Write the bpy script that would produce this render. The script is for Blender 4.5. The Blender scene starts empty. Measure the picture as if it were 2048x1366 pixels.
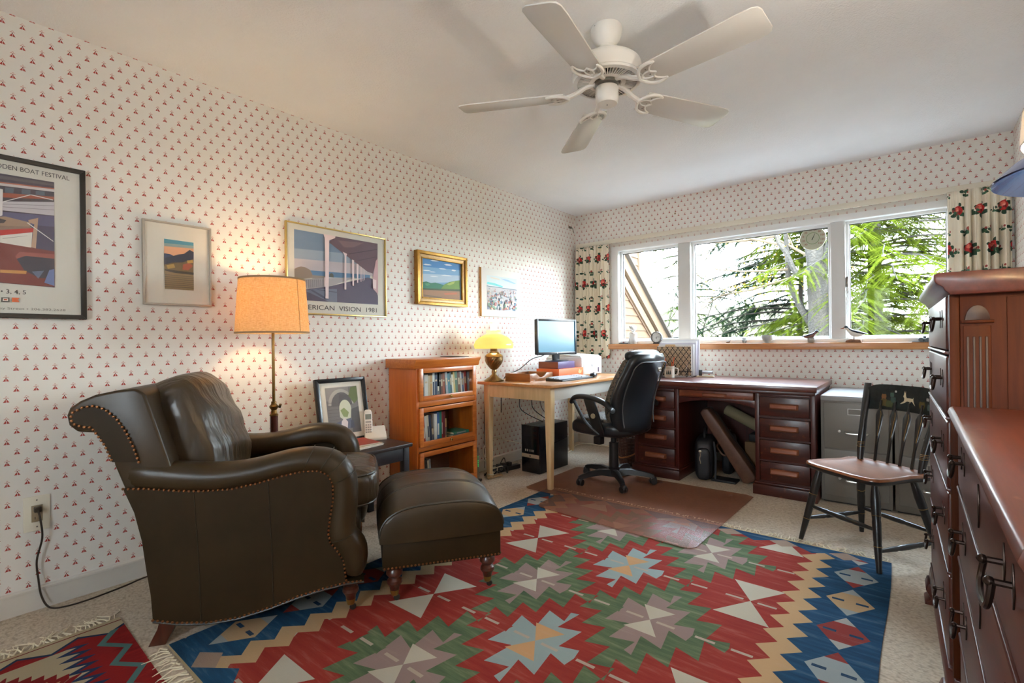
import bpy, bmesh, math, random
from mathutils import Vector, Matrix
random.seed(11)
R = math.radians
sc = bpy.context.scene
COL = sc.collection
def lin(c):
    r = []
    for v in c[:3]:
        v = v / 255.0
        r.append(v / 12.92 if v <= .04045 else ((v + .055) / 1.055) ** 2.4)
    return (r[0], r[1], r[2], 1.0)

# ------------------------------------------------------------ camera, sky, sun, exposure
CAM = Vector((2.834, 0.0, 1.0855)); YAW, PIT, ROL = .681556, .000593, -.011629
D, H, WR = 4.609, 2.44, 3.36          # back wall, ceiling height, right wall
fw = Vector((-math.sin(YAW) * math.cos(PIT), math.cos(YAW) * math.cos(PIT), math.sin(PIT)))
rt = Vector((math.cos(YAW), math.sin(YAW), 0)); up = rt.cross(fw)
rt2 = rt * math.cos(ROL) + up * math.sin(ROL); up2 = -rt * math.sin(ROL) + up * math.cos(ROL)
cam_d = bpy.data.cameras.new('camera'); cam = bpy.data.objects.new('camera', cam_d); COL.objects.link(cam)
m = Matrix((rt2, up2, -fw)).transposed().to_4x4(); m.translation = CAM
cam.matrix_world = m
cam_d.sensor_width = 36; cam_d.lens = 987.9 / 2048 * 36; cam_d.clip_start = .02; cam_d.clip_end = 400
sc.camera = cam
vs = sc.view_settings
vs.view_transform = 'Standard'; vs.look = 'None'; vs.gamma = 1; vs.use_curve_mapping = False
vs.exposure = 1.42
SKY = 20.0
w = bpy.data.worlds.new('sky'); sc.world = w; w.use_nodes = True
nt = w.node_tree; nt.nodes.clear()
wo = nt.nodes.new('ShaderNodeOutputWorld'); bg = nt.nodes.new('ShaderNodeBackground')
tc = nt.nodes.new('ShaderNodeTexCoord'); sx = nt.nodes.new('ShaderNodeSeparateXYZ'); rp = nt.nodes.new('ShaderNodeValToRGB')
nt.links.new(tc.outputs['Generated'], sx.inputs[0]); nt.links.new(sx.outputs[2], rp.inputs[0])
rp.color_ramp.elements[0].position = 0.0; rp.color_ramp.elements[0].color = (.86, .94, 1, 1)
rp.color_ramp.elements[1].position = .75; rp.color_ramp.elements[1].color = (.62, .78, 1, 1)
nt.links.new(rp.outputs[0], bg.inputs[0]); bg.inputs[1].default_value = SKY
nt.links.new(bg.outputs[0], wo.inputs[0])
sun_d = bpy.data.lights.new('sun', 'SUN'); sun_d.energy = 6.0; sun_d.angle = R(.6); sun_d.color = (1, .94, .82)
sun = bpy.data.objects.new('sun', sun_d); COL.objects.link(sun)
sun.rotation_euler = Vector((-.50, .42, -.72)).to_track_quat('-Z', 'Y').to_euler()
def portal(name, loc, rot, sx_, sy_):
    l = bpy.data.lights.new(name, 'AREA'); l.shape = 'RECTANGLE'; l.size = sx_; l.size_y = sy_
    l.cycles.is_portal = True
    o = bpy.data.objects.new(name, l); COL.objects.link(o); o.location = loc; o.rotation_euler = rot
portal('daylight_portal_back', (1.78, D + .16, 1.55), (R(-90), 0, 0), 2.7, 1.0)
portal('daylight_portal_front', (2.25, -1.86, 1.4), (R(90), 0, 0), 1.2, 1.5)
sc.cycles.use_denoising = True
sc.cycles.max_bounces = 8; sc.cycles.diffuse_bounces = 5; sc.cycles.glossy_bounces = 3; sc.cycles.transparent_max_bounces = 10
sc.cycles.use_adaptive_sampling = True; sc.cycles.adaptive_threshold = .02
sc.cycles.caustics_reflective = False; sc.cycles.caustics_refractive = False; sc.cycles.sample_clamp_indirect = 6

# ------------------------------------------------------------ node helpers
class S:
    """a shader value with arithmetic"""
    def __init__(s, nt, k): s.nt = nt; s.k = k
    def _m(s, op, b=None, c=None, sw=False):
        n = s.nt.nodes.new('ShaderNodeMath'); n.operation = op
        a_, b_ = (b, s) if sw else (s, b)
        for i, v in enumerate((a_, b_, c)):
            if v is None: continue
            if isinstance(v, S): s.nt.links.new(v.k, n.inputs[i])
            else: n.inputs[i].default_value = v
        return S(s.nt, n.outputs[0])
    def __add__(s, b): return s._m('ADD', b)
    __radd__ = __add__
    def __sub__(s, b): return s._m('SUBTRACT', b)
    def __rsub__(s, b): return s._m('SUBTRACT', b, sw=True)
    def __mul__(s, b): return s._m('MULTIPLY', b)
    __rmul__ = __mul__
    def __truediv__(s, b): return s._m('DIVIDE', b)
    def __lt__(s, b): return s._m('LESS_THAN', b)
    def __gt__(s, b): return s._m('GREATER_THAN', b)
    def abs(s): return s._m('ABSOLUTE')
    def floor(s): return s._m('FLOOR')
    def rnd(s): return (s + .5).floor()
    def sin(s): return s._m('SINE')
    def sqrt(s): return s._m('SQRT')
    def mod2(s): return s - (s * .5).floor() * 2.0
    def tri(s): return ((s - s.rnd()).abs() * 4.0 - 1.0)       # triangle wave, period 1, -1..1
    def min(s, b): return s._m('MINIMUM', b)
    def max(s, b): return s._m('MAXIMUM', b)
def between(v, a, b): return (v > a) * (v < b)
def ell(x, y, cx, cy, rx, ry): return ((((x - cx) / rx) * ((x - cx) / rx)) + (((y - cy) / ry) * ((y - cy) / ry))) < 1.0
MATS = {}
def base_mat(name):
    m = bpy.data.materials.new(name); m.use_nodes = True
    nt = m.node_tree; b = nt.nodes['Principled BSDF']
    MATS[name] = m
    return m, nt, b
def col_node(nt, c):
    n = nt.nodes.new('ShaderNodeRGB'); n.outputs[0].default_value = lin(c); return n.outputs[0]
def over(nt, base, mask, c):
    n = nt.nodes.new('ShaderNodeMix'); n.data_type = 'RGBA'
    if isinstance(mask, S): nt.links.new(mask.k, n.inputs[0])
    elif isinstance(mask, (int, float)): n.inputs[0].default_value = mask
    else: nt.links.new(mask, n.inputs[0])
    nt.links.new(base, n.inputs[6])
    if isinstance(c, tuple): n.inputs[7].default_value = lin(c)
    else: nt.links.new(c, n.inputs[7])
    return n.outputs[2]
def noise(nt, vec, scale, detail=3, rough=.55, stretch=None):
    if stretch:
        mp = nt.nodes.new('ShaderNodeMapping'); mp.inputs['Scale'].default_value = stretch
        nt.links.new(vec, mp.inputs[0]); vec = mp.outputs[0]
    n = nt.nodes.new('ShaderNodeTexNoise'); n.inputs['Scale'].default_value = scale
    n.inputs['Detail'].default_value = detail; n.inputs['Roughness'].default_value = rough
    nt.links.new(vec, n.inputs['Vector'])
    return n.outputs[0]
def ramp(nt, fac, a, b, p0=.3, p1=.7):
    r = nt.nodes.new('ShaderNodeValToRGB'); r.color_ramp.elements[0].position = p0; r.color_ramp.elements[1].position = p1
    r.color_ramp.elements[0].color = lin(a); r.color_ramp.elements[1].color = lin(b); nt.links.new(fac, r.inputs[0]); return r.outputs[0]
def bump(nt, b, h, strength=.3, dist=.004):
    n = nt.nodes.new('ShaderNodeBump'); n.inputs['Strength'].default_value = strength; n.inputs['Distance'].default_value = dist
    nt.links.new(h, n.inputs['Height']); nt.links.new(n.outputs[0], b.inputs['Normal'])
def obj_vec(nt): return nt.nodes.new('ShaderNodeTexCoord').outputs['Object']
def pos_vec(nt): return nt.nodes.new('ShaderNodeNewGeometry').outputs['Position']
def xyz(nt, vec):
    s = nt.nodes.new('ShaderNodeSeparateXYZ'); nt.links.new(vec, s.inputs[0]); return [S(nt, o) for o in s.outputs]
def uv(nt):
    n = nt.nodes.new('ShaderNodeUVMap'); return xyz(nt, n.outputs[0])[:2]
def M(name, c=(128, 128, 128), rough=.5, metal=0.0, spec=.5, var=None, vscale=30, stretch=None, bmp=0, bscale=200, bdist=.002, coat=0, emit=None, trans=0):
    """plain procedural material: colour, optional noise variation to colour var, optional bump"""
    if name in MATS: return MATS[name]
    m, nt, b = base_mat(name)
    b.inputs['Base Color'].default_value = lin(c); b.inputs['Roughness'].default_value = rough; b.inputs['Metallic'].default_value = metal
    b.inputs['Specular IOR Level'].default_value = spec
    if coat: b.inputs['Coat Weight'].default_value = coat; b.inputs['Coat Roughness'].default_value = .12
    if trans: b.inputs['Transmission Weight'].default_value = trans
    if var or bmp: v = obj_vec(nt)
    if var: nt.links.new(ramp(nt, noise(nt, v, vscale, 5, .6, stretch), c, var), b.inputs['Base Color'])
    if bmp: bump(nt, b, noise(nt, v, bscale, 2), bmp, bdist)
    if emit: b.inputs['Emission Color'].default_value = lin(emit[0]); b.inputs['Emission Strength'].default_value = emit[1]
    return m
def wood(name, a, b_, rough=.35, axis='y', coat=0, scale=14, wear=None, spec=.5):
    if name in MATS: return MATS[name]
    m, nt, b = base_mat(name)
    v = obj_vec(nt); st = {'x': (.06, 1, 1), 'y': (1, .06, 1), 'z': (1, 1, .06)}[axis]
    g = noise(nt, v, scale * 4, 6, .65, st); c = ramp(nt, g, a, b_, .3, .72)
    g2 = noise(nt, v, scale * .7, 2, .5, st); c = over(nt, c, (S(nt, g2) - .42).max(0.0) * .9, tuple(int(x * .72) for x in a))
    if wear:
        g3 = noise(nt, v, 22, 6, .7); c = over(nt, c, ((S(nt, g3) - .60) * 5.0).max(0.0).min(1.0), wear)
    nt.links.new(c, b.inputs['Base Color']); b.inputs['Roughness'].default_value = rough; b.inputs['Specular IOR Level'].default_value = spec
    if coat: b.inputs['Coat Weight'].default_value = coat; b.inputs['Coat Roughness'].default_value = .18
    bump(nt, b, g, .08, .001)
    return m

# ------------------------------------------------------------ mesh helpers
class MB:
    """collects shapes into one bmesh; build() links it as one mesh object"""
    def __init__(s): s.bm = bmesh.new()
    def _x(s, vs, mat):
        if mat is not None: bmesh.ops.transform(s.bm, matrix=mat, verts=vs)
        return s
    def box(s, x0, x1, y0, y1, z0, z1, mat=None):
        v = [s.bm.verts.new(p) for p in ((x0, y0, z0), (x1, y0, z0), (x1, y1, z0), (x0, y1, z0), (x0, y0, z1), (x1, y0, z1), (x1, y1, z1), (x0, y1, z1))]
        for f in ((3, 2, 1, 0), (4, 5, 6, 7), (0, 1, 5, 4), (1, 2, 6, 5), (2, 3, 7, 6), (3, 0, 4, 7)): s.bm.faces.new([v[i] for i in f])
        return s._x(v, mat)
    def lathe(s, prof, n=24, mat=None, closed=False):
        """prof: list of (r, z); revolved about z"""
        rings = []; vs = []
        for r, z in prof:
            if r < 1e-6: rg = [s.bm.verts.new((0, 0, z))]
            else: rg = [s.bm.verts.new((r * math.cos(2 * math.pi * k / n), r * math.sin(2 * math.pi * k / n), z)) for k in range(n)]
            rings.append(rg); vs += rg
        for a, b in zip(rings, rings[1:]):
            if len(a) == 1 and len(b) == 1: continue
            for k in range(n):
                k2 = (k + 1) % n
                if len(a) == 1: s.bm.faces.new((a[0], b[k2], b[k]))
                elif len(b) == 1: s.bm.faces.new((a[k], a[k2], b[0]))
                else: s.bm.faces.new((a[k], a[k2], b[k2], b[k]))
        if closed:
            for rg, fl in ((rings[0], True), (rings[-1], False)):
                if len(rg) > 1: s.bm.faces.new(rg[::-1] if fl else rg)
        return s._x(vs, mat)
    def tube(s, pts, r, n=8, mat=None, cap=True):
        """swept circle along points; r number or list"""
        pts = [Vector(p) for p in pts]; rs = r if isinstance(r, (list, tuple)) else [r] * len(pts)
        rings = []; vs = []; prev = None
        for i, p in enumerate(pts):
            t = (pts[min(i + 1, len(pts) - 1)] - pts[max(i - 1, 0)]).normalized()
            if prev is None:
                a = Vector((0, 0, 1)) if abs(t.z) < .9 else Vector((1, 0, 0)); u_ = t.cross(a).normalized()
            else: u_ = (prev - t * prev.dot(t)).normalized()
            prev = u_; v_ = t.cross(u_)
            rg = [s.bm.verts.new(p + (u_ * math.cos(2 * math.pi * k / n) + v_ * math.sin(2 * math.pi * k / n)) * rs[i]) for k in range(n)]
            rings.append(rg); vs += rg
        for a, b in zip(rings, rings[1:]):
            for k in range(n): s.bm.faces.new((a[k], a[(k + 1) % n], b[(k + 1) % n], b[k]))
        if cap: s.bm.faces.new(rings[0][::-1]); s.bm.faces.new(rings[-1])
        return s._x(vs, mat)
    def cyl(s, a, b, r, n=16, r2=None): return s.tube([a, b], [r, r if r2 is None else r2], n)
    def prism(s, poly, y0, y1, plane='xz', mat=None):
        """polygon in plane extruded along the third axis"""
        f = {'xz': lambda p, d: (p[0], d, p[1]), 'xy': lambda p, d: (p[0], p[1], d), 'yz': lambda p, d: (d, p[0], p[1])}[plane]
        a = [s.bm.verts.new(f(p, y0)) for p in poly]; b = [s.bm.verts.new(f(p, y1)) for p in poly]
        s.bm.faces.new(a); s.bm.faces.new(b[::-1]); n = len(poly)
        for k in range(n): s.bm.faces.new((a[k], b[k], b[(k + 1) % n], a[(k + 1) % n]))
        return s._x(a + b, mat)
    def loft(s, rings, closed=True, cap=True, mat=None):
        rv = [[s.bm.verts.new(p) for p in rg] for rg in rings]; n = len(rv[0])
        for a, b in zip(rv, rv[1:]):
            for k in range(n if closed else n - 1): s.bm.faces.new((a[k], a[(k + 1) % n], b[(k + 1) % n], b[k]))
        if cap and closed: s.bm.faces.new(rv[0][::-1]); s.bm.faces.new(rv[-1])
        return s._x([v for r_ in rv for v in r_], mat)
    def grid(s, f, nu, nv):
        """surface f(u,v) -> point, u,v in 0..1; makes a uv map too"""
        g = [[s.bm.verts.new(f(i / nu, j / nv)) for j in range(nv + 1)] for i in range(nu + 1)]
        for i in range(nu):
            for j in range(nv): s.bm.faces.new((g[i][j], g[i + 1][j], g[i + 1][j + 1], g[i][j + 1]))
        return s
    def ball(s, c, rx, ry=None, rz=None, n=12, mat=None):
        ry = ry or rx; rz = rz or rx
        m_ = Matrix.Translation(c) @ Matrix.Diagonal((rx, ry, rz, 1))
        if mat is not None: m_ = mat @ m_
        bmesh.ops.create_uvsphere(s.bm, u_segments=n, v_segments=max(6, n // 2), radius=1, matrix=m_)
        return s
    def pillow(s, sx_, sy_, sz_, p=3.2, n=10, mat=None, puff=0.0):
        """soft box: superellipsoid-like cushion centred at the origin"""
        r_ = bmesh.ops.create_cube(s.bm, size=2)
        bmesh.ops.subdivide_edges(s.bm, edges=list({e for v in r_['verts'] for e in v.link_edges}), cuts=n, use_grid_fill=True)
        vs = [v for v in s.bm.verts if not v.tag]
        for v in vs:
            v.tag = True
            x, y, z = v.co; k = (abs(x) ** p + abs(y) ** p + abs(z) ** p) ** (1 / p)
            q = v.co / k; pf = 1 + puff * (1 - q.x * q.x) * (1 - q.y * q.y)
            v.co = Vector((q.x * sx_ / 2, q.y * sy_ / 2, q.z * sz_ / 2 * pf))
        return s._x(vs, mat)
    def build(s, name, mat, parent=None, smooth=None, bevel=0, bseg=2, subsurf=0, loc=None, rot=None, kind=None, label=None):
        bmesh.ops.recalc_face_normals(s.bm, faces=s.bm.faces[:])
        if bevel:
            ed = [e for e in s.bm.edges if len(e.link_faces) == 2 and e.calc_face_angle(0) > R(35)]
            bmesh.ops.bevel(s.bm, geom=ed, offset=bevel, segments=bseg, affect='EDGES', profile=.5, clamp_overlap=True)
        me = bpy.data.meshes.new(name); s.bm.to_mesh(me); s.bm.free()
        if smooth is None: smooth = 35
        if smooth:
            me.shade_smooth(); me.set_sharp_from_angle(angle=R(smooth))
        if mat is not None: me.materials.append(mat)
        o = bpy.data.objects.new(name, me); COL.objects.link(o)
        if parent is not None: o.parent = parent
        if loc: o.location = loc
        if rot: o.rotation_euler = rot
        if kind: o['kind'] = kind
        if label: o['label'] = label
        if subsurf:
            md = o.modifiers.new('s', 'SUBSURF'); md.levels = subsurf; md.render_levels = subsurf
        return o
def tag(o, label, cat, group=None):
    o['label'] = label; o['category'] = cat
    if group: o['group'] = group
    return o
def thing(name, label, cat, loc=(0, 0, 0), rz=0.0, group=None):
    o = bpy.data.objects.new(name, None); COL.objects.link(o); o.empty_display_size = .05
    o.location = loc; o.rotation_euler = (0, 0, rz)
    return tag(o, label, cat, group)
def dup(root, loc=None, rz=None, label=None):
    def cp(o, par):
        c = o.copy(); COL.objects.link(c); c.parent = par
        for ch in [x for x in bpy.data.objects if x.parent == o and x is not c]: cp(ch, c)
        return c
    r = cp(root, None)
    if loc is not None: r.location = loc
    if rz is not None: r.rotation_euler = (0, 0, rz)
    if label: r['label'] = label
    return r
def struct(name, mb, mat, parent=None, **k):
    o = mb.build(name, mat, parent, **k)
    if parent is None: o['kind'] = 'structure'
    return o
def prints(name, polys, parent, n0=0.0, step=.00025, axis='yz', rough=.6):
    """flat print: coloured polygons stacked a hair apart on the sheet, one mesh"""
    bm = bmesh.new(); cols = []
    for i, (c, p) in enumerate(polys):
        if c not in cols: cols.append(c)
        d = n0 + step * i
        f = bm.faces.new([bm.verts.new((d, q[0], q[1]) if axis == 'yz' else (q[0], -d, q[1]) if axis == 'xz' else (q[0], q[1], d)) for q in p]); f.material_index = cols.index(c)
        f.normal_update()
        want = Vector((1, 0, 0)) if axis == 'yz' else Vector((0, -1, 0)) if axis == 'xz' else Vector((0, 0, 1))
        if f.normal.dot(want) < 0: f.normal_flip()
    me = bpy.data.meshes.new(name); bm.to_mesh(me); bm.free()
    for c in cols: me.materials.append(M('ink_%d_%d_%d' % c, c, rough))
    o = bpy.data.objects.new(name, me); COL.objects.link(o); o.parent = parent
    return o
def text(name, body, size, mat, parent, loc, rot=(R(90), 0, R(90)), align='LEFT', sx=1.0, ext=.0003, width=None):
    cu = bpy.data.curves.new(name, 'FONT'); cu.body = body; cu.size = size; cu.align_x = align; cu.extrude = ext
    t = bpy.data.objects.new(name, cu); COL.objects.link(t)
    me = bpy.data.meshes.new_from_object(t)
    bpy.data.objects.remove(t); me.materials.clear(); me.materials.append(mat)
    o = bpy.data.objects.new(name, me); COL.objects.link(o); o.parent = parent; o.location = loc; o.rotation_euler = rot
    if width: xs = [q.co.x for q in me.vertices]; sx = width / (max(xs) - min(xs))
    o.scale = (sx, 1, 1)
    return o

LAMP1, LAMP2, LAMP3, LAMP4 = 13, 10, 85, 10      # lamp strengths
# ------------------------------------------------------------ room materials
def wallpaper(name, ax, h0, z0):
    m, nt, b = base_mat(name)
    p = xyz(nt, pos_vec(nt)); h = p[ax] - h0; z = p[2] - z0
    A, B = .0585, .0425
    row = (z / B).rnd(); lz = z - row * B
    q = h / A + row.mod2() * .5; lx = (q - q.rnd()) * A; ax_ = lx.abs()
    t = (lz + .0125) / .0105                                   # 0 at the hem, 1 at the waist
    skirt = between(t, 0.0, 1.0) * (ax_ < (.0094 - t * .0062)) * (ax_ > .0007)
    dot = ell(lx, lz, 0.0, .0010, .0017, .0026)
    ring = ell(lx, lz, 0.0, .0075, .0027, .0052) - ell(lx, lz, 0.0, .0075, .0017, .0041)
    arm = between(ax_, .0030, .0078) * ((lz - .0052 + (ax_ - .0055).abs() * .35).abs() < .0009)
    v = pos_vec(nt)
    c = ramp(nt, noise(nt, v, 3, 3), (228, 223, 213), (235, 230, 222))
    c = over(nt, c, skirt, (176, 66, 54)); c = over(nt, c, arm.max(ring), (196, 110, 94)); c = over(nt, c, dot, (120, 44, 40))
    nt.links.new(c, b.inputs['Base Color']); b.inputs['Roughness'].default_value = .62
    bump(nt, b, noise(nt, v, 160, 2), .06, .002)
    return m
WP_L = wallpaper('wallpaper_left', 1, .289, 1.174); WP_B = wallpaper('wallpaper_back', 0, 2.273, .948)
m, nt, b = base_mat('ceiling_paint'); v = pos_vec(nt)
nt.links.new(ramp(nt, noise(nt, v, 2, 3), (240, 240, 241), (245, 245, 246)), b.inputs['Base Color']); b.inputs['Roughness'].default_value = .85
bump(nt, b, noise(nt, v, 95, 4, .65), .55, .008); CEIL = m
m, nt, b = base_mat('carpet'); v = pos_vec(nt)
vo = nt.nodes.new('ShaderNodeTexVoronoi'); vo.inputs['Scale'].default_value = 85; mp = nt.nodes.new('ShaderNodeMapping'); mp.inputs['Scale'].default_value = (1, 1.5, 1)
nt.links.new(v, mp.inputs[0]); nt.links.new(mp.outputs[0], vo.inputs['Vector'])
c = ramp(nt, noise(nt, v, 60, 4), (180, 163, 141), (204, 188, 167)); c = over(nt, c, (S(nt, vo.outputs['Distance']) - .45).max(0.0) * 1.1, (128, 113, 96))
c = over(nt, c, (S(nt, noise(nt, v, 1.6, 3)) - .45).max(0.0) * 1.5, (172, 148, 124))
nt.links.new(c, b.inputs['Base Color']); b.inputs['Roughness'].default_value = .95; bump(nt, b, vo.outputs['Distance'], -.7, .006); CARPET = m
def leafmat(name, a, b_):
    m, nt, b = base_mat(name); v = pos_vec(nt); c = ramp(nt, noise(nt, v, 7, 4, .7), a, b_)
    df = nt.nodes.new('ShaderNodeBsdfDiffuse'); tl = nt.nodes.new('ShaderNodeBsdfTranslucent'); mx = nt.nodes.new('ShaderNodeMixShader'); mx.inputs[0].default_value = .4
    nt.links.new(c, df.inputs[0]); nt.links.new(c, tl.inputs[0]); nt.links.new(df.outputs[0], mx.inputs[1]); nt.links.new(tl.outputs[0], mx.inputs[2]); nt.links.new(mx.outputs[0], nt.nodes['Material Output'].inputs[0]); return m
WHITE = M('white_paint', (236, 233, 226), .4); TRIM = M('baseboard_paint', (214, 208, 198), .45)
VINYL = M('window_vinyl', (236, 236, 234), .32); GASKET = M('black_gasket', (50, 44, 38), .5)
def schlick(nt, f0):
    n = nt.nodes.new('ShaderNodeLayerWeight'); n.inputs[0].default_value = .5; q = S(nt, n.outputs['Facing']); q2 = q * q
    return q2 * q2 * q * .35 + f0
def pane_mat(name, tint, f0=.025):
    m, nt, b = base_mat(name)
    gl = nt.nodes.new('ShaderNodeBsdfGlossy'); gl.inputs['Roughness'].default_value = .02; tr = nt.nodes.new('ShaderNodeBsdfTransparent'); tr.inputs[0].default_value = tint
    mx = nt.nodes.new('ShaderNodeMixShader'); nt.links.new(schlick(nt, f0).k, mx.inputs[0]); nt.links.new(tr.outputs[0], mx.inputs[1]); nt.links.new(gl.outputs[0], mx.inputs[2])
    nt.links.new(mx.outputs[0], nt.nodes['Material Output'].inputs[0]); return m
GLASS = pane_mat('clear_glass_pane', (.97, .98, .97, 1)); DIMPANE = pane_mat('view_dimming_pane', (.90, .92, .91, 1), .002)  # back window panes: tint added to dim the view outdoors
SILLW = wood('sill_oak', (176, 112, 62), (206, 146, 92), .3, 'x')

# ------------------------------------------------------------ shell
YF = -1.75
struct('floor', MB().box(-.15, WR + .15, YF - .15, D + .15, -.12, 0), CARPET, smooth=0)
struct('ceiling', MB().box(-.15, WR + .15, YF - .15, D + .15, H, H + .15), CEIL, smooth=0)
struct('wall_left', MB().box(-.15, 0, YF - .15, D + .15, 0, H), WP_L, smooth=0)
struct('wall_right', MB().box(WR, WR + .15, YF - .15, D + .15, 0, H), WP_L, smooth=0)
WX0, WX1, WZ0, WZ1 = .43, 3.125, 1.05, 2.045
struct('wall_back', MB().box(0, WX0, D, D + .15, 0, H).box(WX1, WR, D, D + .15, 0, H).box(WX0, WX1, D, D + .15, 0, WZ0).box(WX0, WX1, D, D + .15, WZ1, H), WP_B, smooth=0)
FX0, FX1, FZ0, FZ1 = 1.90, 2.60, .95, 2.05          # opening of the fill-light window added behind the camera
struct('wall_front', MB().box(0, FX0, YF - .1, YF, 0, H).box(FX1, WR, YF - .1, YF, 0, H).box(FX0, FX1, YF - .1, YF, 0, FZ0).box(FX0, FX1, YF - .1, YF, FZ1, H), WP_B, smooth=0)
def skirting(name, pts_fn, a, b):
    mb = MB(); prof = [(0, 0), (.012, 0), (.012, .078), (.016, .080), (.016, .088), (.010, .094), (0, .094)]
    mb.loft([[pts_fn(p, a) for p in prof], [pts_fn(p, b) for p in prof]])
    struct(name, mb, TRIM, smooth=20)
skirting('baseboard_left', lambda p, t: (p[0], t, p[1]), YF, D)
skirting('baseboard_back', lambda p, t: (t, D - p[0], p[1]), .012, WR)
skirting('baseboard_right', lambda p, t: (WR - p[0], t, p[1]), YF, D)
# back window: frame, mullions, sashes, panes
win = thing('window_1', 'wide white three-pane picture window in the back wall', 'window'); win['kind'] = 'structure'
del win['label']; del win['category']
yo, yi = D + .13, D - .012
MB().box(WX0, .506, yi, yo, WZ0, WZ1).build('frame_jamb', VINYL, win, bevel=.004)
MB().box(3.05, WX1, yi, yo, WZ0, WZ1).build('frame_jamb', VINYL, win, bevel=.004)
MB().box(.506, 3.05, yi, yo, 1.995, WZ1).build('frame_head', VINYL, win, bevel=.004)
MB().box(.506, 3.05, yi, yo, WZ0, 1.082).build('frame_foot', VINYL, win, bevel=.004)
for a, b_ in ((1.122, 1.236), (2.338, 2.434)):
    MB().box(a, b_, D + .0, yo, 1.082, 1.995).build('mullion', M('mullion_paint', (214, 212, 208), .4), win, bevel=.004)
for a, b_ in ((.506, 1.122), (1.236, 2.338), (2.434, 3.05)):
    s = .022
    mb = MB().box(a, a + s, D + .045, D + .095, 1.082, 1.995).box(b_ - s, b_, D + .045, D + .095, 1.082, 1.995).box(a + s, b_ - s, D + .045, D + .095, 1.995 - s, 1.995).box(a + s, b_ - s, D + .045, D + .095, 1.082, 1.082 + s)
    sash = mb.build('sash', VINYL, win, bevel=.003)
    g = .005
    mb = MB().box(a + s, a + s + g, D + .06, D + .075, 1.104, 1.973).box(b_ - s - g, b_ - s, D + .06, D + .075, 1.104, 1.973).box(a + s, b_ - s, D + .06, D + .075, 1.968, 1.973)
    mb.build('gasket', GASKET, sash, smooth=0)
    MB().box(a + s, b_ - s, D + .066, D + .070, 1.104, 1.973).build('pane', DIMPANE, win, smooth=0)
lk = MB().box(2.437, 2.452, D - .002, D + .05, 1.48, 1.56).build('latch', M('latch_metal', (120, 116, 108), .35, .8), win, bevel=.002)
MB().cyl((2.445, D + .0, 1.48), (2.445, D - .004, 1.43), .004, 8).build('latch_lever', MATS['latch_metal'], lk)
# front window, added out of view behind the camera to bring in fill light
w2 = thing('fill_window', '-', 'window'); w2['kind'] = 'structure'; del w2['label']; del w2['category']
mb = MB().box(FX0, FX0 + .07, YF - .1, YF + .01, FZ0, FZ1).box(FX1 - .07, FX1, YF - .1, YF + .01, FZ0, FZ1).box(FX0 + .07, FX1 - .07, YF - .1, YF + .01, FZ1 - .07, FZ1).box(FX0 + .07, FX1 - .07, YF - .1, YF + .01, FZ0, FZ0 + .07).box(2.21, 2.29, YF - .1, YF, FZ0 + .07, FZ1 - .07)
mb.build('frame', VINYL, w2, smooth=0)
MB().box(FX0 + .07, FX1 - .07, YF - .06, YF - .056, FZ0 + .07, FZ1 - .07).build('pane', GLASS, w2, smooth=0)
# oak sill
struct('trim_1', MB().box(.405, 3.15, D - .055, D + .06, .997, 1.05), SILLW, bevel=.006, bseg=3)

# curtain track above the window
CREAM = M('cream_track_paint', (224, 214, 194), .5)
t = thing('curtain_track', 'long cream curtain track running above the picture window', 'curtain track', (0, D, 2.10))
MB().box(.03, WR, -.045, -.03, -.022, .022).build('rail', CREAM, t, bevel=.003)
for x in (.06, .55, 1.2, 1.8, 2.4, 3.0): MB().box(x - .012, x + .012, -.03, 0, -.015, .015).build('bracket', CREAM, t)
# ------------------------------------------------------------ curtains
m, nt, b = base_mat('rose_chintz'); u_, v_ = uv(nt)
cc = col_node(nt, (233, 222, 200)); c = cc
tt = (u_ * 90.0); t2 = (v_ * 90.0); c = over(nt, c, (tt.tri() > .75) * (t2.tri() > .75), (214, 196, 170))
A, B = .150, .200
u_ = u_ / 1.3; v_ = v_ / 1.3
row = (v_ / B).rnd(); lz = v_ - row * B; q = u_ / A + row.mod2() * .5; lx = (q - q.rnd()) * A
G1, G2, RED, RD2, PK = (44, 78, 58), (66, 104, 76), (190, 44, 42), (140, 28, 34), (226, 110, 92)
for cx, cy, rx, ry in ((-.026, -.022, .016, .011), (.026, -.020, .016, .011), (.000, -.034, .011, .015), (.030, .012, .014, .010), (-.030, .010, .014, .010), (.012, .030, .009, .012)):
    c = over(nt, c, ell(lx, lz, cx, cy, rx, ry), G1)
c = over(nt, c, ell(lx, lz, .0, .0, .027, .026), RED); c = over(nt, c, ell(lx, lz, -.008, .006, .014, .012), PK); c = over(nt, c, ell(lx, lz, .006, -.006, .013, .010), RD2); c = over(nt, c, ell(lx, lz, -.003, .002, .006, .005), (236, 150, 130))
r2 = (v_ / .105 + .5).rnd(); lz2 = v_ + .0525 - r2 * .105; q2 = u_ / A + .26 + r2.mod2() * .47; lx2 = (q2 - q2.rnd()) * A
for cx, cy, rx, ry, k in ((0, -.012, .013, .008, G1), (.018, .004, .012, .008, G2), (-.016, .006, .011, .008, G1), (.003, .014, .006, .010, (150, 70, 60)), (.020, .020, .006, .008, (170, 80, 66))):
    c = over(nt, c, ell(lx2, lz2, cx, cy, rx, ry), k)
r3 = (v_ / .098).rnd(); lz3 = v_ - r3 * .098; q3 = u_ / .118 + .5 + r3.mod2() * .5; lx3 = (q3 - q3.rnd()) * .118
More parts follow.
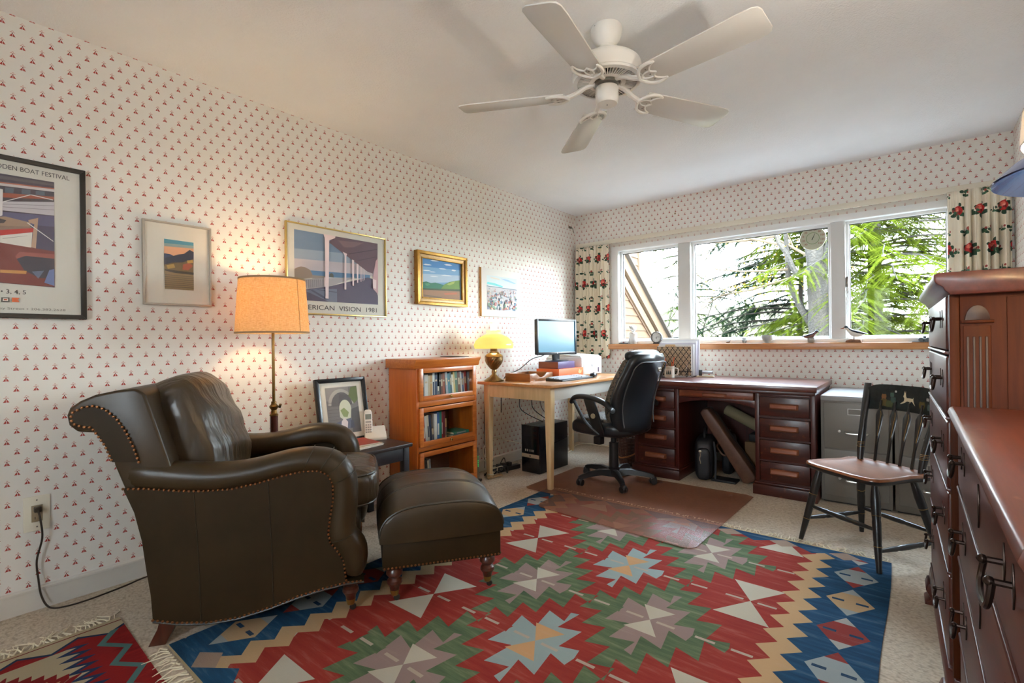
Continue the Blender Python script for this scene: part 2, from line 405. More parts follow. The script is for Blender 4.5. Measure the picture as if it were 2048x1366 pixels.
for cx, cy, rx, ry, k in ((.004, -.008, .008, .006, G2), (-.010, .000, .007, .005, G1), (.008, .008, .004, .006, (160, 66, 58)), (0.0, .0, .0012, .016, G1)):
    c = over(nt, c, ell(lx3, lz3, cx, cy, rx, ry), k)
nt.links.new(c, b.inputs['Base Color']); b.inputs['Roughness'].default_value = .85
CH = m
def curtain(name, label, x0, x1, z0, z1, nfold, flat, seed):
    """pleated panel hanging from the track; uv runs along the cloth"""
    rnd = random.Random(seed); ph = [rnd.uniform(-.5, .5) for _ in range(40)]
    NU, NV = 150, 26
    bm = bmesh.new(); uvl = bm.loops.layers.uv.new('UVMap'); rows = []
    for j in range(NV + 1):
        fz = j / NV; z = z1 + (z0 - z1) * fz; row = []; arc = 0; last = None
        amp = .040 * (.35 + .65 * min(1, fz * 3.2)); pin = math.exp(-((fz - .085) / .05) ** 2)
        for i in range(NU + 1):
            s = i / NU; fl = 1.0
            if flat == 'r' and s > .78: fl = max(.1, 1 - (s - .78) / .1)
            if flat == 'l' and s < .30: fl = max(.12, (s - .12) / .18)
            k = s * nfold + .10 * math.sin(3 * s * 6.28 + ph[0]) + .04 * fz * math.sin(s * 31)
            w_ = math.sin(k * 2 * math.pi); y = D - .052 - fl * amp * (w_ + .35 * math.sin(2 * k * 2 * math.pi + 1)) * (1 - .55 * pin)
            x = x0 + (x1 - x0) * (s + .012 * math.sin(k * 4 * math.pi) * fl)
            p = Vector((x, y - .004 * pin * math.sin(k * 6 * math.pi), z))
            row.append((bm.verts.new(p), s))
        rows.append(row)
    ul = (x1 - x0) * 1.75
    for j in range(NV):
        for i in range(NU):
            f = bm.faces.new((rows[j][i][0], rows[j][i + 1][0], rows[j + 1][i + 1][0], rows[j + 1][i][0]))
            for lp, (jj, ii) in zip(f.loops, ((j, i), (j, i + 1), (j + 1, i + 1), (j + 1, i))):
                lp[uvl].uv = (ii / NU * ul + seed * .037, (1 - jj / NV) * (z1 - z0))
    me = bpy.data.meshes.new('panel'); bm.to_mesh(me); bm.free(); me.shade_smooth(); me.materials.append(CH)
    t = thing(name, label, 'curtain', (0, 0, 0))
    o = bpy.data.objects.new('panel', me); COL.objects.link(o); o.parent = t
    sm = o.modifiers.new('thick', 'SOLIDIFY'); sm.thickness = .002
    for k in range(nfold + 1):
        x = x0 + (x1 - x0) * (k + .5) / (nfold + 1); MB().tube([(x, D - .036, 2.075), (x, D - .05, 2.085), (x, D - .05, 2.055)], .0015, 6).build('hook', M('hook_metal', (180, 176, 168), .3, .9), t)
    return t
curtain('floral_curtain', 'pleated cream curtain printed with red roses, hanging in the corner behind the monitor', .035, .425, .905, 2.075, 9, 'r', 3)
curtain('floral_curtain', 'pleated cream curtain printed with red roses, hanging behind the tall mahogany chest', 3.03, 3.345, .905, 2.085, 7, 'l', 8)
# wall hooks, outlet and its cord
for (x, z) in ((1.10, 2.28), (2.34, 2.30)):
    h = thing('wall_hook', 'tiny brass wall hook above the window, ' + ('between the fan and the left mullion' if x < 2 else 'over the mullion beside the right pane'), 'hook', (x, D, z), group='hooks above the window')
    MB().ball((0, -.002, 0), .008, .003, .008).build('plate', M('dull_brass', (150, 128, 84), .4, .8), h)
    MB().tube([(0, -.003, .0), (.006, -.022, -.004), (.012, -.026, .010), (.010, -.020, .018)], .0016, 6).build('hook', MATS['dull_brass'], h)
h = thing('wall_hook', 'dark cord bracket high in the corner above the curtain', 'hook', (0, 4.50, 2.30))
MB().box(0, .004, -.03, .03, -.012, .012).build('plate', M('dark_bracket', (90, 80, 66), .5), h, bevel=.001)
MB().tube([(.004, -.02, 0), (.03, 0, -.01), (.03, .03, -.06)], .003, 6).build('arm', MATS['dark_bracket'], h)
o_ = thing('wall_outlet', 'cream wall outlet with a brown plug, low on the wallpaper behind the armchair', 'outlet', (0, .345, .397))
MB().box(0, .006, -.041, .041, -.072, .072).build('plate', M('outlet_cream', (232, 224, 204), .35), o_, bevel=.003)
MB().box(.006, .009, -.017, .017, -.034, .034).build('receptacle', M('outlet_tan', (150, 132, 104), .4), o_, bevel=.001)
for z in (-.018, .018):
    for y in (-.006, .006): MB().box(.0088, .0094, y - .001, y + .001, z - .005, z + .005).build('slot', M('slot_black', (30, 26, 22), .6), o_, smooth=0)
for z in (-.055, .055): MB().ball((.006, 0, z), .0015, .003, .003, 8).build('screw', M('screw_metal', (140, 134, 120), .4, .8), o_)
pc = thing('cable', 'brown power cord dropping from the outlet and trailing along the baseboard', 'cord', (0, .345, .397))
CORD = M('cord_brown', (52, 40, 30), .5)
MB().box(.009, .032, -.011, .012, .008, .030).build('plug', CORD, pc, bevel=.004)
pts = [(.034, 0, .018), (.04, .006, -.02), (.03, .012, -.10), (.022, -.004, -.19), (.026, .0, -.27), (.034, .008, -.34), (.05, .03, -.388), (.08, .075, -.393), (.085, .16, -.393), (.06, .28, -.393), (.035, .36, -.393), (.03, .5, -.393), (.03, .72, -.393)]
def smoothpath(p, n=6):
    """Catmull-Rom through the points"""
    p = [Vector(q) for q in p]; out = []
    for i in range(len(p) - 1):
        a, b_, c_, d_ = p[max(i - 1, 0)], p[i], p[i + 1], p[min(i + 2, len(p) - 1)]
        for k in range(n):
            t_ = k / n; out.append(.5 * ((2 * b_) + (c_ - a) * t_ + (2 * a - 5 * b_ + 4 * c_ - d_) * t_ ** 2 + (3 * b_ - a - 3 * c_ + d_) * t_ ** 3))
    out.append(p[-1]); return out
MB().tube(smoothpath(pts), .0035, 6).build('cable', CORD, pc)
# flat print shapes of the framed pictures: colour and outline in wall metres (along the wall, up)
BOAT=[
((62,52,64),[(0.145,1.779),(0.408,1.784),(0.406,1.338),(0.142,1.348)]),
((95,85,90),[(0.247,1.773),(0.408,1.778),(0.408,1.768),(0.247,1.759)]),
((170,85,55),[(0.247,1.747),(0.408,1.759),(0.408,1.754),(0.247,1.742)]),
((210,200,198),[(0.247,1.742),(0.408,1.754),(0.408,1.743),(0.247,1.732)]),
((88,95,112),[(0.261,1.728),(0.287,1.73),(0.285,1.709),(0.261,1.707)]),
((88,95,112),[(0.309,1.732),(0.335,1.734),(0.335,1.713),(0.309,1.711)]),
((88,95,112),[(0.351,1.735),(0.378,1.738),(0.378,1.72),(0.35,1.717)]),
((165,80,52),[(0.247,1.704),(0.407,1.722),(0.407,1.71),(0.247,1.685)]),
((206,200,206),[(0.254,1.67),(0.407,1.7),(0.407,1.642),(0.254,1.634)]),
((150,142,150),[(0.254,1.66),(0.407,1.685),(0.407,1.683),(0.254,1.658)]),
((150,142,150),[(0.254,1.649),(0.407,1.667),(0.407,1.665),(0.254,1.647)]),
((100,95,128),[(0.246,1.628),(0.407,1.64),(0.406,1.594),(0.246,1.587)]),
((78,72,100),[(0.246,1.587),(0.406,1.594),(0.406,1.486),(0.245,1.505)]),
((172,142,118),[(0.246,1.607),(0.261,1.611),(0.334,1.599),(0.332,1.581),(0.246,1.57)]),
((60,52,52),[(0.246,1.6),(0.264,1.596),(0.257,1.584),(0.246,1.581)]),
((150,122,105),[(0.246,1.571),(0.334,1.583),(0.34,1.576),(0.246,1.554)]),
((196,48,44),[(0.246,1.554),(0.342,1.578),(0.344,1.562),(0.246,1.532)]),
((228,222,212),[(0.246,1.532),(0.339,1.56),(0.335,1.496),(0.245,1.504)]),
((150,140,135),[(0.253,1.522),(0.324,1.544),(0.324,1.543),(0.253,1.52)]),
((192,158,134),[(0.327,1.608),(0.357,1.623),(0.349,1.495),(0.335,1.498),(0.341,1.562),(0.345,1.594),(0.329,1.599)]),
((132,70,64),[(0.143,1.505),(0.245,1.504),(0.406,1.49),(0.405,1.341),(0.355,1.34),(0.142,1.351)]),
((160,92,84),[(0.288,1.455),(0.3,1.474),(0.405,1.478),(0.405,1.459),(0.318,1.46),(0.292,1.445)]),
((72,68,78),[(0.292,1.445),(0.318,1.46),(0.405,1.459),(0.405,1.377),(0.359,1.373),(0.314,1.4)]),
((205,150,90),[(0.245,1.396),(0.321,1.399),(0.319,1.386),(0.245,1.384)]),
((158,168,196),[(0.336,1.398),(0.373,1.405),(0.355,1.37)]),
((122,132,172),[(0.389,1.409),(0.404,1.415),(0.404,1.344),(0.373,1.355)]),
((224,218,218),[(0.244,1.719),(0.255,1.717),(0.253,1.613),(0.243,1.606)]),
((232,228,226),[(0.255,1.669),(0.333,1.714),(0.335,1.712),(0.255,1.666)]),
((232,228,226),[(0.335,1.715),(0.403,1.708),(0.403,1.705),(0.335,1.712)]),
((232,228,226),[(0.325,1.598),(0.403,1.533),(0.402,1.53),(0.323,1.595)])]
FLAGS=[
((95,88,80),[(0.247,1.286),(0.27,1.287),(0.27,1.268),(0.246,1.268)]),
((235,225,210),[(0.252,1.283),(0.266,1.283),(0.266,1.272),(0.251,1.272)]),
((200,95,60),[(0.254,1.28),(0.263,1.28),(0.263,1.275),(0.254,1.275)]),
((214,106,62),[(0.277,1.287),(0.299,1.287),(0.294,1.278),(0.299,1.269),(0.277,1.269)])]
FIELD=[
((70,146,166),[(0.803,1.607),(0.93,1.606),(0.93,1.59),(0.803,1.586)]),
((150,170,165),[(0.803,1.586),(0.93,1.59),(0.93,1.576),(0.803,1.571)]),
((236,170,125),[(0.803,1.571),(0.93,1.576),(0.929,1.532),(0.802,1.516)]),
((58,72,104),[(0.802,1.536),(0.827,1.535),(0.848,1.525),(0.867,1.524),(0.867,1.488),(0.802,1.48)]),
((44,48,66),[(0.802,1.512),(0.842,1.528),(0.864,1.538),(0.887,1.544),(0.912,1.567),(0.93,1.558),(0.929,1.495),(0.802,1.473)]),
((122,96,58),[(0.803,1.481),(0.836,1.494),(0.879,1.5),(0.929,1.523),(0.928,1.442),(0.803,1.441)]),
((60,52,40),[(0.803,1.459),(0.848,1.457),(0.929,1.454),(0.928,1.439),(0.847,1.441),(0.803,1.45)]),
((176,82,48),[(0.882,1.49),(0.911,1.502),(0.926,1.487),(0.905,1.463),(0.879,1.464)]),
((190,150,72),[(0.811,1.478),(0.842,1.489),(0.848,1.471),(0.817,1.461)]),
((205,160,80),[(0.899,1.512),(0.925,1.518),(0.926,1.503),(0.902,1.498)]),
((146,122,82),[(0.803,1.452),(0.847,1.444),(0.928,1.442),(0.928,1.363),(0.804,1.363)]),
((98,82,58),[(0.803,1.434),(0.929,1.432),(0.929,1.43),(0.803,1.431)]),
((98,82,58),[(0.803,1.424),(0.929,1.423),(0.929,1.421),(0.802,1.421)]),
((98,82,58),[(0.802,1.414),(0.929,1.414),(0.929,1.411),(0.802,1.412)]),
((98,82,58),[(0.802,1.404),(0.929,1.404),(0.929,1.402),(0.802,1.402)]),
((98,82,58),[(0.802,1.394),(0.929,1.395),(0.929,1.393),(0.802,1.392)]),
((98,82,58),[(0.802,1.385),(0.929,1.386),(0.928,1.384),(0.802,1.382)]),
((98,82,58),[(0.802,1.375),(0.928,1.377),(0.928,1.374),(0.802,1.372)])]
PORCH=[
((118,140,165),[(1.454,1.764),(2.037,1.763),(2.036,1.592),(1.453,1.61)]),
((150,165,182),[(1.453,1.651),(2.036,1.675),(2.036,1.592),(1.453,1.592)]),
((196,186,190),[(1.453,1.592),(2.036,1.613),(2.036,1.539),(1.453,1.502)]),
((92,130,166),[(1.554,1.531),(1.975,1.544),(1.975,1.518),(1.553,1.493)]),
((150,131,114),[(1.453,1.529),(1.47,1.54),(1.493,1.548),(1.522,1.546),(1.551,1.533),(1.565,1.508),(1.563,1.487),(1.453,1.464)]),
((90,92,82),[(1.675,1.505),(1.677,1.52),(1.693,1.53),(1.705,1.52),(1.707,1.501)]),
((150,140,132),[(1.563,1.504),(1.651,1.505),(1.651,1.488),(1.563,1.483)]),
((172,166,168),[(1.454,1.467),(1.646,1.492),(1.869,1.518),(1.671,1.442),(1.501,1.408),(1.454,1.412)]),
((84,74,98),[(1.454,1.412),(1.501,1.41),(1.676,1.444),(1.957,1.526),(1.996,1.519),(2.035,1.409),(2.035,1.348),(1.453,1.348)]),
((104,78,88),[(1.715,1.763),(2.037,1.763),(2.035,1.665),(1.997,1.556),(1.958,1.563),(1.842,1.626),(1.675,1.719)]),
((126,98,102),[(1.738,1.74),(1.93,1.753),(1.849,1.711),(1.782,1.702)]),
((80,60,72),[(1.814,1.667),(2.033,1.727),(2.033,1.721),(1.82,1.662)]),
((80,60,72),[(1.871,1.629),(2.029,1.674),(2.026,1.669),(1.876,1.625)]),
((112,116,136),[(1.516,1.405),(1.589,1.423),(1.727,1.432),(1.727,1.349),(1.67,1.348)]),
((74,76,100),[(1.55,1.41),(1.564,1.415),(1.67,1.364),(1.649,1.36)]),
((74,76,100),[(1.599,1.42),(1.726,1.413),(1.726,1.407),(1.589,1.416)]),
((206,166,170),[(2.019,1.642),(2.036,1.665),(2.035,1.419),(1.995,1.453),(1.997,1.536)]),
((100,96,108),[(1.462,1.462),(1.465,1.462),(1.465,1.413),(1.463,1.413)]),
((100,96,108),[(1.474,1.464),(1.477,1.464),(1.478,1.415),(1.475,1.415)]),
((100,96,108),[(1.486,1.465),(1.489,1.465),(1.49,1.417),(1.487,1.417)]),
((100,96,108),[(1.499,1.467),(1.502,1.467),(1.502,1.419),(1.5,1.419)]),
((100,96,108),[(1.511,1.468),(1.514,1.469),(1.515,1.421),(1.512,1.421)]),
((100,96,108),[(1.524,1.47),(1.527,1.47),(1.527,1.423),(1.525,1.423)]),
((100,96,108),[(1.536,1.472),(1.539,1.472),(1.54,1.425),(1.537,1.424)]),
((100,96,108),[(1.549,1.473),(1.552,1.473),(1.553,1.427),(1.55,1.426)]),
((100,96,108),[(1.562,1.475),(1.565,1.475),(1.566,1.429),(1.563,1.428)]),
((100,96,108),[(1.575,1.476),(1.578,1.477),(1.578,1.431),(1.576,1.43)]),
((100,96,108),[(1.588,1.478),(1.591,1.478),(1.591,1.432),(1.588,1.432)]),
((100,96,108),[(1.601,1.48),(1.604,1.48),(1.605,1.434),(1.602,1.434)]),
((100,96,108),[(1.614,1.481),(1.617,1.482),(1.618,1.436),(1.615,1.436)]),
((100,96,108),[(1.627,1.483),(1.63,1.483),(1.631,1.438),(1.628,1.438)]),
((228,206,204),[(1.636,1.763),(1.718,1.763),(1.716,1.751),(1.675,1.73),(1.666,1.366),(1.644,1.367),(1.646,1.388),(1.645,1.74)]),
((228,206,204),[(1.767,1.672),(1.799,1.662),(1.793,1.644),(1.79,1.432),(1.777,1.432),(1.782,1.648)]),
((228,206,204),[(1.834,1.63),(1.85,1.627),(1.846,1.46),(1.836,1.461)]),
((228,206,204),[(1.869,1.608),(1.882,1.605),(1.878,1.483),(1.869,1.483)]),
((228,206,204),[(1.898,1.591),(1.904,1.59),(1.902,1.491),(1.896,1.492)]),
((228,206,204),[(1.913,1.582),(1.917,1.582),(1.916,1.498),(1.912,1.498)]),
((228,206,204),[(1.926,1.576),(1.929,1.575),(1.928,1.504),(1.925,1.504)]),
((228,206,204),[(1.99,1.519),(2.018,1.512),(2.016,1.453),(1.991,1.458)]),
((228,206,204),[(1.636,1.496),(1.644,1.497),(1.645,1.44),(1.637,1.437)])]
HILLS=[
((72,132,190),[(2.429,1.716),(2.819,1.72),(2.816,1.655),(2.427,1.644)]),
((120,164,202),[(2.427,1.652),(2.817,1.664),(2.815,1.614),(2.426,1.594)]),
((168,190,208),[(2.426,1.598),(2.815,1.621),(2.813,1.569),(2.424,1.527)]),
((216,224,230),[(2.503,1.706),(2.53,1.713),(2.567,1.714),(2.594,1.709),(2.562,1.704),(2.526,1.702)]),
((216,224,230),[(2.643,1.69),(2.67,1.697),(2.706,1.698),(2.734,1.693),(2.702,1.688),(2.666,1.686)]),
((216,224,230),[(2.587,1.653),(2.612,1.658),(2.645,1.659),(2.67,1.656),(2.641,1.652),(2.608,1.65)]),
((216,224,230),[(2.721,1.654),(2.737,1.662),(2.76,1.66),(2.776,1.655),(2.757,1.649),(2.734,1.649)]),
((216,224,230),[(2.431,1.668),(2.457,1.675),(2.493,1.675),(2.519,1.671),(2.488,1.666),(2.453,1.664)]),
((216,224,230),[(2.428,1.624),(2.452,1.629),(2.485,1.63),(2.51,1.626),(2.481,1.622),(2.448,1.62)]),
((216,224,230),[(2.61,1.605),(2.645,1.611),(2.693,1.612),(2.729,1.607),(2.687,1.604),(2.639,1.601)]),
((216,224,230),[(2.496,1.587),(2.523,1.591),(2.559,1.592),(2.586,1.588),(2.554,1.586),(2.518,1.583)]),
((216,224,230),[(2.491,1.619),(2.511,1.623),(2.538,1.624),(2.558,1.621),(2.534,1.618),(2.507,1.617)]),
((44,112,84),[(2.424,1.535),(2.462,1.543),(2.506,1.535),(2.551,1.542),(2.638,1.531),(2.662,1.521),(2.614,1.495),(2.422,1.483)]),
((70,140,96),[(2.445,1.525),(2.484,1.532),(2.5,1.521),(2.467,1.51)]),
((100,136,56),[(2.605,1.497),(2.644,1.535),(2.698,1.559),(2.759,1.573),(2.813,1.583),(2.811,1.5)]),
((150,168,78),[(2.668,1.539),(2.722,1.561),(2.759,1.569),(2.747,1.55),(2.698,1.533)]),
((62,78,46),[(2.421,1.49),(2.614,1.499),(2.812,1.51),(2.811,1.491),(2.421,1.477)]),
((146,108,78),[(2.421,1.479),(2.811,1.494),(2.809,1.422),(2.418,1.411)]),
((176,102,70),[(2.637,1.467),(2.777,1.483),(2.783,1.468),(2.649,1.455)]),
((110,92,66),[(2.433,1.444),(2.613,1.435),(2.613,1.428),(2.433,1.436)])]
# ------------------------------------------------------------ rugs
m, nt, b = base_mat('kilim_weave'); p = xyz(nt, pos_vec(nt)); X, Y = p[0], p[1]
xc, yc = 1.765, 2.19
dx, dy = (X - xc) / .270, (Y - yc) / .380
P0, Q0 = dx + dy, dx - dy
P1 = P0 + (Q0 * 2.0).tri() * .20; Q1 = Q0 + (P0 * 2.0).tri() * .20
rp_, rq_ = (P1 * .5).rnd(), (Q1 * .5).rnd(); pl, ql = P1 - rp_ * 2.0, Q1 - rq_ * 2.0
mm = pl.abs().max(ql.abs()); ii = (rp_ + rq_).abs()
v = pos_vec(nt); wv = noise(nt, v, 42, 4, .6, (.12, 1, 1)); wvs = S(nt, wv)
RUGRED, GRN, MAUVE, IVORY, LBLUE, PEACH, TAN, BLUE = (166, 48, 42), (104, 126, 92), (172, 146, 138), (214, 206, 188), (172, 188, 186), (222, 178, 128), (216, 184, 140), (30, 84, 122)
c = ramp(nt, wv, RUGRED, (184, 70, 54)); 
is1 = between(ii, .5, 1.5); is2 = ii > 1.5
gr = ramp(nt, wv, (86, 108, 78), (126, 144, 104)); c = over(nt, c, is1, gr)
c = over(nt, c, is1 * (mm < .58), MAUVE)
c = over(nt, c, (1.0 - is1) * (1.0 - is2) * (mm < .58), LBLUE)
pl0, ql0 = P0 - rp_ * 2.0, Q0 - rq_ * 2.0; m0 = pl0.abs().max(ql0.abs()); ca_, cb_ = ((pl0 + ql0) * .5).abs(), ((pl0 - ql0) * .5).abs(); core = (ca_ < cb_ * .95) * (cb_ < .25); core2 = (ca_ < cb_ * .9) * (cb_ < .42)
c = over(nt, c, is1 * core, IVORY); c = over(nt, c, (1.0 - is1) * (1.0 - is2) * core, PEACH)
c = over(nt, c, is2 * core2, IVORY)
bar = ((Y - yc) / .38); bl_ = (bar - bar.rnd()).abs() < .018                      # short weft bars across the medallions
bx = ((X - xc) / .27); bxl = (bx - bx.rnd()).abs()
c = over(nt, c, bl_ * between(bxl, .10, .36), (204, 188, 170))
ed = (X - 1.74).abs(); zig = (Y / .115).tri() * .030
c = over(nt, c, (ed + zig) > .680, TAN); 
bl = ramp(nt, wv, (24, 70, 106), (38, 100, 140)); blm = (ed + (Y / .115 + .12).tri() * .030) > .760; c = over(nt, c, blm, bl)
dd = (Y - .54) / .27; k2 = dd.rnd(); ly = (dd - k2) * .27; lx = (ed - .885).abs()
bm_ = lx / .083 + ly.abs() / .125
c = over(nt, c, bm_ < 1.0, (200, 196, 188)); k3 = (k2 / 3.0 - (k2 / 3.0).floor()) * 3.0
inner = (bm_ < 1.0) * (ly.abs() < .072)
c = over(nt, c, inner * (k3 < .5), (170, 64, 56)); c = over(nt, c, inner * between(k3, .5, 1.5), TAN); c = over(nt, c, inner * (k3 > 1.5), (186, 192, 190))
c = over(nt, c, (bm_ < 1.0) * (1.0 - (ly.abs() < .072)) * between(k3, .5, 1.5), (186, 192, 190)); c = over(nt, c, (bm_ < 1.0) * (1.0 - (ly.abs() < .072)) * (k3 > 1.5), (170, 64, 56))
c = over(nt, c, between(lx, .020, .062) * ((ly).abs() < .008), (30, 76, 112))
ye = (Y - 1.785).abs()
e_t = (X / .27).tri() * .05
c = over(nt, c, (ye + e_t) > 1.135, (186, 160, 140)); c = over(nt, c, (ye - e_t) > 1.135, bl); c = over(nt, c, ye > 1.188, (206, 188, 150))
c = over(nt, c, (wvs - .55).max(0.0) * .7, (230, 214, 190))
nt.links.new(c, b.inputs['Base Color']); b.inputs['Roughness'].default_value = .92
bump(nt, b, noise(nt, v, 260, 2, .5, (.35, 1, 1)), .25, .003); KILIM = m
YARN = M('ivory_yarn', (222, 210, 182), .9)
def fringe(mb, pts_fn, n, ln, rnd, z=.004):
    for k in range(n):
        t_ = (k + rnd.uniform(.1, .9)) / n; a = Vector(pts_fn(t_)); d_ = Vector(pts_fn.d); s_ = Vector((d_.y, -d_.x, 0))
        o1, o2 = rnd.uniform(-.02, .02), rnd.uniform(-.035, .035); l_ = ln * rnd.uniform(.7, 1.2)
        mb.tube([a, a + d_ * l_ * .35 + s_ * o1 + Vector((0, 0, .006)), a + d_ * l_ * .7 + s_ * (o1 + o2) * .8 + Vector((0, 0, .003)), a + d_ * l_ + s_ * o2 + Vector((0, 0, .001))], [.0028, .0024, .002, .0012], 5)
class Ed:
    def __init__(s, a, b_, d): s.a, s.b, s.d = Vector(a), Vector(b_), d
    def __call__(s, t_): return s.a + (s.b - s.a) * t_
def sheet(x0, x1, y0, y1, th, seed, nx=40, ny=48, amp=.003):
    """woven sheet lying on the carpet with slightly uneven edges"""
    rnd = random.Random(seed); a1, a2, a3 = rnd.uniform(0, 6), rnd.uniform(0, 6), rnd.uniform(0, 6)
    mb = MB()
    def f(u_, v_):
        x = x0 + (x1 - x0) * u_; y = y0 + (y1 - y0) * v_
        x += (amp * 2 * math.sin(y * 5 + a1)) * (1 if abs(u_ - .5) > .49 else 0); y += amp * 2 * math.sin(x * 4 + a2) * (1 if abs(v_ - .5) > .49 else 0)
        return (x, y, th + amp * .4 * math.sin(x * 7 + a3) * math.sin(y * 6 + a1))
    mb.grid(f, nx, ny); bmesh.ops.solidify(mb.bm, geom=mb.bm.faces[:], thickness=th * .9)
    return mb
t = thing('kilim_rug', 'large flatwoven kilim rug with red, green and blue serrated diamonds under the ottoman', 'rug')
sheet(.74, 2.745, .585, 2.985, .006, 1).build('weave', KILIM, t)
mb = MB(); rr = random.Random(2); fringe(mb, Ed((.75, .585, .004), (2.74, .585, .004), (0, -1, 0)), 120, .07, rr); fringe(mb, Ed((.75, 2.985, .004), (2.74, 2.985, .004), (0, 1, 0)), 120, .06, rr)
mb.build('fringe', YARN, t, kind='stuff')
m, nt, b = base_mat('red_kilim_weave'); p = xyz(nt, pos_vec(nt)); X, Y = p[0] - .37, p[1]
v = pos_vec(nt); wv = noise(nt, v, 60, 4, .6, (1, .15, 1))
c = ramp(nt, wv, (150, 22, 26), (186, 38, 36)); CRM = (214, 196, 160)
zg = (Y / .16).tri() * .028
c = over(nt, c, (X + zg) < .075, CRM); c = over(nt, c, between(X + zg, .073, .088), (40, 60, 96)); c = over(nt, c, between(X, .022, .028), (130, 30, 30))
ym = .53 - Y                                                  # distance from the edge beside the armchair
fld = (ym > .115) * (X > .115)
c = over(nt, c, fld, CRM); c = over(nt, c, between(ym + (X / .05).tri() * .03, .10, .175) * (X > .11), (38, 62, 104)); c = over(nt, c, between(ym + (X / .05).tri() * .03, .05, .14) * (X > .10), (168, 30, 30))
z2 = (X / .17).tri() * .03; c = over(nt, c, ((ym - .055 + z2).abs() < .013) * (X > .09), (98, 140, 136))
d1 = (X - .32) / .16; d2 = (ym - .33) / .16; dm = d1.abs() + d2.abs() + ((d1 - d2) * 3.0).tri() * .12
c = over(nt, c, dm < .95, (160, 28, 30)); c = over(nt, c, dm < .62, (204, 170, 120)); c = over(nt, c, dm < .3, (160, 28, 30))
nt.links.new(c, b.inputs['Base Color']); b.inputs['Roughness'].default_value = .92; bump(nt, b, noise(nt, v, 260, 2, .5, (1, .35, 1)), .25, .003)
t = thing('kilim_rug', 'small red and cream kilim rug with a knotted fringe beside the left wall', 'rug')
sheet(.372, 1.02, -.45, .53, .006, 4, 24, 30).build('weave', m, t)
mb = MB(); fringe(mb, Ed((.372, -.44, .004), (.372, .525, .004), (-1, 0, 0)), 90, .075, rr); mb.build('fringe', YARN, t, kind='stuff')

# ------------------------------------------------------------ chair mat
m, nt, b = base_mat('smoky_vinyl'); b.inputs['Base Color'].default_value = lin((168, 124, 106)); b.inputs['Roughness'].default_value = .32
tr = nt.nodes.new('ShaderNodeBsdfTransparent'); tr.inputs[0].default_value = lin((240, 220, 206)); mx = nt.nodes.new('ShaderNodeMixShader')
v = pos_vec(nt); nz = S(nt, noise(nt, v, 3, 4)); f_ = (nz * .3 + .16)
nt.links.new(f_.k, mx.inputs[0]); nt.links.new(tr.outputs[0], mx.inputs[1]); nt.links.new(b.outputs[0], mx.inputs[2]); nt.links.new(mx.outputs[0], nt.nodes['Material Output'].inputs[0])
bump(nt, b, noise(nt, v, 140, 2), .05, .002)
poly = [(.60, 2.90), (.60, 3.60), (.62, 3.63), (1.94, 3.66), (1.985, 3.63), (1.968, 3.02), (1.955, 2.58), (1.935, 2.548), (1.90, 2.535), (.955, 2.595), (.915, 2.62), (.90, 2.66), (.89, 2.84), (.86, 2.872), (.64, 2.872)]
mb = MB().prism(poly, .0095, .0125, 'xy')
tag(mb.build('chair_mat', m, bevel=.001), 'smoky brown transparent plastic mat lying under the office chair', 'chair mat')

# ------------------------------------------------------------ leather armchair
m, nt, b = base_mat('olive_leather'); v = obj_vec(nt)
c = ramp(nt, noise(nt, v, 5, 5, .6), (40, 29, 14), (58, 43, 24)); nz2 = S(nt, noise(nt, v, 38, 6, .75)); c = over(nt, c, ((nz2 - .70) * 6.0).max(0.0).min(.8), (120, 104, 80))
nt.links.new(c, b.inputs['Base Color']); b.inputs['Roughness'].default_value = .36; b.inputs['Specular IOR Level'].default_value = .36
bump(nt, b, noise(nt, v, 320, 3), .12, .0015); LEATHER = m
m, nt, b = base_mat('olive_leather_plain'); v = obj_vec(nt)
nt.links.new(ramp(nt, noise(nt, v, 4, 4, .6), (38, 28, 14), (50, 37, 20)), b.inputs['Base Color']); b.inputs['Roughness'].default_value = .45; b.inputs['Specular IOR Level'].default_value = .16
bump(nt, b, noise(nt, v, 320, 3), .12, .0015); LEA2 = m
m, nt, b = base_mat('creased_leather'); v = obj_vec(nt)
nt.links.new(ramp(nt, noise(nt, v, 6, 5, .6), (44, 33, 18), (64, 49, 29)), b.inputs['Base Color']); b.inputs['Roughness'].default_value = .33
bump(nt, b, noise(nt, v, 9, 3, .5, (1, 2.4, .5)), .55, .03); LEA3 = m
BRASSN = M('antique_brass_nail', (132, 86, 52), .38, .8); MAHOG = wood('turned_mahogany', (62, 28, 18), (88, 42, 26), .3, 'z', coat=.25)
CASTB = M('castor_brass', (150, 118, 62), .35, .8); PIPE = M('leather_piping', (42, 35, 23), .4)
nail = [(-.08, .589), (-.011, .583), (.083, .567), (.166, .558), (.258, .557), (.346, .571), (.429, .59), (.498, .601), (.557, .598), (.588, .58), (.606, .543), (.607, .483), (.595, .416), (.588, .357), (.594, .319), (.621, .281), (.643, .24), (.652, .161)]
atop = [(-.108, .676), (-.017, .674), (.097, .66), (.202, .648), (.295, .648), (.384, .666), (.46, .685), (.538, .686), (.609, .672), (.658, .641), (.694, .586), (.703, .525), (.7, .439), (.692, .379), (.688, .345), (.728, .31), (.742, .24), (.722, .155)]
bott = [(.004, .118), (.078, .097), (.175, .082), (.268, .083), (.379, .103), (.478, .129), (.572, .146), (.652, .155), (.718, .154)]
rear = [(-.108, .676), (-.08, .589), (-.048, .503), (-.026, .4), (-.014, .298), (-.001, .204), (.004, .118)]
scrl = [(-.108, .672), (-.12, .731), (-.142, .771), (-.17, .789), (-.214, .794), (-.238, .818), (-.244, .852), (-.235, .878), (-.207, .899), (-.163, .919), (-.099, .932), (-.044, .937), (-.015, .917), (.02, .80), (.06, .66), (.09, .5)]
